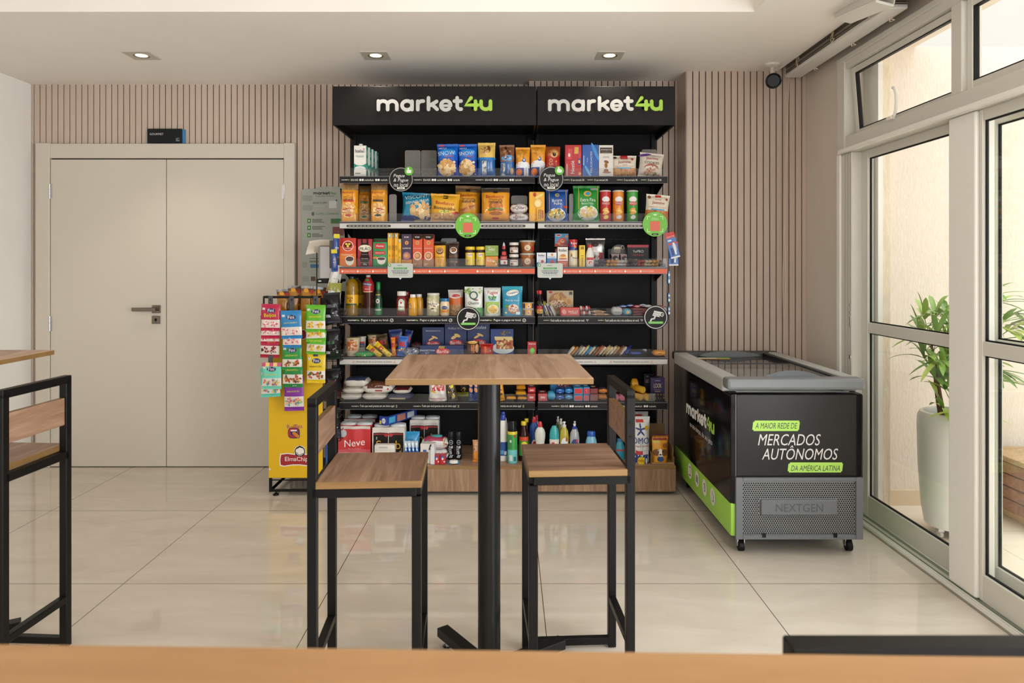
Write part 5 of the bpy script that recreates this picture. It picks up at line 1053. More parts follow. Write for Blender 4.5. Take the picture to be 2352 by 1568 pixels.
box('gelatin_box', 'blue and red gelatin box standing high at the back', 'gelatin box', 1274, 1306, 536, Z3+.128, D0+.09, '#3a8ab8', [('r', '#b3352e', -1, 1, 0, .22), ('e', '#e6e6ea', -.45, .86, .4, .1), ('e', '#b3262c', -.45, .86, .34, .07), ('e', '#c8502f', .1, .42, .6, .26), ('e', '#d9d4d0', .1, .42, .3, .14), ('b', ['#c23a30', '#d9603a', '#e08a4a'], -.2, .35, .7, .25, 14), ('e', '#d98a4a', .65, .76, .2, .1), ('t', 'MORANGO', '#efe2dc', .3, .1, .6, {'bold': .04})], .03, side='#a8302c')
box('gelatin_box', 'red gelatin box hidden behind the flan carton', 'gelatin box', 1275, 1300, 571, Z3, D0+.09, '#a8342c', [('r', '#d9c8b8', -.9, .9, .8, .9)], .04)
round_('condensed_milk_can', 'cream condensed milk can under the red-lidded tin', 'can', 1306.5, 1328, 574, Z3, D0, [(.97, 0, '#b9b5ae'), (1, .02), (.97, .05, '#e0d2ae'), (.97, .94), (1, .96, '#b9b5ae'), (.97, 1)], [('t', 'Moça', '#2a4a8a', .35, .52, .6, {'bold': .04, 'shear': .15}), ('e', '#8a4a34', -.45, .62, .14, .18), ('e', '#d9dce4', -.45, .45, .2, .16), ('r', '#d9b23a', -.9, .9, .06, .1)])
round_('baking_powder_tin', 'red and navy tin with red lid on the cream can', 'tin', 1307, 1327, 549.5, Z3+.1035, D0, [(1, 0, '#2a3a7a'), (1, .3), (1, .31, '#b3262c'), (1, .76)], [('t', 'Royal', '#efe6e0', .15, .62, .8, {'bold': .05, 'shear': .1}), ('e', '#d98a2a', .5, .32, .3, .14), ('e', '#2a3a7a', -.7, .5, .25, .2)], [('lid', [(1.04, .76, '#b8242a'), (1.06, .78), (1.06, .97), (1, 1)])])
box('starch_box', 'narrow yellow starch box with sideways lettering', 'box', 1330.5, 1344, 563, Z3, D0, '#e2bd1f', [('t', 'MAIZENA', '#2a2416', .0, .25, .38, {'rot': 90, 'bold': .03, 'h': .06}), ('r', '#4a4020', -.5, .5, .5, .52), ('r', '#8a7420', -.5, .6, .8, .94)], .08)
round_('sweetener_bottle', 'white rounded bottle with a red cap and label', 'bottle', 1346, 1365, 561.5, Z3, D0, [(.92, 0, '#dedad6'), (1, .04), (1, .5), (.85, .68), (.5, .82), (.45, .9)], [('r', '#c0382f', -.9, .9, .3, .42), ('e', '#c8503c', .1, .18, .5, .08), ('e', '#e0c0a8', .2, .16, .3, .05)], [('cap', [(.55, .86, '#b8242a'), (.6, .9), (.58, .98), (.45, 1)])], sy=.7)
bag('almond_bag', 'silver foil bag with a white label behind the white bottle', 'foil bag', 1346, 1391, 547, Z3, D0+.13, [(1, M('#a9a6a2', .22, .8))], [('e', '#3a2a26', -.1, .78, .4, .08), ('r', '#8a2030', .1, .75, .1, .5), ('r', '#d9d5cf', -.3, .35, .02, .52), ('r', '#8a2030', -.3, -.05, .3, .42), ('t', 'ro', '#a8282f', .1, .36, .18, {'bold': .04}), ('r', '#4a8a6a', -.1, .3, .18, .22)], .05, seal=.05)
# small sweets display and protein bars at the back
t = empty('sweets_display', (wx(1425, D0+.13), D0+.13, Z3), 0, 'low clear counter display with pink sweets and a domed card', 'display')
b = B(); b.box(-.062, .062, 0, .08, 0, .03, M('#c9a4a8', .4), .002); b.box(-.07, .055, .06, .066, 0, .115, ACRYL); b.make('tray', t)
b = B(); b.prism([(.05*math.cos(R(a)), .095+.05*math.sin(R(a))) for a in range(0, 181, 12)]+[(-.05, .05), (.05, .05)], .067, .069, M('#3a3634', .4)); b.ell(-.01, .11, .022, .02, '#d9c8a8', FLAT(.067), .001, pw=4); b.ell(.025, .125, .012, .016, '#b9b0a4', FLAT(.067), .001); b.ell(.025, .125, .007, .01, '#3a3634', FLAT(.067), .0015); b.make('card', t)
for k, (dx, s) in enumerate(((-.03, 'left'), (.028, 'right'))):
    b = B(); fn = bag_geo(b, .05, .05, .03, [(1, M('#c4a9ad', .3))], seed=k+3); b.ell(0, .025, .018, .016, '#3a2a34', fn, .001, 12); b.ell(.006, .02, .007, .007, '#d9c8c8', fn, .0016, 10)
    place(b, 'brownie_pack', ['dusty pink wrapped sweet nearer the silver foil bag', 'dusty pink wrapped sweet nearer the black protein box'][k], 'sweet', wx(1425, D0+.13)+dx, D0+.135, Z3+.031, group='dusty pink wrapped sweets')
box('protein_box', 'black protein bar display box with a red lip', 'display box', 1441, 1490, 562, Z3, D0+.13, '#171516', [('r', '#a8242c', -1, 1, .88, 1), ('t', 'YoPRO', '#dcd8d4', 0, .7, .5, {'bold': .04}), ('t', 'PROTEÍNA', '#b8383c', 0, .54, .5, {'bold': .02}), ('e', '#b9b4ac', -.15, .2, .35, .14), ('e', '#171516', .2, .3, .3, .1)], .09)
cc = [('#4a3a6a', 1369), ('#3f3348', 1377), ('#52406c', 1385), ('#d8a02a', 1396), ('#c8922a', 1405), ('#d9a532', 1413), ('#cfc8c0', 1420), ('#d6d0c8', 1428), ('#c4beb8', 1435), ('#4a4244', 1444), ('#3a3436', 1452), ('#544a4c', 1459), ('#b93a3c', 1468), ('#a8343a', 1476), ('#d2c6a0', 1484), ('#cbbd8e', 1492), ('#d9a030', 1501), ('#c98f28', 1509), ('#4a3a30', 1518), ('#5a4434', 1526)]
nm = {'#4a3a6a': 'deep violet', '#3f3348': 'dark plum', '#52406c': 'violet', '#d8a02a': 'gold', '#c8922a': 'dull gold', '#d9a532': 'bright gold', '#cfc8c0': 'white', '#d6d0c8': 'off-white', '#c4beb8': 'pale grey', '#4a4244': 'charcoal', '#3a3436': 'blackish', '#544a4c': 'dark grey', '#b93a3c': 'red', '#a8343a': 'dark red', '#d2c6a0': 'cream', '#cbbd8e': 'straw', '#d9a030': 'amber', '#c98f28': 'ochre', '#4a3a30': 'dark brown', '#5a4434': 'brown'}
for k, (c, px) in enumerate(cc):
    for lv in (0, 1):
        if lv and k in (0, 19): continue
        packet('candy_bar', '%s wrapped mini bar %s in the front row before the pink sweets' % (nm[c], 'lying on top' if lv else 'at the bottom'), 'sweet', wx(px+(3 if lv else 0), D0), D0-.006+.008*lv, Z3+.0225*lv, .021, .075, .0215, c, [('e', '#d9d2c8', 0, .5, .4, .2)] if k % 3 == 1 else (), group='wrapped mini bars', rz=((k*37+lv*23) % 13-6)*.6)

# ---- fourth shelf: oils, sauces, pouches
OIL = M('#a57c12', .08, 0, .35); VIN = M('#3a140c', .08)
for x0, x1, y0, d, t in ((791, 820, 634, D0, 'golden cooking oil bottle in front with a yellow label'), (806, 831, 637, D0+.1, 'golden cooking oil bottle behind, partly hidden')):
    round_('oil_bottle', t, 'bottle', x0, x1, y0, Z4, d, [(.9, 0, OIL), (.98, .03), (.94, .1), (1, .2), (1, .27, '#e0a51f'), (1, .52), (1, .53, OIL), (.95, .6), (1, .68), (.93, .82), (.6, .91), (.36, .94)], [('r', '#1f4a34', -.95, .95, .27, .31), ('t', 'Liza', '#4a3210', -.1, .465, .5, {'bold': .03}), ('e', '#4a3210', -.05, .38, .2, .035), ('e', '#e0a51f', -.05, .38, .08, .014)], [('cap', [(.38, .935, '#1f2a30'), (.4, .95), (.4, .99), (.36, 1)])], group='cooking oil bottles')
round_('vinegar_bottle', 'tall red vinegar bottle with grey cap', 'bottle', 830, 856.5, 631.5, Z4, D0, [(.95, 0, VIN), (1, .02), (.9, .1), (.93, .3), (.9, .55), (.92, .6, '#a8262c'), (1, .7), (.95, .8), (.5, .92), (.36, .95)], [('r', '#d9b98a', -.95, .95, .58, .6), ('t', 'CASTELO', '#e6dcd8', 0, .775, .78, {'bold': .04, 'rot': -6}), ('e', '#1f3a6a', -.1, .775, .9, .04, -.1), ('t', 'CASTELO', '#e6dcd8', 0, .775, .72, {'bold': .04, 'rot': -6}), ('t', 'tinto', '#e0c0b8', 0, .66, .5, {'bold': .03}), ('e', '#3f8a3a', -.1, .88, .35, .03)], [('cap', [(.38, .945, '#b9b6b0'), (.4, .955), (.4, .995), (.36, 1)])])
round_('vinegar_bottle', 'small green bottle with green cap and sleeve', 'bottle', 858, 876.5, 647.5, Z4, D0+.06, [(.95, 0, '#1f7a40'), (1, .02), (1, .22), (1, .24, '#2a4a34'), (1, .45), (.75, .62, '#3a4a2c'), (.55, .72), (.48, .76)], [('r', '#c9c8b8', -.9, .9, .14, .19), ('e', '#d9d4c0', 0, .43, .5, .07), ('e', '#4a4030', 0, .43, .2, .03), ('r', '#2a8a48', -.9, .9, .02, .12), ('r', '#c8b84a', -.6, .6, .6, .63)], [('cap', [(.5, .76, '#1f8a48'), (.54, .78), (.52, .98), (.44, 1)])])
KET = M('#6a120e', .15)
for x0, x1, y0, d, t in ((908, 934.5, 669, D0, 'red ketchup bottle with a wide white lid'), (922, 941, 670, D0+.07, 'red bottle half hidden behind the ketchup')):
    round_('ketchup_bottle', t, 'bottle', x0, x1, y0, Z4, d, [(.92, 0, KET), (1, .04), (.98, .4), (1, .62), (.85, .78), (.68, .82)], [('e', '#dfe0d4', 0, .5, .6, .19, 0), ('r', '#dfe0d4', -.62, .62, .24, .42), ('e', '#7a9a5a', 0, .42, .62, .22), ('e', '#dfe0d4', 0, .42, .56, .2), ('t', 'HEINZ', '#7a2018', 0, .37, .52, {'bold': .03}), ('e', '#b3262a', 0, .54, .18, .045), ('r', '#7a9a5a', -.5, .5, .22, .26)], [('lid', [(.78, .82, '#d9d6d0' if d == D0 else '#8a1a1c'), (.8, .84), (.8, .97), (.74, 1)])], sy=.7, group='ketchup bottles')
for x0, x1, y0, d, t in ((937, 957.5, 676, D0, 'yellow mustard bottle in front'), (951, 972, 675.5, D0+.07, 'yellow mustard bottle behind and to the right')):
    round_('mustard_bottle', t, 'bottle', x0, x1, y0, Z4, d, [(.92, 0, '#d89a1c'), (1, .04), (1, .6), (.9, .76), (.62, .86)], [('e', '#4a5a5a', -.55, .46, .3, .12), ('e', '#d9d6c0', -.55, .46, .2, .09), ('e', '#c0342f', -.5, .48, .1, .04)], [('cap', [(.64, .86, '#dad7d2'), (.66, .88), (.64, .99), (.58, 1)])], sy=.75, group='mustard bottles', rough=.2)
round_('palm_heart_jar', 'glass jar of pale palm hearts with white lid', 'jar', 978.5, 1009, 673, Z4, D0, [(.93, 0, M('#b5ae88', .1)), (1, .04), (1, .78), (.9, .88), (.88, .9)], [('b', ['#e2dcc4', '#d2caa8', '#c4bb94', '#ece8d8'], 0, .5, .95, .42, 26), ('e', '#e6e0d0', 0, .46, .72, .2), ('t', 'PALMAR', '#2f3a24', 0, .52, .8, {'bold': .04}), ('r', '#b3342c', -.4, .5, .41, .47), ('e', '#7a5a3a', 0, .32, .35, .04)], [('lid', [(.92, .9, '#d2cfc8'), (.94, .92), (.94, .985), (.88, 1)])])
round_('mayonnaise_jar', 'small mayonnaise jar with blue lid', 'jar', 1010, 1031.5, 685, Z4, D0, [(.9, 0, '#e2c9a4'), (1, .05), (1, .68), (.9, .82)], [('r', '#e09a2a', -.95, .95, .18, .38), ('r', '#d9d2c4', -.95, .95, .38, .56), ('e', '#1f3a78', 0, .47, .72, .1), ('t', 'HELLMANN\'S', '#e6e6ea', 0, .47, .6, {'bold': .04}), ('r', '#c0502a', -.6, .5, .24, .28)], [('lid', [(.96, .82, '#1f6aa0'), (.98, .84), (.98, .98), (.92, 1)])])
bag('nut_pouch', 'pouch of nuts with a clear top and orange middle', 'pouch', 1029.5, 1064, 665.5, Z4, D0+.06, [(.42, '#b98a5a'), (.7, '#cf6a2a'), (.9, '#d2cac0'), (1, '#b9b0a6')], [('b', ['#c9a070', '#a87a4a', '#e0c08e'], 0, .2, .75, .17, 14), ('e', '#d9d2c8', 0, .76, .75, .1), ('e', '#b8303a', 0, .77, .6, .06)], .05, 'pouch', tilt=-1)
bag('sauce_pouch', 'white and green pouch with a big dark Q', 'pouch', 1066.5, 1109, 658.5, Z4, D0, [(.28, '#4a9a48'), (1, '#d6d8d0')], [('b', ['#7a9a4a', '#a8b86a', '#5a8a3a'], -.5, .86, .6, .14, 18), ('b', ['#7a9a4a', '#98ae5e'], .7, .86, .25, .12, 8), ('t', 'Q', '#1f4a3c', .0, .68, .46, {'bold': .04, 'h': .33}), ('e', '#c0342f', .3, .555, .22, .025, -.3), ('t', 'Quero', '#26332e', 0, .44, .58, {'bold': .03, 'shear': .15}), ('b', ['#2f7a34', '#6ab04a'], .3, .16, .7, .14, 16)], .05, 'pouch')
bag('corn_pouch', 'silver-edged pouch of sweetcorn with a red oval', 'pouch', 1111.5, 1150, 660.5, Z4, D0, [(.94, '#c9ccc4'), (1, '#b0b0ac')], [('r', '#9ab84a', -.8, .8, .08, .5), ('r', '#b4d4da', -.8, .8, .5, .72), ('e', '#4f8a44', .0, .66, .5, .08), ('e', '#e2e4e0', .05, .81, .82, .12), ('t', 'Fugini', '#b3282c', .05, .81, .64, {'bold': .04, 'shear': .15}), ('t', 'milho', '#3a6a7a', .0, .58, .4, {'bold': .03}), ('e', '#dfe2d8', .1, .23, .68, .17), ('e', '#dcae34', .1, .23, .58, .14), ('b', ['#e6c04a', '#cf9a2a', '#efd27a'], .1, .23, .54, .13, 40)], .045, 'pouch')
bag('tuna_pouch', 'teal pouch of tuna spread with a toast', 'pouch', 1153, 1200.5, 657.5, Z4, D0, [(1, '#1f88ac')], [('r', '#1f9ab0', -1, 1, .88, 1), ('e', '#e2d9b8', .02, .78, .62, .1, .2), ('e', '#dfe4e6', .02, .775, .56, .07, .2), ('t', 'Coqueiro', '#2a4a78', .05, .78, .5, {'bold': .03, 'rot': 12}), ('t', 'Patê de Atum', '#dce8ea', 0, .53, .66, {'bold': .03}), ('e', '#b9753c', .08, .2, .62, .12, -.3), ('e', '#e6d2c0', .08, .27, .52, .13), ('b', ['#dfc0b0', '#b58a72', '#f0e4da', '#8a4a3a'], .08, .28, .46, .11, 24), ('e', '#5a9a3a', -.55, .33, .2, .05), ('e', '#e6c43a', -.62, .11, .1, .03), ('r', '#cfe2ec', .35, .75, .05, .14)], .05, 'pouch')
for k, (y0, z) in enumerate(((709.5, 0), (694.5, .0415))):
    for j, x0 in enumerate((1197.8,)):
        round_('tuna_can', ['tuna can at the bottom of its pair', 'tuna can stacked on the other'][k], 'can', x0, x0+29.5, y0+.3, Z4+z, D0+.01, [(.93, 0, '#b0aca4'), (1, .06), (.97, .12, '#d99a2a'), (.97, .86), (1, .9, '#b9b5ae'), (.95, 1)], [('r', '#2a3a78', -1, -.5, .14, .84), ('r', '#2a3a78', .72, 1, .14, .84), ('e', '#e2dccb', .1, .4, .35, .24), ('e', '#b9753c', .1, .42, .22, .15)], group='stacked tuna cans')
SOY = M('#120a08', .08)
for x0, x1, y0, d, t in ((1232.5, 1249, 667, D0, 'soy sauce bottle in front with a red cap'), (1229.5, 1241, 666.5, D0+.12, 'soy sauce bottle behind with a red cap')):
    round_('soy_sauce_bottle', t, 'bottle', x0, x1, y0, Z4, d, [(.95, 0, SOY), (1, .03), (1, .52), (.85, .64), (.48, .76), (.44, .86)], [('r', '#a8262c', -.95, .95, .26, .4), ('r', '#d9a84a', -.95, .95, .1, .26), ('b', ['#b97a3a', '#7a3a20'], 0, .18, .6, .07, 8)], [('cap', [(.52, .86, '#c0222a'), (.54, .88), (.54, .99), (.48, 1)])], group='soy sauce bottles')
for k, (x, c, c2, yy) in enumerate(((1255, '#8a9a3a', '#d9d9ce', 688), (1263, '#d2d6d2', '#5a6a9a', 690), (1268, '#c8b83a', '#d9d9ce', 690), (1275, '#c9cfc4', '#8a7aa8', 692), (1282, '#d6d8d2', '#4a8a4a', 697))):
    X, w, h = G(x-4, x+4, yy, Z4, D0+.01*k); b = B(); b.X = Matrix.Rotation(R(74), 4, 'Z'); fn = bag_geo(b, .07, h, .014, [(.8, M(c2 if k % 2 else '#dcdcd4', .3)), (1, M(c, .3))], seed=k, nu=6, nv=8); decorate(b, fn, .07, h, [('r', c, -.9, .9, .1, .4)]); b.X = Matrix()
    place(b, 'seasoning_sachet', ['olive-topped thin sachet leaning first beside the soy sauce', 'white thin sachet with blue edge, second from the soy sauce', 'yellow-topped thin sachet in the middle of the leaning row', 'pale thin sachet with violet edge, fourth from the soy sauce', 'white thin sachet with green edge nearest the red sweets carton'][k], 'sachet', wx(x-3, D0+.02), D0+.03, Z4, 0, -18-2*k, 'leaning seasoning sachets')
box('peanut_brittle_box', 'square beige box with a round cereal pizza pictured', 'box', 1256, 1317, 667, Z4, D0+.15, '#b8a582', [('e', '#a8743c', -.15, .52, .72, .4), ('b', ['#c9995a', '#a8703a', '#dcb578', '#8a5a2c'], -.15, .56, .68, .34, 44), ('e', '#c9a22a', -.1, .7, .22, .12), ('e', '#b3262c', -.72, .93, .14, .05), ('r', '#3a3a38', .68, .92, .82, .95), ('e', '#d2a468', .66, .55, .26, .17, .6), ('e', '#b98a50', .66, .55, .14, .1, .6), ('e', '#c08a4c', .1, .66, .1, .05), ('t', 'CROC', '#e6e2da', -.2, .5, .5, {'bold': .05, 'h': .16}), ('t', 'CHOCO', '#e6e2da', .15, .34, .62, {'bold': .05, 'h': .14})], .03)
box('cough_drop_box', 'red open carton of cough drops with white lettering', 'sweets box', 1287.5, 1331, 706, Z4, D0, '#c8382f', [('t', 'HALLS', '#efe6e2', .32, .52, .48, {'bold': .05, 'shear': .15}), ('e', '#e0958a', -.62, .5, .22, .3, .6), ('b', ['#e2aaa0', '#d9807a'], -.62, .5, .22, .3, 8), ('r', '#e9c4bc', .0, .75, .28, .32)], .07)
for k in range(8):
    x = 1336+(k % 4)*6.2; lv = k//4
    packet('drop_roll', 'red and white rolled sweet, %s of the %s layer beside the red carton' % (('first', 'second', 'third', 'fourth')[k % 4], ('lower', 'upper')[lv]), 'sweet', wx(x, D0), D0+.003*k, Z4+.031*lv, .016, .085, .03, '#d9d4d0' if (k+lv) % 2 else '#b8282e', [('e', '#b8282e' if (k+lv) % 2 else '#dcd8d4', 0, .5, .5, .25)], group='red and white rolled sweets', rz=(k % 3-1)*5)
for k in range(6):
    packet('wafer_bar', '%s lying flat, %s of six beside the silver pouch' % (('tan wafer bar', 'brown wafer bar', 'cream wafer bar')[k % 3], ('frontmost', 'second', 'third', 'fourth', 'fifth', 'rearmost')[k]), 'sweet', wx(1380-4*(k % 2), D0), D0+.02+.03*(k % 3), Z4+.017*(k//3), .024, .105 if k < 3 else .09, .0165, ('#c8aa84', '#6a4a3a', '#d9c4a0')[k % 3], [('r', '#8a5a3a', -.7, .7, .3, .7)], axis='x', group='flat wafer bars', rz=(k % 3-1)*4)
sack('gum_pouch', 'crinkled silver pouch on the sweets shelf', 'sweets pouch', 1405.5, 1431, 704, 724, D0, .07, ['#b5b4b2', '#b5b4b2'], [('r', '#8a8a8c', -.5, .5, .3, .5)], z=Z4, rough=.2)
sack('gum_pouch', 'teal pouch of sweets beside the silver one', 'sweets pouch', 1432, 1452, 709, 724, D0, .07, ['#2f8fb4', '#5ab0c8'], [('e', '#d9a25a', 0, .5, .4, .25)], z=Z4)
for k in range(3): packet('chocolate_bar', 'dark red bar in the short pile, %s' % ('lowest', 'middle one', 'topmost')[k], 'sweet', wx(1467, D0), D0+.004*k, Z4+.0165*k, .07, .12, .016, '#8a1f2a', [('r', '#b84a50', -.9, .9, .25, .75)], group='dark red bars')
for k, (x, c, n) in enumerate(((1432, '#2f5aa8', 'blue'), (1448, '#274a92', 'navy'), (1463, '#b3282e', 'red'), (1478, '#c9ccd2', 'white'), (1489, '#d2d0cc', 'pale grey'))):
    packet('wafer_bar', n+' wafer bar lying across the back of the sweets shelf', 'sweet', wx(x, D0+.12), D0+.13+.012*(k % 2), Z4+.044+.004*(k % 2), .03, .075, .02, c, [('r', '#c9c6c2' if k != 3 else '#3a5aa0', -.6, .6, .3, .6)], axis='x', group='bars at the back of the sweets shelf', rz=(k*17 % 9-4)*.6)
b = B(); b.box(-.13, .13, 0, .08, 0, .042, M('#8a2a2e', .4), .002); place(b, 'bar_tray', 'dark red display tray carrying the back row of bars', 'tray', wx(1460, D0+.12), D0+.11, Z4)
for k in range(3): packet('chocolate_bar', 'wine coloured bar behind the camera sign, %s' % ('lowest', 'middle', 'topmost')[k], 'sweet', wx(1508+3*k, D0+.08), D0+.1, Z4+.021*k, .03, .09, .02, ('#5a1a24', '#7a222c', '#8a2a30')[k], axis='x', group='wine coloured bars', rz=3*k-3)
# ---- fifth shelf: noodles, pasta, bars
def noodle(x0, x1, y0, d, t, c2):
    return round_('noodle_cup', t, 'noodle cup', x0, x1, y0, Z5, d, [(.68, 0, '#d9c8a8'), (.7, .03), (.9, .9), (.94, .92, '#c9b48c'), (1, .95), (1, .985), (.95, 1)], [('r', c2, -.8, .75, .3, .8), ('b', ['#e6c89a', '#d9703a', '#b85a2a'], 0, .55, .7, .24, 26), ('e', '#dcd6cc', .2, .6, .3, .1, .5), ('e', '#d9d2c8', .1, .46, .3, .06, -.4), ('e', '#4a3a32', .28, .72, .12, .05), ('t', 'CUP NOODLES', '#f0e2d0', -.05, .25, .8, {'bold': .04}), ('e', '#e4e0d8', -.55, .4, .14, .05), ('e', '#4a4440', -.55, .4, .06, .022), ('e', '#b3342c', .1, .88, .3, .03)], wrap=.8, group='noodle cups')
noodle(788, 825, 776, D0, 'beige noodle cup at the front corner of its shelf', '#d08a4a')
noodle(840.5, 873, 769.5, D0+.12, 'beige noodle cup standing in shade at the back', '#a8683a')
round_('noodle_cup', 'white noodle cup with blue and yellow print, between the beige ones', 'noodle cup', 818, 839, 773, Z5, D0+.1, [(.72, 0, '#c9c4b8'), (.92, .92), (1, .94), (1, .98), (.95, 1)], [('r', '#2a5aa0', -.9, .9, .4, .6), ('r', '#b3342c', -.9, .9, .6, .72), ('t', 'ÁVEL', '#e6c43a', .2, .5, .6, {'bold': .05})], wrap=.8, group='noodle cups')
packet('noodle_pack', 'green noodle pack lying flat before the cups', 'noodle pack', wx(839, D0), D0+.0, Z5, .07, .13, .035, '#2f8a48', [('b', ['#b3342c', '#3aa05a', '#d9d4c8'], 0, .5, .8, .4, 12)], axis='x')
def noodlepack(t, x, z, c, tilt, rz, d=D0, L=.1, W=.04, c2=None):
    b = B(); fn = bag_geo(b, W, L, .03, [(1, M(c, .28))], seed=int(x), nu=8, nv=10); decorate(b, fn, W, L, [('r', '#b3262a', -.7, .7, .5, .72), ('b', [c2 or '#e6d27a', '#c9842a'], 0, .3, .7, .15, 8)])
    place(b, 'noodle_pack', t, 'noodle pack', wx(x, d), d, z, rz, tilt, 'leaning noodle packs')
noodlepack('yellow noodle pack leaning left beside the green one', 874, Z5, '#d9b822', -52, 0, D0+.0, .105, .035)
noodlepack('yellow noodle pack leaning left, beside the orange pack', 896, Z5, '#dcbb26', -48, 0, D0+.0, .125, .035)
noodlepack('dark brown noodle pack behind the yellow packs', 885, Z5, '#4a3a20', -12, 0, D0+.1, .13, .07, '#6a5a2a')
noodlepack('narrow orange noodle pack standing upright', 904, Z5, '#d97a22', -3, 0, D0+.02, .115, .028)
noodlepack('blue noodle pack with red label standing upright', 922, Z5, '#2a62b4', 6, 0, D0+.015, .125, .062)
noodlepack('dark blue noodle pack behind the upright pair', 912, Z5, '#26386e', -5, 0, D0+.1, .16, .085, '#b3342c')
noodlepack('navy noodle pack tipped at the back, beside the pasta boxes', 930, Z5, '#22306a', 10, 0, D0+.13, .155, .05, '#8a2a2c')
sack('candy_sack', 'see-through crinkled bag of sweets before the pasta boxes', 'sweets bag', 925, 962, 798, 820, D0, .07, ['#7a7f8a', '#6a6e7a'], [('b', ['#3a4a7a', '#c9ccd2', '#9a9ca2'], 0, .5, .8, .4, 14)], z=Z5, rough=.15)
sack('noodle_sack', 'dark wine coloured pack lying behind the see-through bag', 'noodle pack', 941, 970, 786, 800, D0+.13, .07, ['#4a2226', '#4a2226'], z=Z5)
NAVY = '#1f2f5e'
def pasta(x0, x1, y0, t, top, kind):
    dk = [('t', top, '#d2d6de', 0, .86, .66, {'bold': .01}), ('e', '#b3262c', 0, .38, .64, .1), ('e', '#c9383a', 0, .38, .58, .08), ('t', 'Barilla', '#eee6e0', 0, .38, .82*.6, {'bold': .04, 'shear': .12})]
    for (u, v, a) in ((.15, .62, -.4), (-.15, .56, .5), (-.5, .28, .4), (.5, .28, .5), (.1, .25, .2)): dk.append(('e', '#d9b06a', u, v, .3, .035 if kind == 'p' else .05, a))
    return box('pasta_box', t, 'pasta box', x0, x1, y0, Z5, D0+.13, NAVY, dk, .05, group='standing navy pasta boxes', side='#182449')
pasta(970, 1020, 751, 'navy pasta box, shortest of the standing three', 'PENNE RIGATE N°73', 'p')
pasta(1021.5, 1072, 744, 'navy pasta box in the middle of the standing three', 'FUSILLI N°98', 'f')
pasta(1073.5, 1125, 741.5, 'navy pasta box with script lettering beside the lasagne box', 'Piccolini', 'p')
X, w, h = G(964, 1065, 793, Z5, D0+.02); b = B(); b.box(-w/2, w/2, 0, .06, 0, h, M(NAVY, .35), .0015)
decorate(b, FLAT(0), w, h, [('t', 'SPAGHETTONI', '#cfd4dc', -.66, .54, .34, {'bold': .01}), ('t', 'N°7', '#cfd4dc', -.66, .3, .08), ('e', '#b3262c', .05, .45, .34, .3), ('e', '#c9383a', .05, .45, .31, .25), ('t', 'Barilla', '#eee6e0', .05, .45, .26, {'bold': .04, 'shear': .12})]+[('r', '#d9b44a', -.15+.04*q, -.13+.04*q, .72, .95, .3) for q in range(7)])
place(b, 'pasta_box', 'long navy spaghetti box lying before the standing three', 'pasta box', X, D0+.02, Z5)
bag('noodle_pouch', 'brown couscous pack with sideways orange lettering', 'pack', 1069.5, 1101, 785, Z5, D0+.02, [(1, '#4a2c20')], [('r', '#c07a22', -.2, .3, .1, .9), ('t', 'razon', '#b3262c', .05, .5, .6, {'rot': 90, 'bold': .04}), ('e', '#c99a6a', .65, .55, .25, .3), ('e', '#e0b86a', 0, .94, .7, .1)], .05)
bag('noodle_pouch', 'red pack with sideways lettering beside the brown one', 'pack', 1102.5, 1133, 790, Z5, D0, [(1, '#a8221f')], [('r', '#c0392a', -.5, .1, .1, .9), ('t', 'razon', '#e0b03a', -.2, .5, .6, {'rot': 90, 'bold': .04}), ('b', ['#d9a25a', '#7a2a1c'], .55, .5, .35, .3, 8)], .05)
box('lasagne_box', 'navy lasagne box with a layered slice on a plate', 'pasta box', 1126.5, 1179.5, 755, Z5, D0+.1, '#1f3a78', [('e', '#cfd6dc', .1, .25, .95, .22), ('r', '#b0602c', -.5, .95, .22, .62), ('r', '#d9c080', -.6, .95, .56, .7, -.2), ('b', ['#8a3a22', '#e0cfa0', '#a8562c', '#c9a868'], .2, .42, .75, .2, 40), ('b', ['#6a5a34', '#8a7a4a', '#4a3a22'], .3, .84, .5, .12, 20)], .04)
box('juice_box', 'small red juice box with a green cartoonish shape', 'juice box', 1211.5, 1232, 784.5, Z5, D0+.03, '#a8262c', [('e', '#5aa83a', .1, .36, .6, .22), ('e', '#7cc455', .1, .4, .4, .14), ('t', 'Elefante', '#efe2dc', .05, .86, .76, {'bold': .04})], .04)
cols = [('#6a4a34', 'brown'), ('#c98a2a', 'amber'), ('#8a8a88', 'grey'), ('#5a5c60', 'dark grey'), ('#d9c49a', 'cream'), ('#2f8fc0', 'bright blue'), ('#2a6a98', 'blue'), ('#8a6a58', 'cocoa'), ('#b9683a', 'rust'), ('#d6bd94', 'tan'), ('#cfb489', 'beige'), ('#d9c8a0', 'pale'), ('#c9ad7c', 'straw'), ('#b89a6c', 'khaki'), ('#8a5a3c', 'chestnut'), ('#d2b98a', 'sand'), ('#2f3f9a', 'royal blue')]
for k, (c, n) in enumerate(cols):
    px = 1318+k*8.0; b = B(); L = .082; b.X = Matrix.Rotation(R(68), 4, 'Z'); fn = bag_geo(b, .045, L, .018, [(.12, M(c, .3)), (.85, M(c if k % 3 else '#d8cfba', .3)), (1, M('#2c2420' if k % 2 else c, .3))], seed=k+50, nu=6, nv=9); decorate(b, fn, .045, L, [('r', '#3f8fc0' if k % 4 == 0 else '#6a4a34', -.6, .6, .3, .55)]); b.X = Matrix()
    place(b, 'snack_bar', '%s wrapped bar in the long leaning row, %s' % (n, 'number %d from the table side' % (k+1) if False else ('nearest the juice box end' if k < 6 else 'mid row' if k < 12 else 'towards the lone orange pack')), 'snack bar', wx(px-12, D0), D0+.004, Z5, 0, 38, 'leaning snack bars')
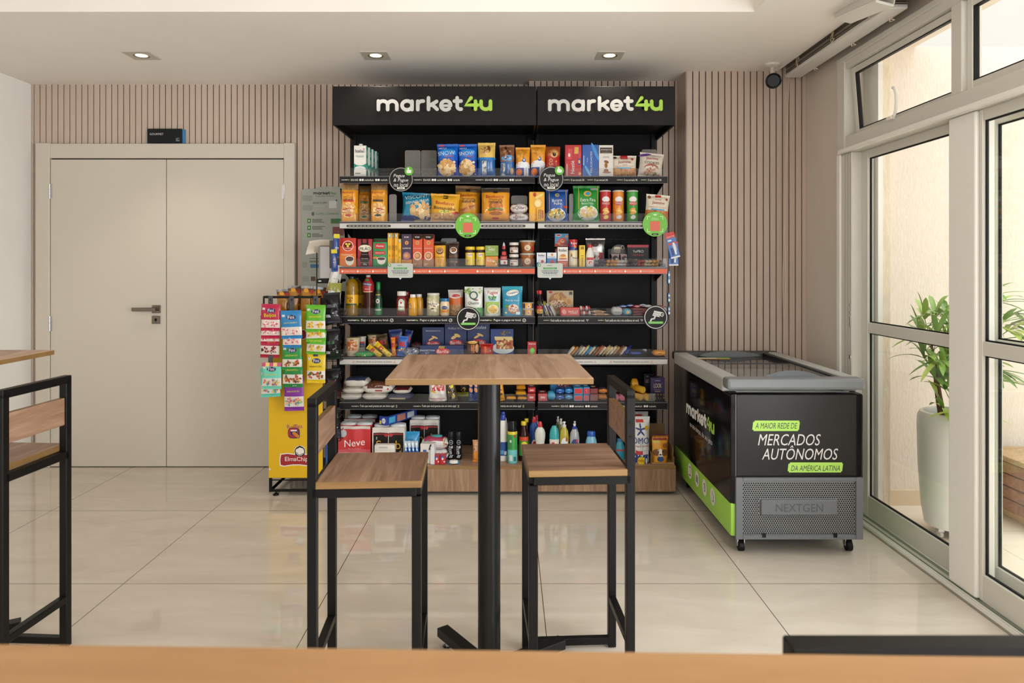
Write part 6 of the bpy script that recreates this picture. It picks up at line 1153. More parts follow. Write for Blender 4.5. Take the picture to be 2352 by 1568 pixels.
sack('candy_sack', 'small blue sweets pack at the end of the leaning bars', 'sweets bag', 1446, 1475, 808, 820, D0+.06, .05, ['#2a3f9a', '#3a52b0'], z=Z5)
sack('cookie_pack', 'lone orange pack at the far end of the bar shelf', 'cookie pack', 1500, 1531, 805, 820, D0, .07, ['#dd8a1f', '#e6982a'], [('e', '#e9b04a', 0, .5, .4, .3), ('r', '#a85a1a', -.3, .3, .4, .6)], z=Z5)

# ---- sixth shelf: sacks and biscuits
SK = ['#d2ccc2', '#cbc4b9']
z1 = Z6; 
def stack(x0, x1, y0, y1, z, d, t, cols=SK, deco=(), dp=.15, nm='sugar_bag', cat='bag of sugar', grp='white grocery sacks'):
    h = (y1-y0)/F*d; X = wx((x0+x1)/2, d); w = (x1-x0)/F*d
    o = sack(nm, t, cat, x0, x1, y0, y1, d, dp, cols, deco, grp, z=None); o.location.z = z; return z+h
za = stack(777, 828, 906, 923, Z6, D0, 'white sack at the bottom of the pile nearest the stand')
za = stack(783, 836, 891, 907, za-.006, D0+.005, 'white sack in the middle of the pile nearest the stand')
stack(787, 844, 868, 892, za-.006, D0+.01, 'plump white sack on top of its pile with a navy print behind', ['#d2ccc2', '#3a4460'])
zb = stack(829, 886, 906, 923, Z6, D0, 'white sack under the red-printed one', deco=[('r', '#5a7a5a', .3, .8, .1, .2)])
stack(829, 901, 880, 907, zb-.008, D0+.005, 'large white sack with brown and red print on top', ['#d6d0c8', '#7a4a34'], [('r', '#a8342f', -.1, .35, .3, .42), ('e', '#c05a54', .72, .5, .06, .1), ('r', '#5a2c20', -.6, .4, .55, .85), ('b', ['#3a1c14', '#a8683c', '#c9c2b8'], -.1, .72, .45, .14, 12)])
zc = stack(888, 945, 908, 923, Z6, D0, 'navy and beige rice pack lying at the bottom', ['#2a3458', '#2a3458'], [('r', '#cbb690', -.85, .6, .05, .55), ('t', 'LABORATIO', '#e0e2e8', .1, .75, .44, {'bold': .04})] if False else [('r', '#cbb690', -.8, .5, .12, .5)], nm='rice_pack', cat='bag of rice', grp=None)
stack(900, 942, 895, 909, zc-.005, D0+.02, 'white and dark red pack lying on the navy rice pack', ['#cfc6b8', '#6a2430'], nm='rice_pack', cat='bag of rice', grp=None)
bag('oat_bag', 'white flour bag with a red square label under the table top', 'flour bag', 983, 1026, 874, Z6, D0, [(1, '#dcd8d0')], [('r', '#c0282c', -.55, .75, .5, .9), ('t', 'integral', '#efd8d0', .1, .72, .5, {'bold': .04}), ('e', '#d9a83a', -.4, .46, .3, .05, -.5), ('r', '#b85a5a', -.8, .8, .12, .15), ('r', '#b85a5a', -.6, .6, .05, .08)], .07, 'loaf', seal=.02)
bag('snack_bag', 'yellow and black snack bag leaning beside the flour bag', 'snack bag', 1029, 1052, 876, Z6, D0, [(1, '#4a3a24')], [('b', ['#e0c41f', '#c9c8c2', '#6a5a3a', '#2a2018'], 0, .5, .9, .45, 26)], .05, tilt=-10)
bag('snack_bag', 'dark snack bag with a lime base behind the leaning one', 'snack bag', 1044, 1077, 868, Z6, D0+.14, [(.24, '#a8a81f'), (1, '#2c261c')], [('b', ['#c9a86a', '#8a7a5a'], .3, .5, .5, .3, 10)], .05)
for x0, t in ((1075.5, 'navy biscuit pack with orange diamonds nearer the lime snack bag'), (1087, 'navy biscuit pack with orange diamonds nearer the table pole')):
    bag('biscuit_pack', t, 'biscuit pack', x0, x0+11, 872, Z6, D0, [(1, '#243a78')], [('e', '#d99a6a', 0, .78, .7, .12, .5), ('e', '#d99a6a', .1, .52, .7, .12, .5), ('r', '#3f8aa8', -1, 1, .9, 1)], .04, group='navy biscuit packs')
bag('biscuit_pack', 'tall yellow biscuit pack leaning right of the table pole', 'biscuit pack', 1147, 1160, 878, Z6, D0, [(1, '#e09a1f')], [('e', '#5a4a7a', 0, .6, .4, .04), ('e', '#3a2c1c', 0, .38, .5, .06)], .04, tilt=-7)
def bar2(t, x0, x1, y0, y1, d, c, L=.11, deco=(), z=None, grp=None, nm='biscuit_pack', cat='biscuit pack', rz=0, col2=None, fin=.012):
    return packet(nm, t, cat, wx((x0+x1)/2, d), d, (wz(y1, d) if z is None else z), (x1-x0)/F*d, L, (y1-y0)/F*d, c, deco, grp, rz, 0, 0, col2, .28, fin)
YL = [('r', '#4a3418', -.3, .2, .5, .62)]
bar2('yellow biscuit pack lying flat beside the table pole', 1163, 1186, 911, 922.5, D0, '#dd9a1c', deco=YL, z=Z6, grp='yellow biscuit packs', col2='#6a4a1a')
bar2('yellow biscuit pack lying flat beside the red boxes', 1188, 1211, 912, 922.5, D0, '#dd9a1c', deco=YL, z=Z6, grp='yellow biscuit packs', col2='#6a4a1a')
bar2('yellow biscuit pack stacked on the flat one', 1184, 1209, 901, 912, D0+.005, '#e0a024', deco=YL, z=Z6+.0288, grp='yellow biscuit packs', col2='#a8781f')
bar2('amber biscuit pack on top of the yellow pile', 1186, 1208, 889.5, 900.5, D0+.03, '#c98a1c', deco=[('b', ['#8a3a1c', '#5a3a18'], 0, .5, .6, .3, 6)], z=Z6+.0586, grp='yellow biscuit packs')
RD = [('r', '#d9b0b0', -.5, .5, .35, .6)]
def blk(t, x0, x1, y0, y1, d, c, ct, deco=(), z=None, L=.12, grp='boxed biscuits'):
    X, w, h = G(x0, x1, y0, 0, d); h = (y1-y0)/F*d; b = B(); b.box(-w/2, w/2, 0, L, 0, h, M(c, .3), .003, {'+z': M(ct, .3)}); decorate(b, FLAT(0), w, h, deco)
    b.X = Matrix.Translation((0, 0, h)) @ Matrix.Rotation(R(-90), 4, 'X'); b.ell(0, L/2, w*.3, L*.2, '#d8cfc8', FLAT(0), .0008, 14); b.X = Matrix()
    return place(b, 'biscuit_box', t, 'biscuit box', X, d, (wz(y1, d) if z is None else z), 0, 0, grp)
blk('red biscuit box left of the gap between the bays', 1211.5, 1230, 905, 923, D0, '#b02a30', '#7a1a1e', RD, Z6)
blk('red biscuit box stacked on the left red one', 1212.5, 1230, 893, 905, D0+.01, '#b8262a', '#7a1a1e', RD, Z6+.0505)
blk('rose biscuit box right of the gap between the bays', 1236.5, 1257, 905, 923, D0, '#c0484c', '#8a2026', RD, Z6)
bar2('light blue pack crinkled beside the rose box', 1258, 1276, 903, 922.5, D0, '#4aa8d0', deco=[('b', ['#d9e2ea', '#2a7ab0'], 0, .5, .6, .4, 6)], z=Z6, grp='blue biscuit packs')
for k, (x0, x1, y0, y1, z, c, c2, t) in enumerate(((1277, 1296.5, 908.5, 922.5, 0, '#2a5aa8', '#1f3a7a', 'blue pack at the bottom beside the crinkled light blue one'), (1277, 1297, 894, 908, .039, '#2f66b8', '#1f3a7a', 'blue pack stacked in the second column'), (1298, 1316, 908.5, 922.5, 0, '#4a9ac8', '#2a6aa0', 'sky blue pack at the bottom of the third column'), (1298, 1316.5, 894, 908, .039, '#3a8fd0', '#2a5a98', 'sky blue pack on top of the third column'))):
    bar2(t, x0, x1, y0, y1, D0+.004*k, c, deco=[('e', '#c9d2da', 0, .5, .5, .3)], z=Z6+z, grp='blue biscuit packs', col2=c2)
blk('red-ended blue biscuit box at the bottom', 1318, 1338.5, 908.5, 923, D0, '#3a93c0', '#2a7ab0', [('r', '#c23a36', -.8, .8, .15, .85)], Z6)
blk('red-ended blue biscuit box on top', 1318, 1339, 892, 908, D0+.005, '#3a93c0', '#2a7ab0', [('r', '#c8242a', -.8, .8, .15, .85)], Z6+.0405)
blk('narrow red-ended box at the bottom, beside the dark red boxes', 1340, 1353.5, 908.5, 923, D0, '#3a93c0', '#2a7ab0', [('r', '#b84a48', -.8, .8, .1, .9)], Z6)
blk('narrow red-ended box on top with a white mark', 1340, 1355, 891, 908, D0+.005, '#3a93c0', '#2a7ab0', [('r', '#c8242a', -.85, .85, .1, .85), ('b', ['#e6e0dc'], 0, .5, .4, .25, 3)], Z6+.0405)
blk('dark red biscuit box at the bottom of its pair', 1355.5, 1374, 907, 923, D0, '#7a3438', '#5a1a1c', (), Z6)
blk('dark red biscuit box on top of its pair', 1355.5, 1374, 894, 907, D0+.006, '#7a1f22', '#4a1416', (), Z6+.0445)
bar2('orange pack at the bottom before the stool back', 1375, 1395, 908, 922.5, D0, '#b8702a', deco=[('b', ['#7a4a1a', '#d99a4a'], 0, .5, .6, .4, 6)], z=Z6, grp='orange biscuit packs')
bar2('orange pack on top before the stool back', 1375, 1396, 894, 908, D0+.01, '#d0802c', deco=[('b', ['#3a5a98', '#d99a4a'], 0, .5, .6, .4, 6)], z=Z6+.039, grp='orange biscuit packs', col2='#4a3a4a')
blk('long blue carton lying behind the blue packs', 1264, 1340, 883, 921, D0+.15, '#2a6fa8', '#235a8c', [('r', '#5a2a3a', -.6, .4, .55, .8), ('b', ['#b83a3a', '#d9d2c8'], -.2, .7, .4, .12, 8)], Z6, .07, None)
for k, (px, py, d, z, c, t) in enumerate(((1415, 912, D0, 0, '#a83a5a', 'pink roll lying left behind the stool post'), (1430, 912, D0, 0, '#b8446a', 'pink roll lying right behind the stool post'))):
    b = B(); b.X = Matrix.Rotation(R(-90), 4, 'X'); b.lathe([(.018, 0), (.021, .004), (.021, .12), (.018, .124)], M(c, .35), 20); b.X = Matrix(); place(b, 'biscuit_roll', t, 'biscuit roll', wx(px, d), d, Z6+.021, group='pink biscuit rolls')
bar2('brown chocolate pack lying on the pink rolls', 1408, 1436, 895, 907, D0+.01, '#5a2a20', deco=[('b', ['#8a3a2c', '#c9a04a'], 0, .5, .7, .3, 6)], z=Z6+.0425)
for k, (px, z, dd, r, rz, t) in enumerate(((1489, .022, .0, .022, 12, 'yellow roll with a round pale end at the bottom front'), (1472, .022, .01, .02, 25, 'yellow roll lying behind at the bottom'), (1477, .066, .02, .022, 20, 'yellow roll with a round end on top of the others'))):
    b = B(); b.X = Matrix.Rotation(R(-90), 4, 'X'); b.lathe([(r*.9, 0), (r, .004), (r, .12), (r*.9, .124)], M('#d9a52a', .35), 20); b.X = Matrix(); b.ell(0, 0, r*.8, r*.8, '#e0b84a', FLAT(0), .0008); place(b, 'biscuit_roll', t, 'biscuit roll', wx(px, D0+dd), D0+dd, Z6+z, rz, group='yellow biscuit rolls')
bar2('yellow pack on the heap of rolls behind the stool post', 1452, 1468, 880, 908, D0+.09, '#d9a01f', deco=[('b', ['#2a241c', '#8a5a1c'], 0, .5, .6, .4, 6)], z=Z6+.044, L=.08)
box('chocolate_case', 'black chocolate bar case standing behind the violet one', 'display box', 1479, 1502, 858, Z6, D0+.16, '#1c1518', [('t', 'LOOK', '#d9c8a8', 0, .68, .6, {'bold': .03, 'h': .14}), ('r', '#8a7aa0', -.5, .6, .86, .9)], .06)
box('chocolate_case', 'violet chocolate bar case with pale lettering', 'display box', 1494.5, 1526.5, 867, Z6, D0+.07, '#2f2350', [('t', 'LOOK', '#d9cba8', 0, .63, .56, {'bold': .03, 'h': .2}), ('r', '#8a7ab0', -.4, .4, .84, .88), ('r', '#6a5a8a', -.5, .5, .42, .46), ('r', '#b9a87a', -.4, .4, .34, .37)], .07)
for k in range(10):
    packet('candy_bar', 'tiny dark wrapped bar before the violet case, %s row' % ('lower' if k < 5 else 'upper'), 'sweet', wx(1501+(k % 5)*6.2, D0), D0+.003+(k//5)*.004, Z6+.022*(k//5), .013, .06, .021, '#2a2626', [('e', '#c9a04a', 0, .75, .6, .14)], group='tiny dark wrapped bars, %s row' % ('lower' if k < 5 else 'upper'))
b = B(); b.box(-.02, .02, 0, .003, 0, .05, SMOKE); b.box(-.02, .02, .003, .06, 0, .003, SMOKE); place(b, 'shelf_divider', 'small hazy divider between the yellow rolls and the dark bars', 'divider', wx(1496.5, D0)-.001, D0-.012, Z6)

# ---- plinth: paper goods and cleaning bottles
DP = 4.26
def tpack(t, x0, x1, y0, d, front, deco, nx=2, grp=None, rows=1, z=ZP):
    X, w, h = G(x0, x1, y0, z, d); b = B(); dp = w*.5; r = w/nx/2
    def fn(x, z): return .004*math.cos(x/w*math.pi*2*nx)*-1+.004
    vs = []; fs = []; n = 24; prof = [(i/n*2-1)*w/2 for i in range(n+1)]
    for zz in (0, h-.03, h-.012): vs += [(x, fn(x, 0)+(.006 if zz == h-.012 else 0), zz) for x in prof]
    for j in range(2): fs += [(j*(n+1)+i, j*(n+1)+i+1, (j+1)*(n+1)+i+1, (j+1)*(n+1)+i) for i in range(n)]
    b.add(vs, fs, M(front, .25), True); b.box(-w/2, w/2, .012, dp, 0, h-.014, M(front, .25), .01)
    decorate(b, fn, w, h, deco)
    b.rect(-w/2+.002, w/2-.002, h-.03, h-.013, M('#cfcac4', .3), fn, .0006, 20)
    for k in range(nx):
        for q in range(2):
            b.X = Matrix.Translation((-w/2+r+2*r*k, .012+r*.95+q*r*1.0*.5, h-.02)); b.lathe([(r*.97, 0), (r*.97, .012), (r*.9, .018), (r*.35, .015), (r*.3, .008)], M('#c8ccce', .3), 20, 1, .55)
    b.X = Matrix(); return place(b, 'toilet_paper_pack', t, 'toilet paper', X, d, z, 0, 0, grp)
tpack('red toilet paper pack with white script, in front', 776.5, 851, 974, DP, '#c0282c', [('r', '#d9c8d0', -1, 1, 0, .16), ('r', '#cf8a90', -1, 1, .16, .24), ('r', '#c4545a', -1, 1, .24, .32), ('e', '#b9bdc0', -.68, .75, .2, .1), ('t', 'Neve', '#efe6e4', -.0, .5, .64, {'bold': .05, 'shear': .1, 'rot': 6}), ('t', 'FOLHA DUPLA', '#e0a8a8', 0, .34, .4), ('r', '#e2dcdc', -.42, .4, .08, .22), ('e', '#d9a24a', -.25, .15, .08, .03)], grp='toilet paper packs')
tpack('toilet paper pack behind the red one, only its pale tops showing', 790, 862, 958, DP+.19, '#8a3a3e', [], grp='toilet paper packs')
SN = [('r', '#1c1816', -.93, .93, .1, .8), ('b', ['#8a8078', '#c9c2b8'], -.75, .62, .1, .08, 5), ('b', ['#8a8078', '#c9c2b8'], .75, .3, .1, .1, 6), ('t', 'Snob', '#c99a34', 0, .46, .76, {'bold': .06, 'h': .24}), ('t', 'Clássica', '#d9c08a', .05, .26, .34), ('r', '#8a2426', -.9, .9, .74, .78), ('e', '#b02c30', -.15, .74, .12, .05), ('e', '#b02c30', .15, .74, .12, .05)]
tpack('black and gold paper towel pack in front', 855, 929, 977.5, DP, '#cfc8c0', SN, grp='black and gold paper towel packs')
tpack('black and gold paper towel pack set back on the right', 941, 1008, 960, DP+.14, '#b8b0a8', SN, grp='black and gold paper towel packs')
X, w, h = G(869, 900, 963, 0, DP); b = B(); b.box(-.03, .03, 0, .30, 0, .055, M('#1f3f94', .3), .002, {'+z': M('#16181c', .35)})
decorate(b, FLAT(0), .06, .055, [('r', '#d9c23a', -.9, -.4, .1, .5), ('e', '#e0e4ea', .2, .5, .5, .3), ('t', 'PVC', '#1f3f94', .2, .5, .36, {'bold': .05})])
b.X = Matrix(((0, -1, 0, .03), (1, 0, 0, 0), (0, 0, 1, 0), (0, 0, 0, 1))); b.rect(.02, .08, .01, .046, '#4aa3d0', FLAT(0), .0008); b.rect(.1, .18, .008, .048, '#b97a6a', FLAT(0), .0008); b.rect(.2, .27, .01, .046, '#c9ccd2', FLAT(0), .0008); b.X = Matrix()
place(b, 'film_box', 'long blue cling film box lying across the paper towels', 'box', wx(879, DP), DP+.01, wz(977.5, DP)+.0005, -30)
box('napkin_pack', 'white paper napkin pack lying before the paper towels', 'napkins', 859, 907, 1021, ZP, DP-.06, '#d6d1c9', [('r', '#c2bcb2', -.9, .9, .72, .74), ('r', '#b9b2a8', -.5, .3, .82, .9)], .05, bev=.012)
bag('wipe_pouch', 'light blue pouch of wet wipes', 'wipes', 925.5, 963, 992.5, ZP, DP+.04, [(1, '#2f8fc4')], [('e', '#4aa04a', -.7, .36, .2, .06), ('e', '#6ab84a', .2, .62, .25, .04), ('r', '#2478ac', -1, 1, 0, .3)], .05)
for k in range(4):
    bag('brush_pack', 'blue toothbrush pack in the leaning row, %s' % ('nearest the towels', 'second from the towels', 'third from the towels', 'nearest the baby wipes')[k], 'toothbrush pack', 931.5+8.5*k, 940+8.5*k, 1013, ZP, DP-.03, [(.7, '#1f62b4'), (1, '#b9c8d4')], [('e', '#cfe0ec', 0, .62, .5, .07), ('e', '#d9e6ee', 0, .86, .5, .06)], .03, tilt=-7, group='blue toothbrush packs')
WD = [('e', '#3f9aa0', -.5, .62, .14, .18), ('b', ['#c99a7a', '#8a5a44', '#e0c0a4'], .6, .6, .35, .3, 8), ('r', '#b8345a', -.9, .95, .05, .22)]
zl = stack(985, 1029, 1024, 1049, ZP, DP, 'white baby wipes pack at the bottom', ['#d6d6d4', '#d6d6d4'], WD, .09, 'wipe_pack', 'wipes', 'baby wipes packs')
o = sack('wipe_pack', 'wide white baby wipes pack on top with a teal lid', 'wipes', 966, 1029, 995, 1024, DP+.005, .1, ['#d6d6d4', '#a83a58'], WD, 'baby wipes packs'); o.location.z = zl-.003
b = B(); b.lathe([(.034, 0), (.036, .004), (.034, .01), (.001, .012)], M('#2f9aa0', .3), 24, 1, .55, close=False); b.make('lid', o, (.01, .05, (1024-995)/F*DP*.97))
box('toothpaste_box', 'white and black medicine box tilted before the wipes', 'box', 965, 997, 1019, ZP, DP-.05, '#d9d6d0', [('r', '#2a2c30', .2, .45, .7, .98, .3), ('r', '#3a5aa0', -.6, -.1, .55, .7)], .06, rz=-8)
box('ointment_box', 'narrow white box with blue lettering standing at the plinth edge', 'box', 988.5, 998, 1026, ZP, DP-.068, '#d6d8dc', [], .03)
for x0, t in ((997.5, 'small red and blue soap box next to the narrow white box'), (1011, 'small red and blue soap box next to the deodorants')):
    box('soap_box', t, 'soap box', x0, x0+12.5, 1045.5, ZP, DP-.065, '#b8282e', [('r', '#2a5aa0', -.9, 0, .55, .95, .3), ('e', '#e6d2cc', -.1, .62, .35, .14), ('e', '#d9ccd2', .5, .3, .3, .08)], .05, side='#2a4a90', group='red and blue soap boxes')
b = B(); b.box(-.036, .036, 0, .055, 0, .006, M('#3a8ab0', .3), .002); b.lathe([(.026, .006), (.027, .012), (.024, .022), (.001, .024)], M('#e0dedb', .35), 24, 1, .7, close=False)
for i in range(len(b.v)-98, len(b.v)): pass
place(b, 'soap_dish', 'white soap bar on a small blue tray', 'soap', wx(1042, DP-.06), DP-.055, ZP)
for x0, t in ((1027.5, 'black deodorant can beside the baby wipes'), (1045, 'black deodorant can on its own side of the pair')):
    round_('deodorant_can', t, 'deodorant', x0, x0+15.5, 992, ZP, DP+.03, [(.95, 0, '#18181a'), (1, .01), (1, .78), (.82, .8, '#1c1c1e')], [('e', '#c9ccd0', .1, .63, .62, .08), ('e', '#14161c', .1, .63, .55, .068), ('t', 'NIVEA', '#e0e2e6', .1, .63, .4, {'bold': .04}), ('t', 'DEEP', '#c9ccd0', -.2, .36, .3, {'rot': 90, 'bold': .04}), ('r', '#b0b2b6', .1, .7, .42, .5), ('r', '#9a9ca0', -.7, .4, .08, .18, .5), ('e', '#8a8c90', .1, .26, .3, .05)], [('cap', [(.86, .8, '#202022'), (.9, .82), (.88, .98), (.8, 1)])], group='black deodorant cans')
bag('sponge_pack', 'orange and beige pet treat pack beside the table pole', 'pet food', 1085, 1099, 1012, ZP, DP-.03, [(.5, '#d08a3a'), (1, '#b98a68')], [('b', ['#7a4a34', '#e0b890'], 0, .7, .7, .2, 8)], .05)
BW = M('#d9d8d2', .3)
for k, (x0, x1, y0, d, t) in enumerate(((1144, 1167, 954, DP, 'white bleach bottle with blue cap in front'), (1146, 1166, 946, DP+.1, 'white bleach bottle with blue cap behind'))):
    round_('bleach_bottle', t, 'bottle', x0, x1, y0, ZP, d, [(.9, 0, BW), (1, .03), (1, .42), (.86, .5), (.98, .6), (.95, .72), (.7, .84), (.46, .88)], [('r', '#1f4a8a', -.95, .95, .12, .42), ('r', '#4a8ab8', -.8, .2, .16, .24), ('r', '#d9e2ea', .3, .8, .14, .22)], [('cap', [(.5, .88, '#1f3f9e'), (.52, .9), (.5, .98), (.42, 1)])], sy=.8, group='bleach bottles')
round_('spray_can', 'green insect spray can with a black cap', 'spray can', 1165.5, 1188.5, 968, ZP, DP-.05, [(.95, 0, '#6fbec0'), (1, .01), (1, .31), (1, .32, '#3a9a48'), (1, .68), (1, .685, '#d9c22a'), (1, .74), (.94, .755, '#1a1a1a')], [('r', '#3f7a4a', -.7, -.1, .36, .66), ('r', '#c9d8c8', -.6, -.2, .5, .56), ('r', '#b3342c', .3, .7, .62, .68), ('r', '#2a6a6a', .3, .8, .06, .16), ('r', '#c9d8d0', -.7, 0, .06, .2)], [('cap', [(.96, .755, '#161616'), (.97, .78), (.9, .9), (.7, 1)])])
DIS = M('#2a100a', .12)
for k, (x0, x1, y0, d, t) in enumerate(((1191, 1215, 969, DP, 'dark disinfectant bottle with yellow cap in front'), (1200, 1219, 962, DP+.1, 'dark disinfectant bottle with yellow cap behind'))):
    round_('disinfectant_bottle', t, 'bottle', x0, x1, y0, ZP, d, [(.93, 0, DIS), (1, .03), (1, .6), (.95, .7), (.6, .83), (.45, .9)], [('r', '#3a8a2a', -.95, .95, .14, .52), ('r', '#c8442c', -.95, .95, .52, .62), ('e', '#e0c43a', .1, .4, .7, .1), ('t', 'Pinho', '#2a3a1c', .1, .42, .5, {'bold': .05}), ('t', 'Sol', '#2a3a1c', .1, .33, .3, {'bold': .05})], [('cap', [(.5, .9, '#d2b81f'), (.52, .92), (.52, .99), (.46, 1)])], sy=.75, group='dark disinfectant bottles')
for k, (x0, x1, y0, d, c, c2, t) in enumerate(((1216, 1238, 958, DP+.06, '#1f4a9a', '#b3282e', 'blue toilet cleaner bottle with red tip'), (1226, 1240, 954, DP+.16, '#1c3f88', '#a8242a', 'second blue cleaner bottle behind, its red tip showing'), (1228.5, 1253, 969, DP-.01, '#c9cac2', '#c02a2c', 'white toilet cleaner bottle with red cap'))):
    round_('toilet_cleaner_bottle', t, 'bottle', x0, x1, y0, ZP, d, [(.85, 0, c), (.92, .03), (.8, .45), (.98, .6), (1, .7), (.8, .8), (.42, .86)], [('e', '#d9d4d4', .05, .3, .7, .16), ('e', '#b3342f' if k < 2 else '#3f8a4a', .1, .34, .5, .08)], [('cap', [(.44, .86, c2), (.46, .88), (.38, .96), (.3, 1)])], sy=.55, group='toilet cleaner bottles' if k < 2 else None)
round_('scouring_cream', 'white cream cleaner bottle with a turquoise top', 'bottle', 1262, 1285, 978.5, ZP, DP, [(.88, 0, '#d6d2c8'), (.96, .03), (.92, .4), (1, .62, '#2f9a9e'), (.98, .75), (.8, .88), (.4, 1)], [('e', '#2a3f8a', .1, .36, .75, .14), ('t', 'SAPÓLIO', '#e6e2dc', .1, .36, .6, {'bold': .05, 'rot': 6}), ('r', '#c23a34', -.6, 0, .48, .54), ('e', '#e0b43a', .4, .24, .3, .08)], sy=.6)
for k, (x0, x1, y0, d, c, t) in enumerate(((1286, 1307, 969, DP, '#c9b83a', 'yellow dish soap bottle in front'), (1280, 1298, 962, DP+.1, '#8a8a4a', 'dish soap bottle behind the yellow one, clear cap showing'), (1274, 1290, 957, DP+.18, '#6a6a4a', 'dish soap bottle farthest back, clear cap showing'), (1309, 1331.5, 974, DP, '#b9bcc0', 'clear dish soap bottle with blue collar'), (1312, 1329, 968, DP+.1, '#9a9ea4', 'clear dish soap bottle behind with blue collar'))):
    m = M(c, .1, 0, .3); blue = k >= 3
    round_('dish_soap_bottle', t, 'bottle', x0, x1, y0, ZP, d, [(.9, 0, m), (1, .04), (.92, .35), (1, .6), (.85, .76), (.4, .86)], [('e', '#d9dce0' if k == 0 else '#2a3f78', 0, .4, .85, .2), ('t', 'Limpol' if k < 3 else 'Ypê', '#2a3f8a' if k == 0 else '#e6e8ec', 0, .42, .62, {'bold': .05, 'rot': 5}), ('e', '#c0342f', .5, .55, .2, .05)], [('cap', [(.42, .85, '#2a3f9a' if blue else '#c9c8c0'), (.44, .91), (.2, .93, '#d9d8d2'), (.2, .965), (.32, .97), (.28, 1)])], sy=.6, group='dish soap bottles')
round_('softener_bottle', 'pale blue fabric softener bottle with blue cap', 'bottle', 1344, 1374, 992, ZP, DP+.02, [(.9, 0, '#7ab4d0'), (1, .04), (.95, .45), (.8, .7), (.6, .82)], [('e', '#2a5aa0', 0, .36, .6, .14), ('e', '#c2464a', .1, .4, .4, .06)], [('cap', [(.62, .82, '#1f56b0'), (.66, .86), (.64, .97), (.56, 1)])], sy=.6)
round_('softener_bottle', 'teal bottle half hidden behind the right stool post', 'bottle', 1414, 1436, 1008, ZP, DP+.03, [(.9, 0, '#2a8aa0'), (1, .04), (.95, .6), (.6, .85)], [('r', '#a83a3a', -.9, .9, .42, .5)], [('cap', [(.6, .85, '#2f6a9a'), (.6, 1)])], sy=.6)
OM = [('r', '#1f3f86', -1, 1, 0, .28), ('e', '#dcdee0', 0, .3, .9, .1), ('r', '#c23a34', -.5, .3, .88, .94)]+[('e', '#1f3a78', -.05+.28*math.cos(R(a)), .72+.085*math.sin(R(a)), .3, .018, R(a)) for a in (20, 95, 160, 230, 310)]+[('e', '#1f3a78', -.05, .72, .1, .035), ('e', '#e0b41f', .6, .77, .22, .045), ('t', 'OMO', '#1f3a80', -.1, .5, .9, {'bold': .07, 'h': .13}), ('t', 'lavagem perfeita', '#b3343a', .0, .38, .8, {'bold': .03}), ('r', '#c23a34', -.6, .1, .2, .28), ('r', '#d9d6d4', .1, .75, .2, .28), ('e', '#e0c41f', -.05, .06, .4, .1), ('t', 'REFIL', '#b3322c', -.05, .07, .34, {'bold': .05})]
bag('detergent_bag', 'white and blue laundry powder bag in front, right of the stool', 'detergent', 1452, 1496, 960, ZP, DP-.05, [(1, '#d9dbdc')], OM, .1, 'pouch', group='laundry powder bags')
bag('detergent_bag', 'white and blue laundry powder bag behind the front one', 'detergent', 1450, 1492, 948, ZP, DP+.08, [(1, '#c9cbcc')], OM[:4], .09, 'pouch', group='laundry powder bags')
X, w, h = G(1496, 1548, 1040, ZP, DP-.06)
t = empty('display_tray', (X, DP-.068, ZP), 0, 'open brown cardboard tray holding the pet food pouches', 'tray')
b = B(); W2 = w/2; CB = M('#8a6a44', .7); b.box(-W2, W2, 0, .26, 0, .003, CB); b.box(-W2, -W2+.003, 0, .26, .003, .07, CB); b.box(W2-.003, W2, .03, .26, .003, .1, CB); b.box(W2-.003, W2, .0, .03, .003, .045, CB); b.box(-W2, W2, .257, .26, .003, .19, CB); b.box(-W2+.003, W2-.003, 0, .003, .003, .012, M('#a8835a', .7)); b.make('carton', t)
PD = [('r', '#8a2a22', -.9, .9, .88, .97), ('r', '#c9c24a', -.85, 0, .78, .87), ('e', '#d9cfc4', 0, .4, .5, .15), ('e', '#7a4a30', -.5, .42, .42, .13, .3), ('e', '#7a4a30', .5, .42, .42, .13, -.3), ('e', '#efe6dc', 0, .42, .2, .16), ('e', '#1c1414', 0, .34, .12, .03), ('e', '#1c1414', -.28, .46, .08, .02), ('e', '#1c1414', .28, .46, .08, .02), ('e', '#1f4a8a', 0, .17, .42, .1), ('e', '#9a5a34', .6, .68, .3, .1)]
for k in range(3):
    bag('pet_food_pouch', ('yellow dog food pouch in front, in the cardboard tray', 'yellow dog food pouch behind the front one', 'purplish pet food pouch at the back of the tray')[k], 'pet food', 1499+2*k, 1535+1.5*k, 1005-3*k, ZP+.004, DP-.058+.06*k, [(1, ('#dc9a24', '#c9882a', '#7a4a60')[k])], PD if k == 0 else PD[:2], .045, 'pouch', group='pet food pouches')
# ------------------------------------------------------------------ snack stand with sweets beside the shelving
YD = 4.16; yx0, yx1 = wx(617, YD), wx(741, YD); XC = (yx0+yx1)/2; HW = (yx1-yx0)/2
t = empty('snack_stand', (XC, YD, 0), 0, 'wire snack stand with a yellow end panel and hanging sweets', 'display stand')
YEL = M('#d8ad00', .55); b = B(); zb, zt = .106, 1.10
b.box(-HW, HW, 0, .006, zb, zt, YEL, .001); fn = FLAT(0); U = lambda px: wx(px, YD)-XC; V = lambda py: wz(py, YD)
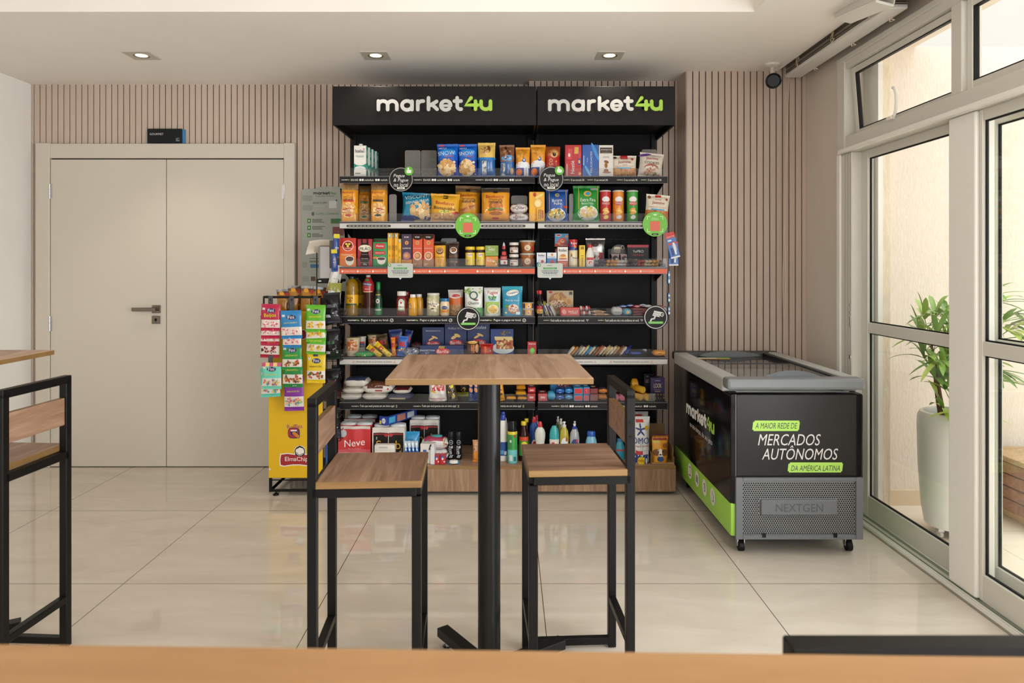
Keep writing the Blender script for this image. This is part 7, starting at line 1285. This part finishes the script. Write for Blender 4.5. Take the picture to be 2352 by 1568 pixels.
# chips emblem: rounded banner with a round face-free seal, and the mouth-with-crisp emblem
RED = M('#9c1f28', .45); WH = M('#e4dfd8', .45); NB = M('#20285c', .45)
def banner(e, m, g):
    P = [(U(644)-g, V(1056)), (U(646)-g, V(1044)+g), (U(660), V(1042)+g), (U(675), V(1044)+g), (U(690), V(1046)+g), (U(712), V(1043)+g), (U(720)+g, V(1044)+g), (U(721)+g, V(1056)), (U(719)+g, V(1066)-g), (U(706), V(1068)-g), (U(690), V(1066)-g), (U(672), V(1066)-g), (U(652), V(1069)-g), (U(645)-g, V(1067)-g)]
    b.add([(x, -e, z) for x, z in P], [tuple(range(len(P)))], m)
banner(.0006, WH, .006); banner(.001, RED, 0); b.text('ElmaChips', U(684), V(1055), .152, '#ece6e0', fn, .0016, bold=.03)
for r, m, e in ((17, WH, .0006), (15.2, M('#161616'), .0018), (12.6, WH, .0022)): b.ell(U(689), V(1036), r*YD/F*.78, r*YD/F*.78, m, fn, e)
k = YD/F
for q in range(3): b.stroke([(U(682+2*q)+.0, V(1030-q)), (U(688), V(1026-1.5*q)), (U(695), V(1028))], .0035, M('#161616'), -.003-.0001*q, -.0026)
b.stroke([(U(681), V(1038)), (U(685), V(1043)), (U(690), V(1044)), (U(696), V(1041))], .003, M('#161616'), -.003, -.0026)
b.text('Ruffles', U(677), V(979), .098, '#e4dfd8', fn, .0006, bold=.13, rot=R(3)); b.text('Ruffles', U(677), V(979), .094, '#96202c', fn, .0012, bold=.045, rot=R(3))
b.ell(U(675), V(994), .036, .033, NB, fn, .0008, pw=3); b.ell(U(674), V(994), .031, .028, M('#a02330'), fn, .0013, pw=3); b.ell(U(675), V(993), .021, .017, NB, fn, .0018, pw=3); b.rect(U(668), U(682), V(990), V(986.5), WH, fn, .0024)
b.ell(U(680), V(998), .027, .0125, NB, fn, .0024, rot=R(-38), pw=3); b.ell(U(680), V(998), .024, .0095, M('#dd8a1c'), fn, .003, rot=R(-38), pw=3)
for q in (-1, 0, 1): b.stroke([(U(673)+q*.002, V(994)-q*.006), (U(687)+q*.002, V(1003)-q*.006)], .0015, M('#9c5a14'), -.0036, -.0033)
for (px, py, s) in ((690, 826, 's'), (691, 893, 's')): b.text('S', U(px), V(py), .02, '#e4dfd8', fn, .0005, bold=.15); b.text('S', U(px), V(py), .018, '#20285c', fn, .001, bold=.05)
for (px, py, rx, ry) in ((696, 768, 10, 12),): b.ell(U(px), V(py), rx*k, ry*k, WH, fn, .0006); b.ell(U(px), V(py), rx*k*.82, ry*k*.85, RED, fn, .001)
for a in range(0, 360, 9):
    x, z = .115*math.cos(R(a)), .335*max(-1, min(1, math.sin(R(a)))); 
    if -HW+.02 < x < HW-.02: b.ell(x+U(676), V(880)+z*.78, .0016, .0016, M('#a87f0a'), fn, .0006, 6, rings=1)
b.ell(U(620), V(1077), .006, .006, M('#c9c8c4'), fn, .0006)
b.make('end_panel', t)
b = B(); b.box(-HW+.002, HW-.002, .01, .42, zb, zb+.006, BLK)
for y in (.012, .415): b.bar((-HW+.008, y, .02), (-HW+.008, y, 1.18 if y < .1 else 1.1), .016, .016, BLK, (0, 1, 0)); b.bar((HW-.008, y, .02), (HW-.008, y, 1.18 if y < .1 else 1.5), .016, .016, BLK, (0, 1, 0))
for z in (.028, .09): b.bar((-HW+.008, .012, z), (HW-.008, .012, z), .014 if z < .05 else .006, .014 if z < .05 else .006, BLK); b.bar((-HW+.008, .415, z), (HW-.008, .415, z), .014, .014, BLK); b.bar((-HW+.008, .012, .028), (-HW+.008, .415, .028), .014, .014, BLK); b.bar((HW-.008, .012, .028), (HW-.008, .415, .028), .014, .014, BLK)
b.make('frame', t)
for x in (-HW+.04, HW-.04):
    B().lathe([(.018, 0), (.016, .008), (.006, .012), (.006, .024)], BLK, 14).make('foot', t, (x, .012, 0))
# overhead hook rail in front of the panel
b = B(); hx0, hx1 = U(614), U(735); b.bar((hx0, -.06, V(681)), (hx1, -.06, V(681)), .014, .014, BLK); b.bar((hx0, -.06, V(681)), (hx0, -.06, V(705)), .008, .012, BLK, (0, 1, 0))
b.bar((hx0, -.06, V(681)), (hx0, .012, V(681)), .012, .012, BLK); b.bar((hx1, -.06, V(681)), (hx1, .012, V(681)), .012, .012, BLK); b.bar((U(733), -.05, V(678)), (U(733), -.05, V(580)), .006, .006, BLK, (0, 1, 0)); b.make('hook_rail', t)
for j, z in enumerate((.32, .56, .80, 1.02)):
    b = B()
    for q in range(7): b.bar((HW+.002, .03+q*.062, z), (HW+(.10 if q < 2 else .055), .03+q*.062, z), .003, .003, BLK)
    for zz in (z, z+.06): b.bar((HW+.10, .03, zz), (HW+.10, .10, zz), .004, .004, BLK); b.bar((HW+.10, .10, zz), (HW+.055, .16, zz), .004, .004, BLK); b.bar((HW+.055, .16, zz), (HW+.055, .41, zz), .004, .004, BLK); b.bar((HW+.002, .03, zz), (HW+.10, .03, zz), .004, .004, BLK)
    b.bar((HW+.002, .03, z), (HW+.002, .41, z), .005, .005, BLK); b.bar((HW+.10, .03, z), (HW+.10, .03, z+.06), .004, .004, BLK); b.make('wire_basket', t)
# dark crisp bags in the side baskets
nb = 0
BB = [('front', '#1c1b1d'), ('middle', '#232022'), ('rear', '#191719')]
RW = ['lowest', 'second', 'third', 'top']
for j, z in enumerate((.325, .565, .805, 1.025)):
    for q in range(3):
        w = (.10, .046, .046)[q]; b = B(); b.X = Matrix.Translation((0, 0, 0)) @ Matrix.Rotation(R((14, 10, 6)[q]), 4, 'Z'); fn = bag_geo(b, w, .185, .045, [(.3, M(('#3a3a40', '#3a1a1c', '#1c2a22', '#30303a')[j], .2)), (1, M(BB[q][1], .16))], seed=j*5+q, nu=8, nv=12, lump=.25); decorate(b, fn, w, .185, [('r', ('#8a8d92', '#7a2a2e', '#2f5a3c', '#5a5c62')[j], -.7, .4, .52, .62, .2), ('r', '#b9babd', -.8, -.2, .2, .3), ('b', ['#b9babd', '#6a6a70'], .3, .3, .4, .12, 8)] if q == 0 else [('b', ['#8a8a90'], 0, .5, .5, .2, 5)]); b.X = Matrix()
        place(b, 'crisp_bag', 'dark crisp bag in the %s side basket, %s of three' % (RW[j], BB[q][0]), 'crisps', XC+HW+(.052, .028, .028)[q], YD+(.045, .19, .30)[q], z, 0, (q-1)*3, 'dark crisp bags in the side baskets')
# brown and gold bags above the panel
for k, (x0, x1, y0) in enumerate(((645, 672, 664), (668, 697, 656), (694, 722, 657), (718, 747, 660))):
    d = YD+.09+.03*(k % 2); X, w, h = G(x0, x1, y0, 1.03, d); b = B(); b.X = Matrix.Rotation(R(28), 4, 'Z'); fn = bag_geo(b, w*1.25, h, .07, [(.86, M('#a8701a', .2)), (1, M('#5a4a3c', .2))], seed=k+20, nu=10, nv=14); decorate(b, fn, w*1.25, h, [('r', '#4a2a1c', .1, .55, .05, .75), ('r', '#d9d6d2', .55, .75, .1, .7), ('e', '#9c2a24', .3, .84, .3, .06), ('e', '#d9962a', -.4, .88, .3, .06)]); b.X = Matrix()
    place(b, 'crisp_bag', ('brown and gold crisp bag nearest the door, above the yellow panel', 'brown and gold crisp bag second from the door', 'brown and gold crisp bag third from the door', 'brown and gold crisp bag nearest the shelves')[k], 'crisps', X, d, 1.03, 0, 3*(k-1), 'brown and gold crisp bags')
b = B(); b.box(-HW+.01, HW+.02, .03, .40, 1.012, 1.026, BLK); b.make('top_tray', t)
# blue handles of brooms behind
# hanging sweets: hook strips with peg bags
def strip(px, y0, y1, d, t):
    X = wx(px, d); b = B(); b.box(-.014, .014, -.0015, .0015, wz(y1, d), wz(y0, d), M('#3c3d42', .35), .001); b.ell(0, wz(y0+8, d), .004, .007, '#0c0c0c', FLAT(-.0016), .0004)
    o = b.make('hang_strip', None, (X, d, 0)); tag(o, t, 'hook strip', 'dark hook strips'); return o
SD = YD-.075
strip(621.5, 680, 880, SD, 'dark hook strip with the crimson sweets')
strip(670, 680, 900, SD, 'dark hook strip with the sky blue sweets')
strip(725, 680, 850, SD, 'dark hook strip with the lime green sweets')
def sweets(px0, px1, y0, y1, lay, main, win, s2, t, textc='#e0d82a', tilt=0, fill=None, top=None, logo_=True):
    d = SD-.008-.014*lay; X = wx((px0+px1)/2, d); w = (px1-px0)/F*d; z = wz(y1, d); h = wz(y0, d)-z; b = B()
    cols = [(.12, M(main, .25)), (.42, M('#d8d0c8', .15)), (1, M(main, .25))]
    fn = bag_geo(b, w, h, .024, cols, seed=int(px0*3+y0), seal=.06, pinch=.02, lump=.1)
    deco = [('r', main, -1, 1, .42, .45), ('b', win, -.45, .27, .4, .13, 16), ('b', win, .4, .27, .45, .13, 18)]
    if top:
        for q in range(5): deco.append(('r', top[q % 2], -1+.4*q, -.6+.4*q, .86, 1))
    if logo_: deco += [('e', '#1b2150', .05, .76, .46, .085), ('t', 'Fini', '#e8e8ee', .05, .765, .3, {'bold': .05, 'rot': 3}), ('r', '#c9c6c4', -.85, -.55, .78, .86)]
    deco += [('t', s2, textc, 0, .57, .62, {'bold': .05, 'rot': 2})]
    decorate(b, fn, w, h, deco)
    o = b.make('sweets_bag', None, (X, d, z), (0, R(tilt), 0)); tag(o, t, 'sweets bag', 'hanging sweets bags')
PK = ['#d97a80', '#e6c8c0', '#c9555c', '#efe0d8']; RDD = ['#7a1a24', '#a82c34', '#4a1418', '#d9b0a8']; MX = ['#a8482a', '#6a3a22', '#c9862a', '#3f6a2a', '#b3342a']; BN = ['#e0b61f', '#cf9a14', '#ecd04a', '#b8801a']; WM = ['#d9705a', '#7ac06a', '#e0b45a', '#3f8fb8', '#c24a6a']
C1, C2, C3 = '#b01440', '#1c78b4', '#58a81c'
sweets(596, 640, 755, 822, 0, '#a3152c', RDD, 'AMORAS', 'dark crimson berry sweets bag at the bottom of its strip', tilt=2)
sweets(597, 641, 725, 792, 1, C1, PK, 'Beijos', 'crimson sweets bag, third down on its strip', logo_=False)
sweets(598, 642, 712, 778, 2, C1, PK, 'Beijos', 'crimson sweets bag, second down on its strip', logo_=False)
sweets(598, 642, 698, 760, 3, C1, PK, 'Beijos', 'crimson sweets bag at the top of its strip, pink sweets showing', tilt=1)
sweets(599, 643, 845, 912, 0, '#5ac0a8', WM, 'Sorvetinho', 'mint sweets bag behind, only its foot showing', tilt=-3)
sweets(600, 645, 833, 894, 1, '#66c8b0', WM, 'Sorvetinho', 'mint sweets bag with a striped awning top', '#d9c82a', top=('#c24a7a', '#e6c070'))
sweets(652, 697, 864, 944, 0, '#7a2492', WM, 'MINHOCAS', 'purple sweets bag at the foot of the middle strip', '#c9c83a', tilt=-1)
sweets(648, 694, 818, 890, 1, '#157a34', MX, 'URSINHOS', 'green bear sweets bag, lowest of the two visible', '#c9c83a')
sweets(647, 692, 790, 850, 2, '#178a38', MX, 'URSINHOS', 'green bear sweets bag under the blue ones', '#c9c83a')
sweets(648, 691, 742, 799, 3, C2, PK, 'DENTADURAS', 'sky blue sweets bag tucked behind the front one', logo_=False)
sweets(645, 693, 713, 778, 4, C2, PK, 'DENTADURAS', 'sky blue sweets bag in front on the middle strip', tilt=-2)
sweets(703, 746, 812, 880, 0, '#d9b80e', MX, 'MINHOCAS', 'yellow sweets bag at the foot of the lime strip', '#2a2414', tilt=1)
sweets(702, 746, 758, 814, 1, C3, BN, 'BANANAS', 'lime banana sweets bag at the bottom', tilt=3, logo_=False)
sweets(702, 746, 716, 785, 2, C3, BN, 'BANANAS', 'lime banana sweets bag peeking out behind the front one', tilt=-2, logo_=False)
sweets(701, 746, 700, 763, 3, C3, BN, 'BANANAS', 'lime banana sweets bag at the top in front', tilt=1)
# clip strips on the shelving's outer edges
def clip(px, y0, y1, t, d=4.31):
    b = B(); b.tube([(0, 0, wz(y0, d)), (.004, 0, wz((y0*2+y1)/3, d)), (-.003, .01, wz((y0+2*y1)/3, d)), (.002, .004, wz(y1, d))], .0028, M('#4a4e55', .3), 6)
    o = b.make('clip_strip', None, (wx(px, d), d, 0)); tag(o, t, 'clip strip', 'thin clip strips'); return o
clip(777, 530, 728, 'thin dark clip strip on the stand side of the shelving')
clip(1534.5, 522, 745, 'thin dark clip strip on the freezer side of the shelving')
def hang(nm, t, cat, x0, x1, y0, y1, d, cols, deco, tilt=0, rz=0, dp=.02, grp=None, kind='pillow'):
    X, w, _ = G(x0, x1, y0, 0, d); z = wz(y1, d); h = wz(y0, d)-z; b = B(); b.X = Matrix.Rotation(R(rz), 4, 'Z'); fn = bag_geo(b, w/max(.35, abs(math.cos(R(rz)))), h, dp, [(v, M(c, .25)) for v, c in cols], kind, seed=int(x0+y0), nu=8, nv=12); decorate(b, fn, w/max(.35, abs(math.cos(R(rz)))), h, deco); b.X = Matrix()
    return place(b, nm, t, cat, X, d, z, 0, tilt, grp)
BY = [('r', '#d9c61f', -.9, .9, .82, 1), ('b', ['#c9782a', '#d9d4c8'], 0, .4, .6, .25, 6)]
hang('snack_pack', 'small navy and yellow snack pack, upper of the pair on the clip strip', 'snack pack', 765, 778, 537, 592, 4.29, [(1, '#1f3f80')], BY, 3, 30, grp='navy and yellow snack packs')
hang('snack_pack', 'small navy and yellow snack pack, lower of the pair on the clip strip', 'snack pack', 764, 777, 572, 624, 4.275, [(1, '#1f3f80')], BY, -3, 30, grp='navy and yellow snack packs')
hang('popcorn_pack', 'white crinkled popcorn pack, upper one on the clip strip', 'popcorn', 752, 776, 608, 672, 4.29, [(.2, '#b98a6a'), (1, '#bdb9b2')], [('r', '#8a8a86', -.5, .5, .5, .52)], 14, 35, .03, grp='popcorn packs')
PC = [('r', '#8a8a1f', -1, 1, .7, 1), ('b', ['#b8602a', '#8a4018', '#d9a05a'], 0, .35, .55, .18, 14)]
hang('popcorn_pack', 'popcorn pack with kernels pictured, nearer the stand', 'popcorn', 750, 768, 648, 711, 4.275, [(1, '#c9cac4')], PC, 8, 30, .03, grp='popcorn packs')
hang('popcorn_pack', 'popcorn pack with kernels pictured, nearer the shelves', 'popcorn', 764, 781, 650, 730, 4.285, [(1, '#c9cac4')], PC, 3, 30, .03, grp='popcorn packs')
def card(t, px, y0, y1, tilt, d, w=.058):
    h = (y1-y0)/F*d; b = B(); b.box(-w/2, w/2, 0, .002, 0, h, M('#1f62b0', .3)); fn = FLAT(0); b.rect(-w/2, w/2, h*.78, h, '#c0362c', fn); b.text('LOCTITE', 0, h*.83, w*.8, '#e6dcd8', fn, bold=.05); b.rect(-w/2, w/2, 0, h*.06, '#d9d8d4', fn); b.ell(.008, h*.42, .011, h*.2, '#c9ced4', fn, .002, rot=.1); b.ell(.012, h*.58, .012, h*.06, '#c0362c', fn, .003); b.rect(-w*.42, -w*.02, h*.52, h*.6, '#c0362c', fn, .001); b.rect(-w*.4, .0, h*.66, h*.72, '#cfdcea', fn, .001); b.rect(-w*.3, -w*.05, h*.1, h*.4, '#163a78', fn, .001)
    b.box(.0, .014, -.008, 0, h*.12, h*.6, M('#c8d2da', .1), .003)
    return place(b, 'glue_card', t, 'glue pack', wx(px, d), d, wz(y1, d), 0, tilt, 'blue glue cards')
card('blue glue card with a red header, hanging in front', 1552, 532, 592, -14, 4.27)
card('blue glue card behind, its lower edge showing', 1547.5, 555, 610, -1, 4.29)
for k, (y0, y1, c) in enumerate(((622, 652, '#3f7fb8'), (672, 694, '#3a6a98'), (704, 723, '#4a78a8'))):
    b = B(); h = (y1-y0)/F*4.29; b.box(-.006, .006, 0, .04, 0, h, M(c, .3), .002); b.rect(-.005, .005, h*.1, h*.35, '#d9dde0', FLAT(0)); b.rect(-.005, .005, h*.6, h*.8, '#d0d8de', FLAT(0))
    place(b, 'blister_pack', ('upper of three edge-on blue blister packs on the clip strip', 'middle of three edge-on blue blister packs on the clip strip', 'lowest of three edge-on blue blister packs on the clip strip')[k], 'blister pack', wx(1537, 4.29), 4.29, wz(y1, 4.29), group='edge-on blister packs')
# two blue-handled brushes standing between stand and shelving
for k, px in enumerate((750, 760)):
    b = B(); d = 4.2; b.tube([(0, 0, .01), (0, .02, .5)], .008, M('#1f5fae', .35), 10); b.box(-.012, .012, -.01, .01, .0, .06, M('#2a78c8', .4), .004)
    place(b, 'broom', ('blue broom handle nearer the yellow panel', 'blue broom handle nearer the shelving')[k], 'broom', wx(px, d), d, .0, group='blue broom handles')
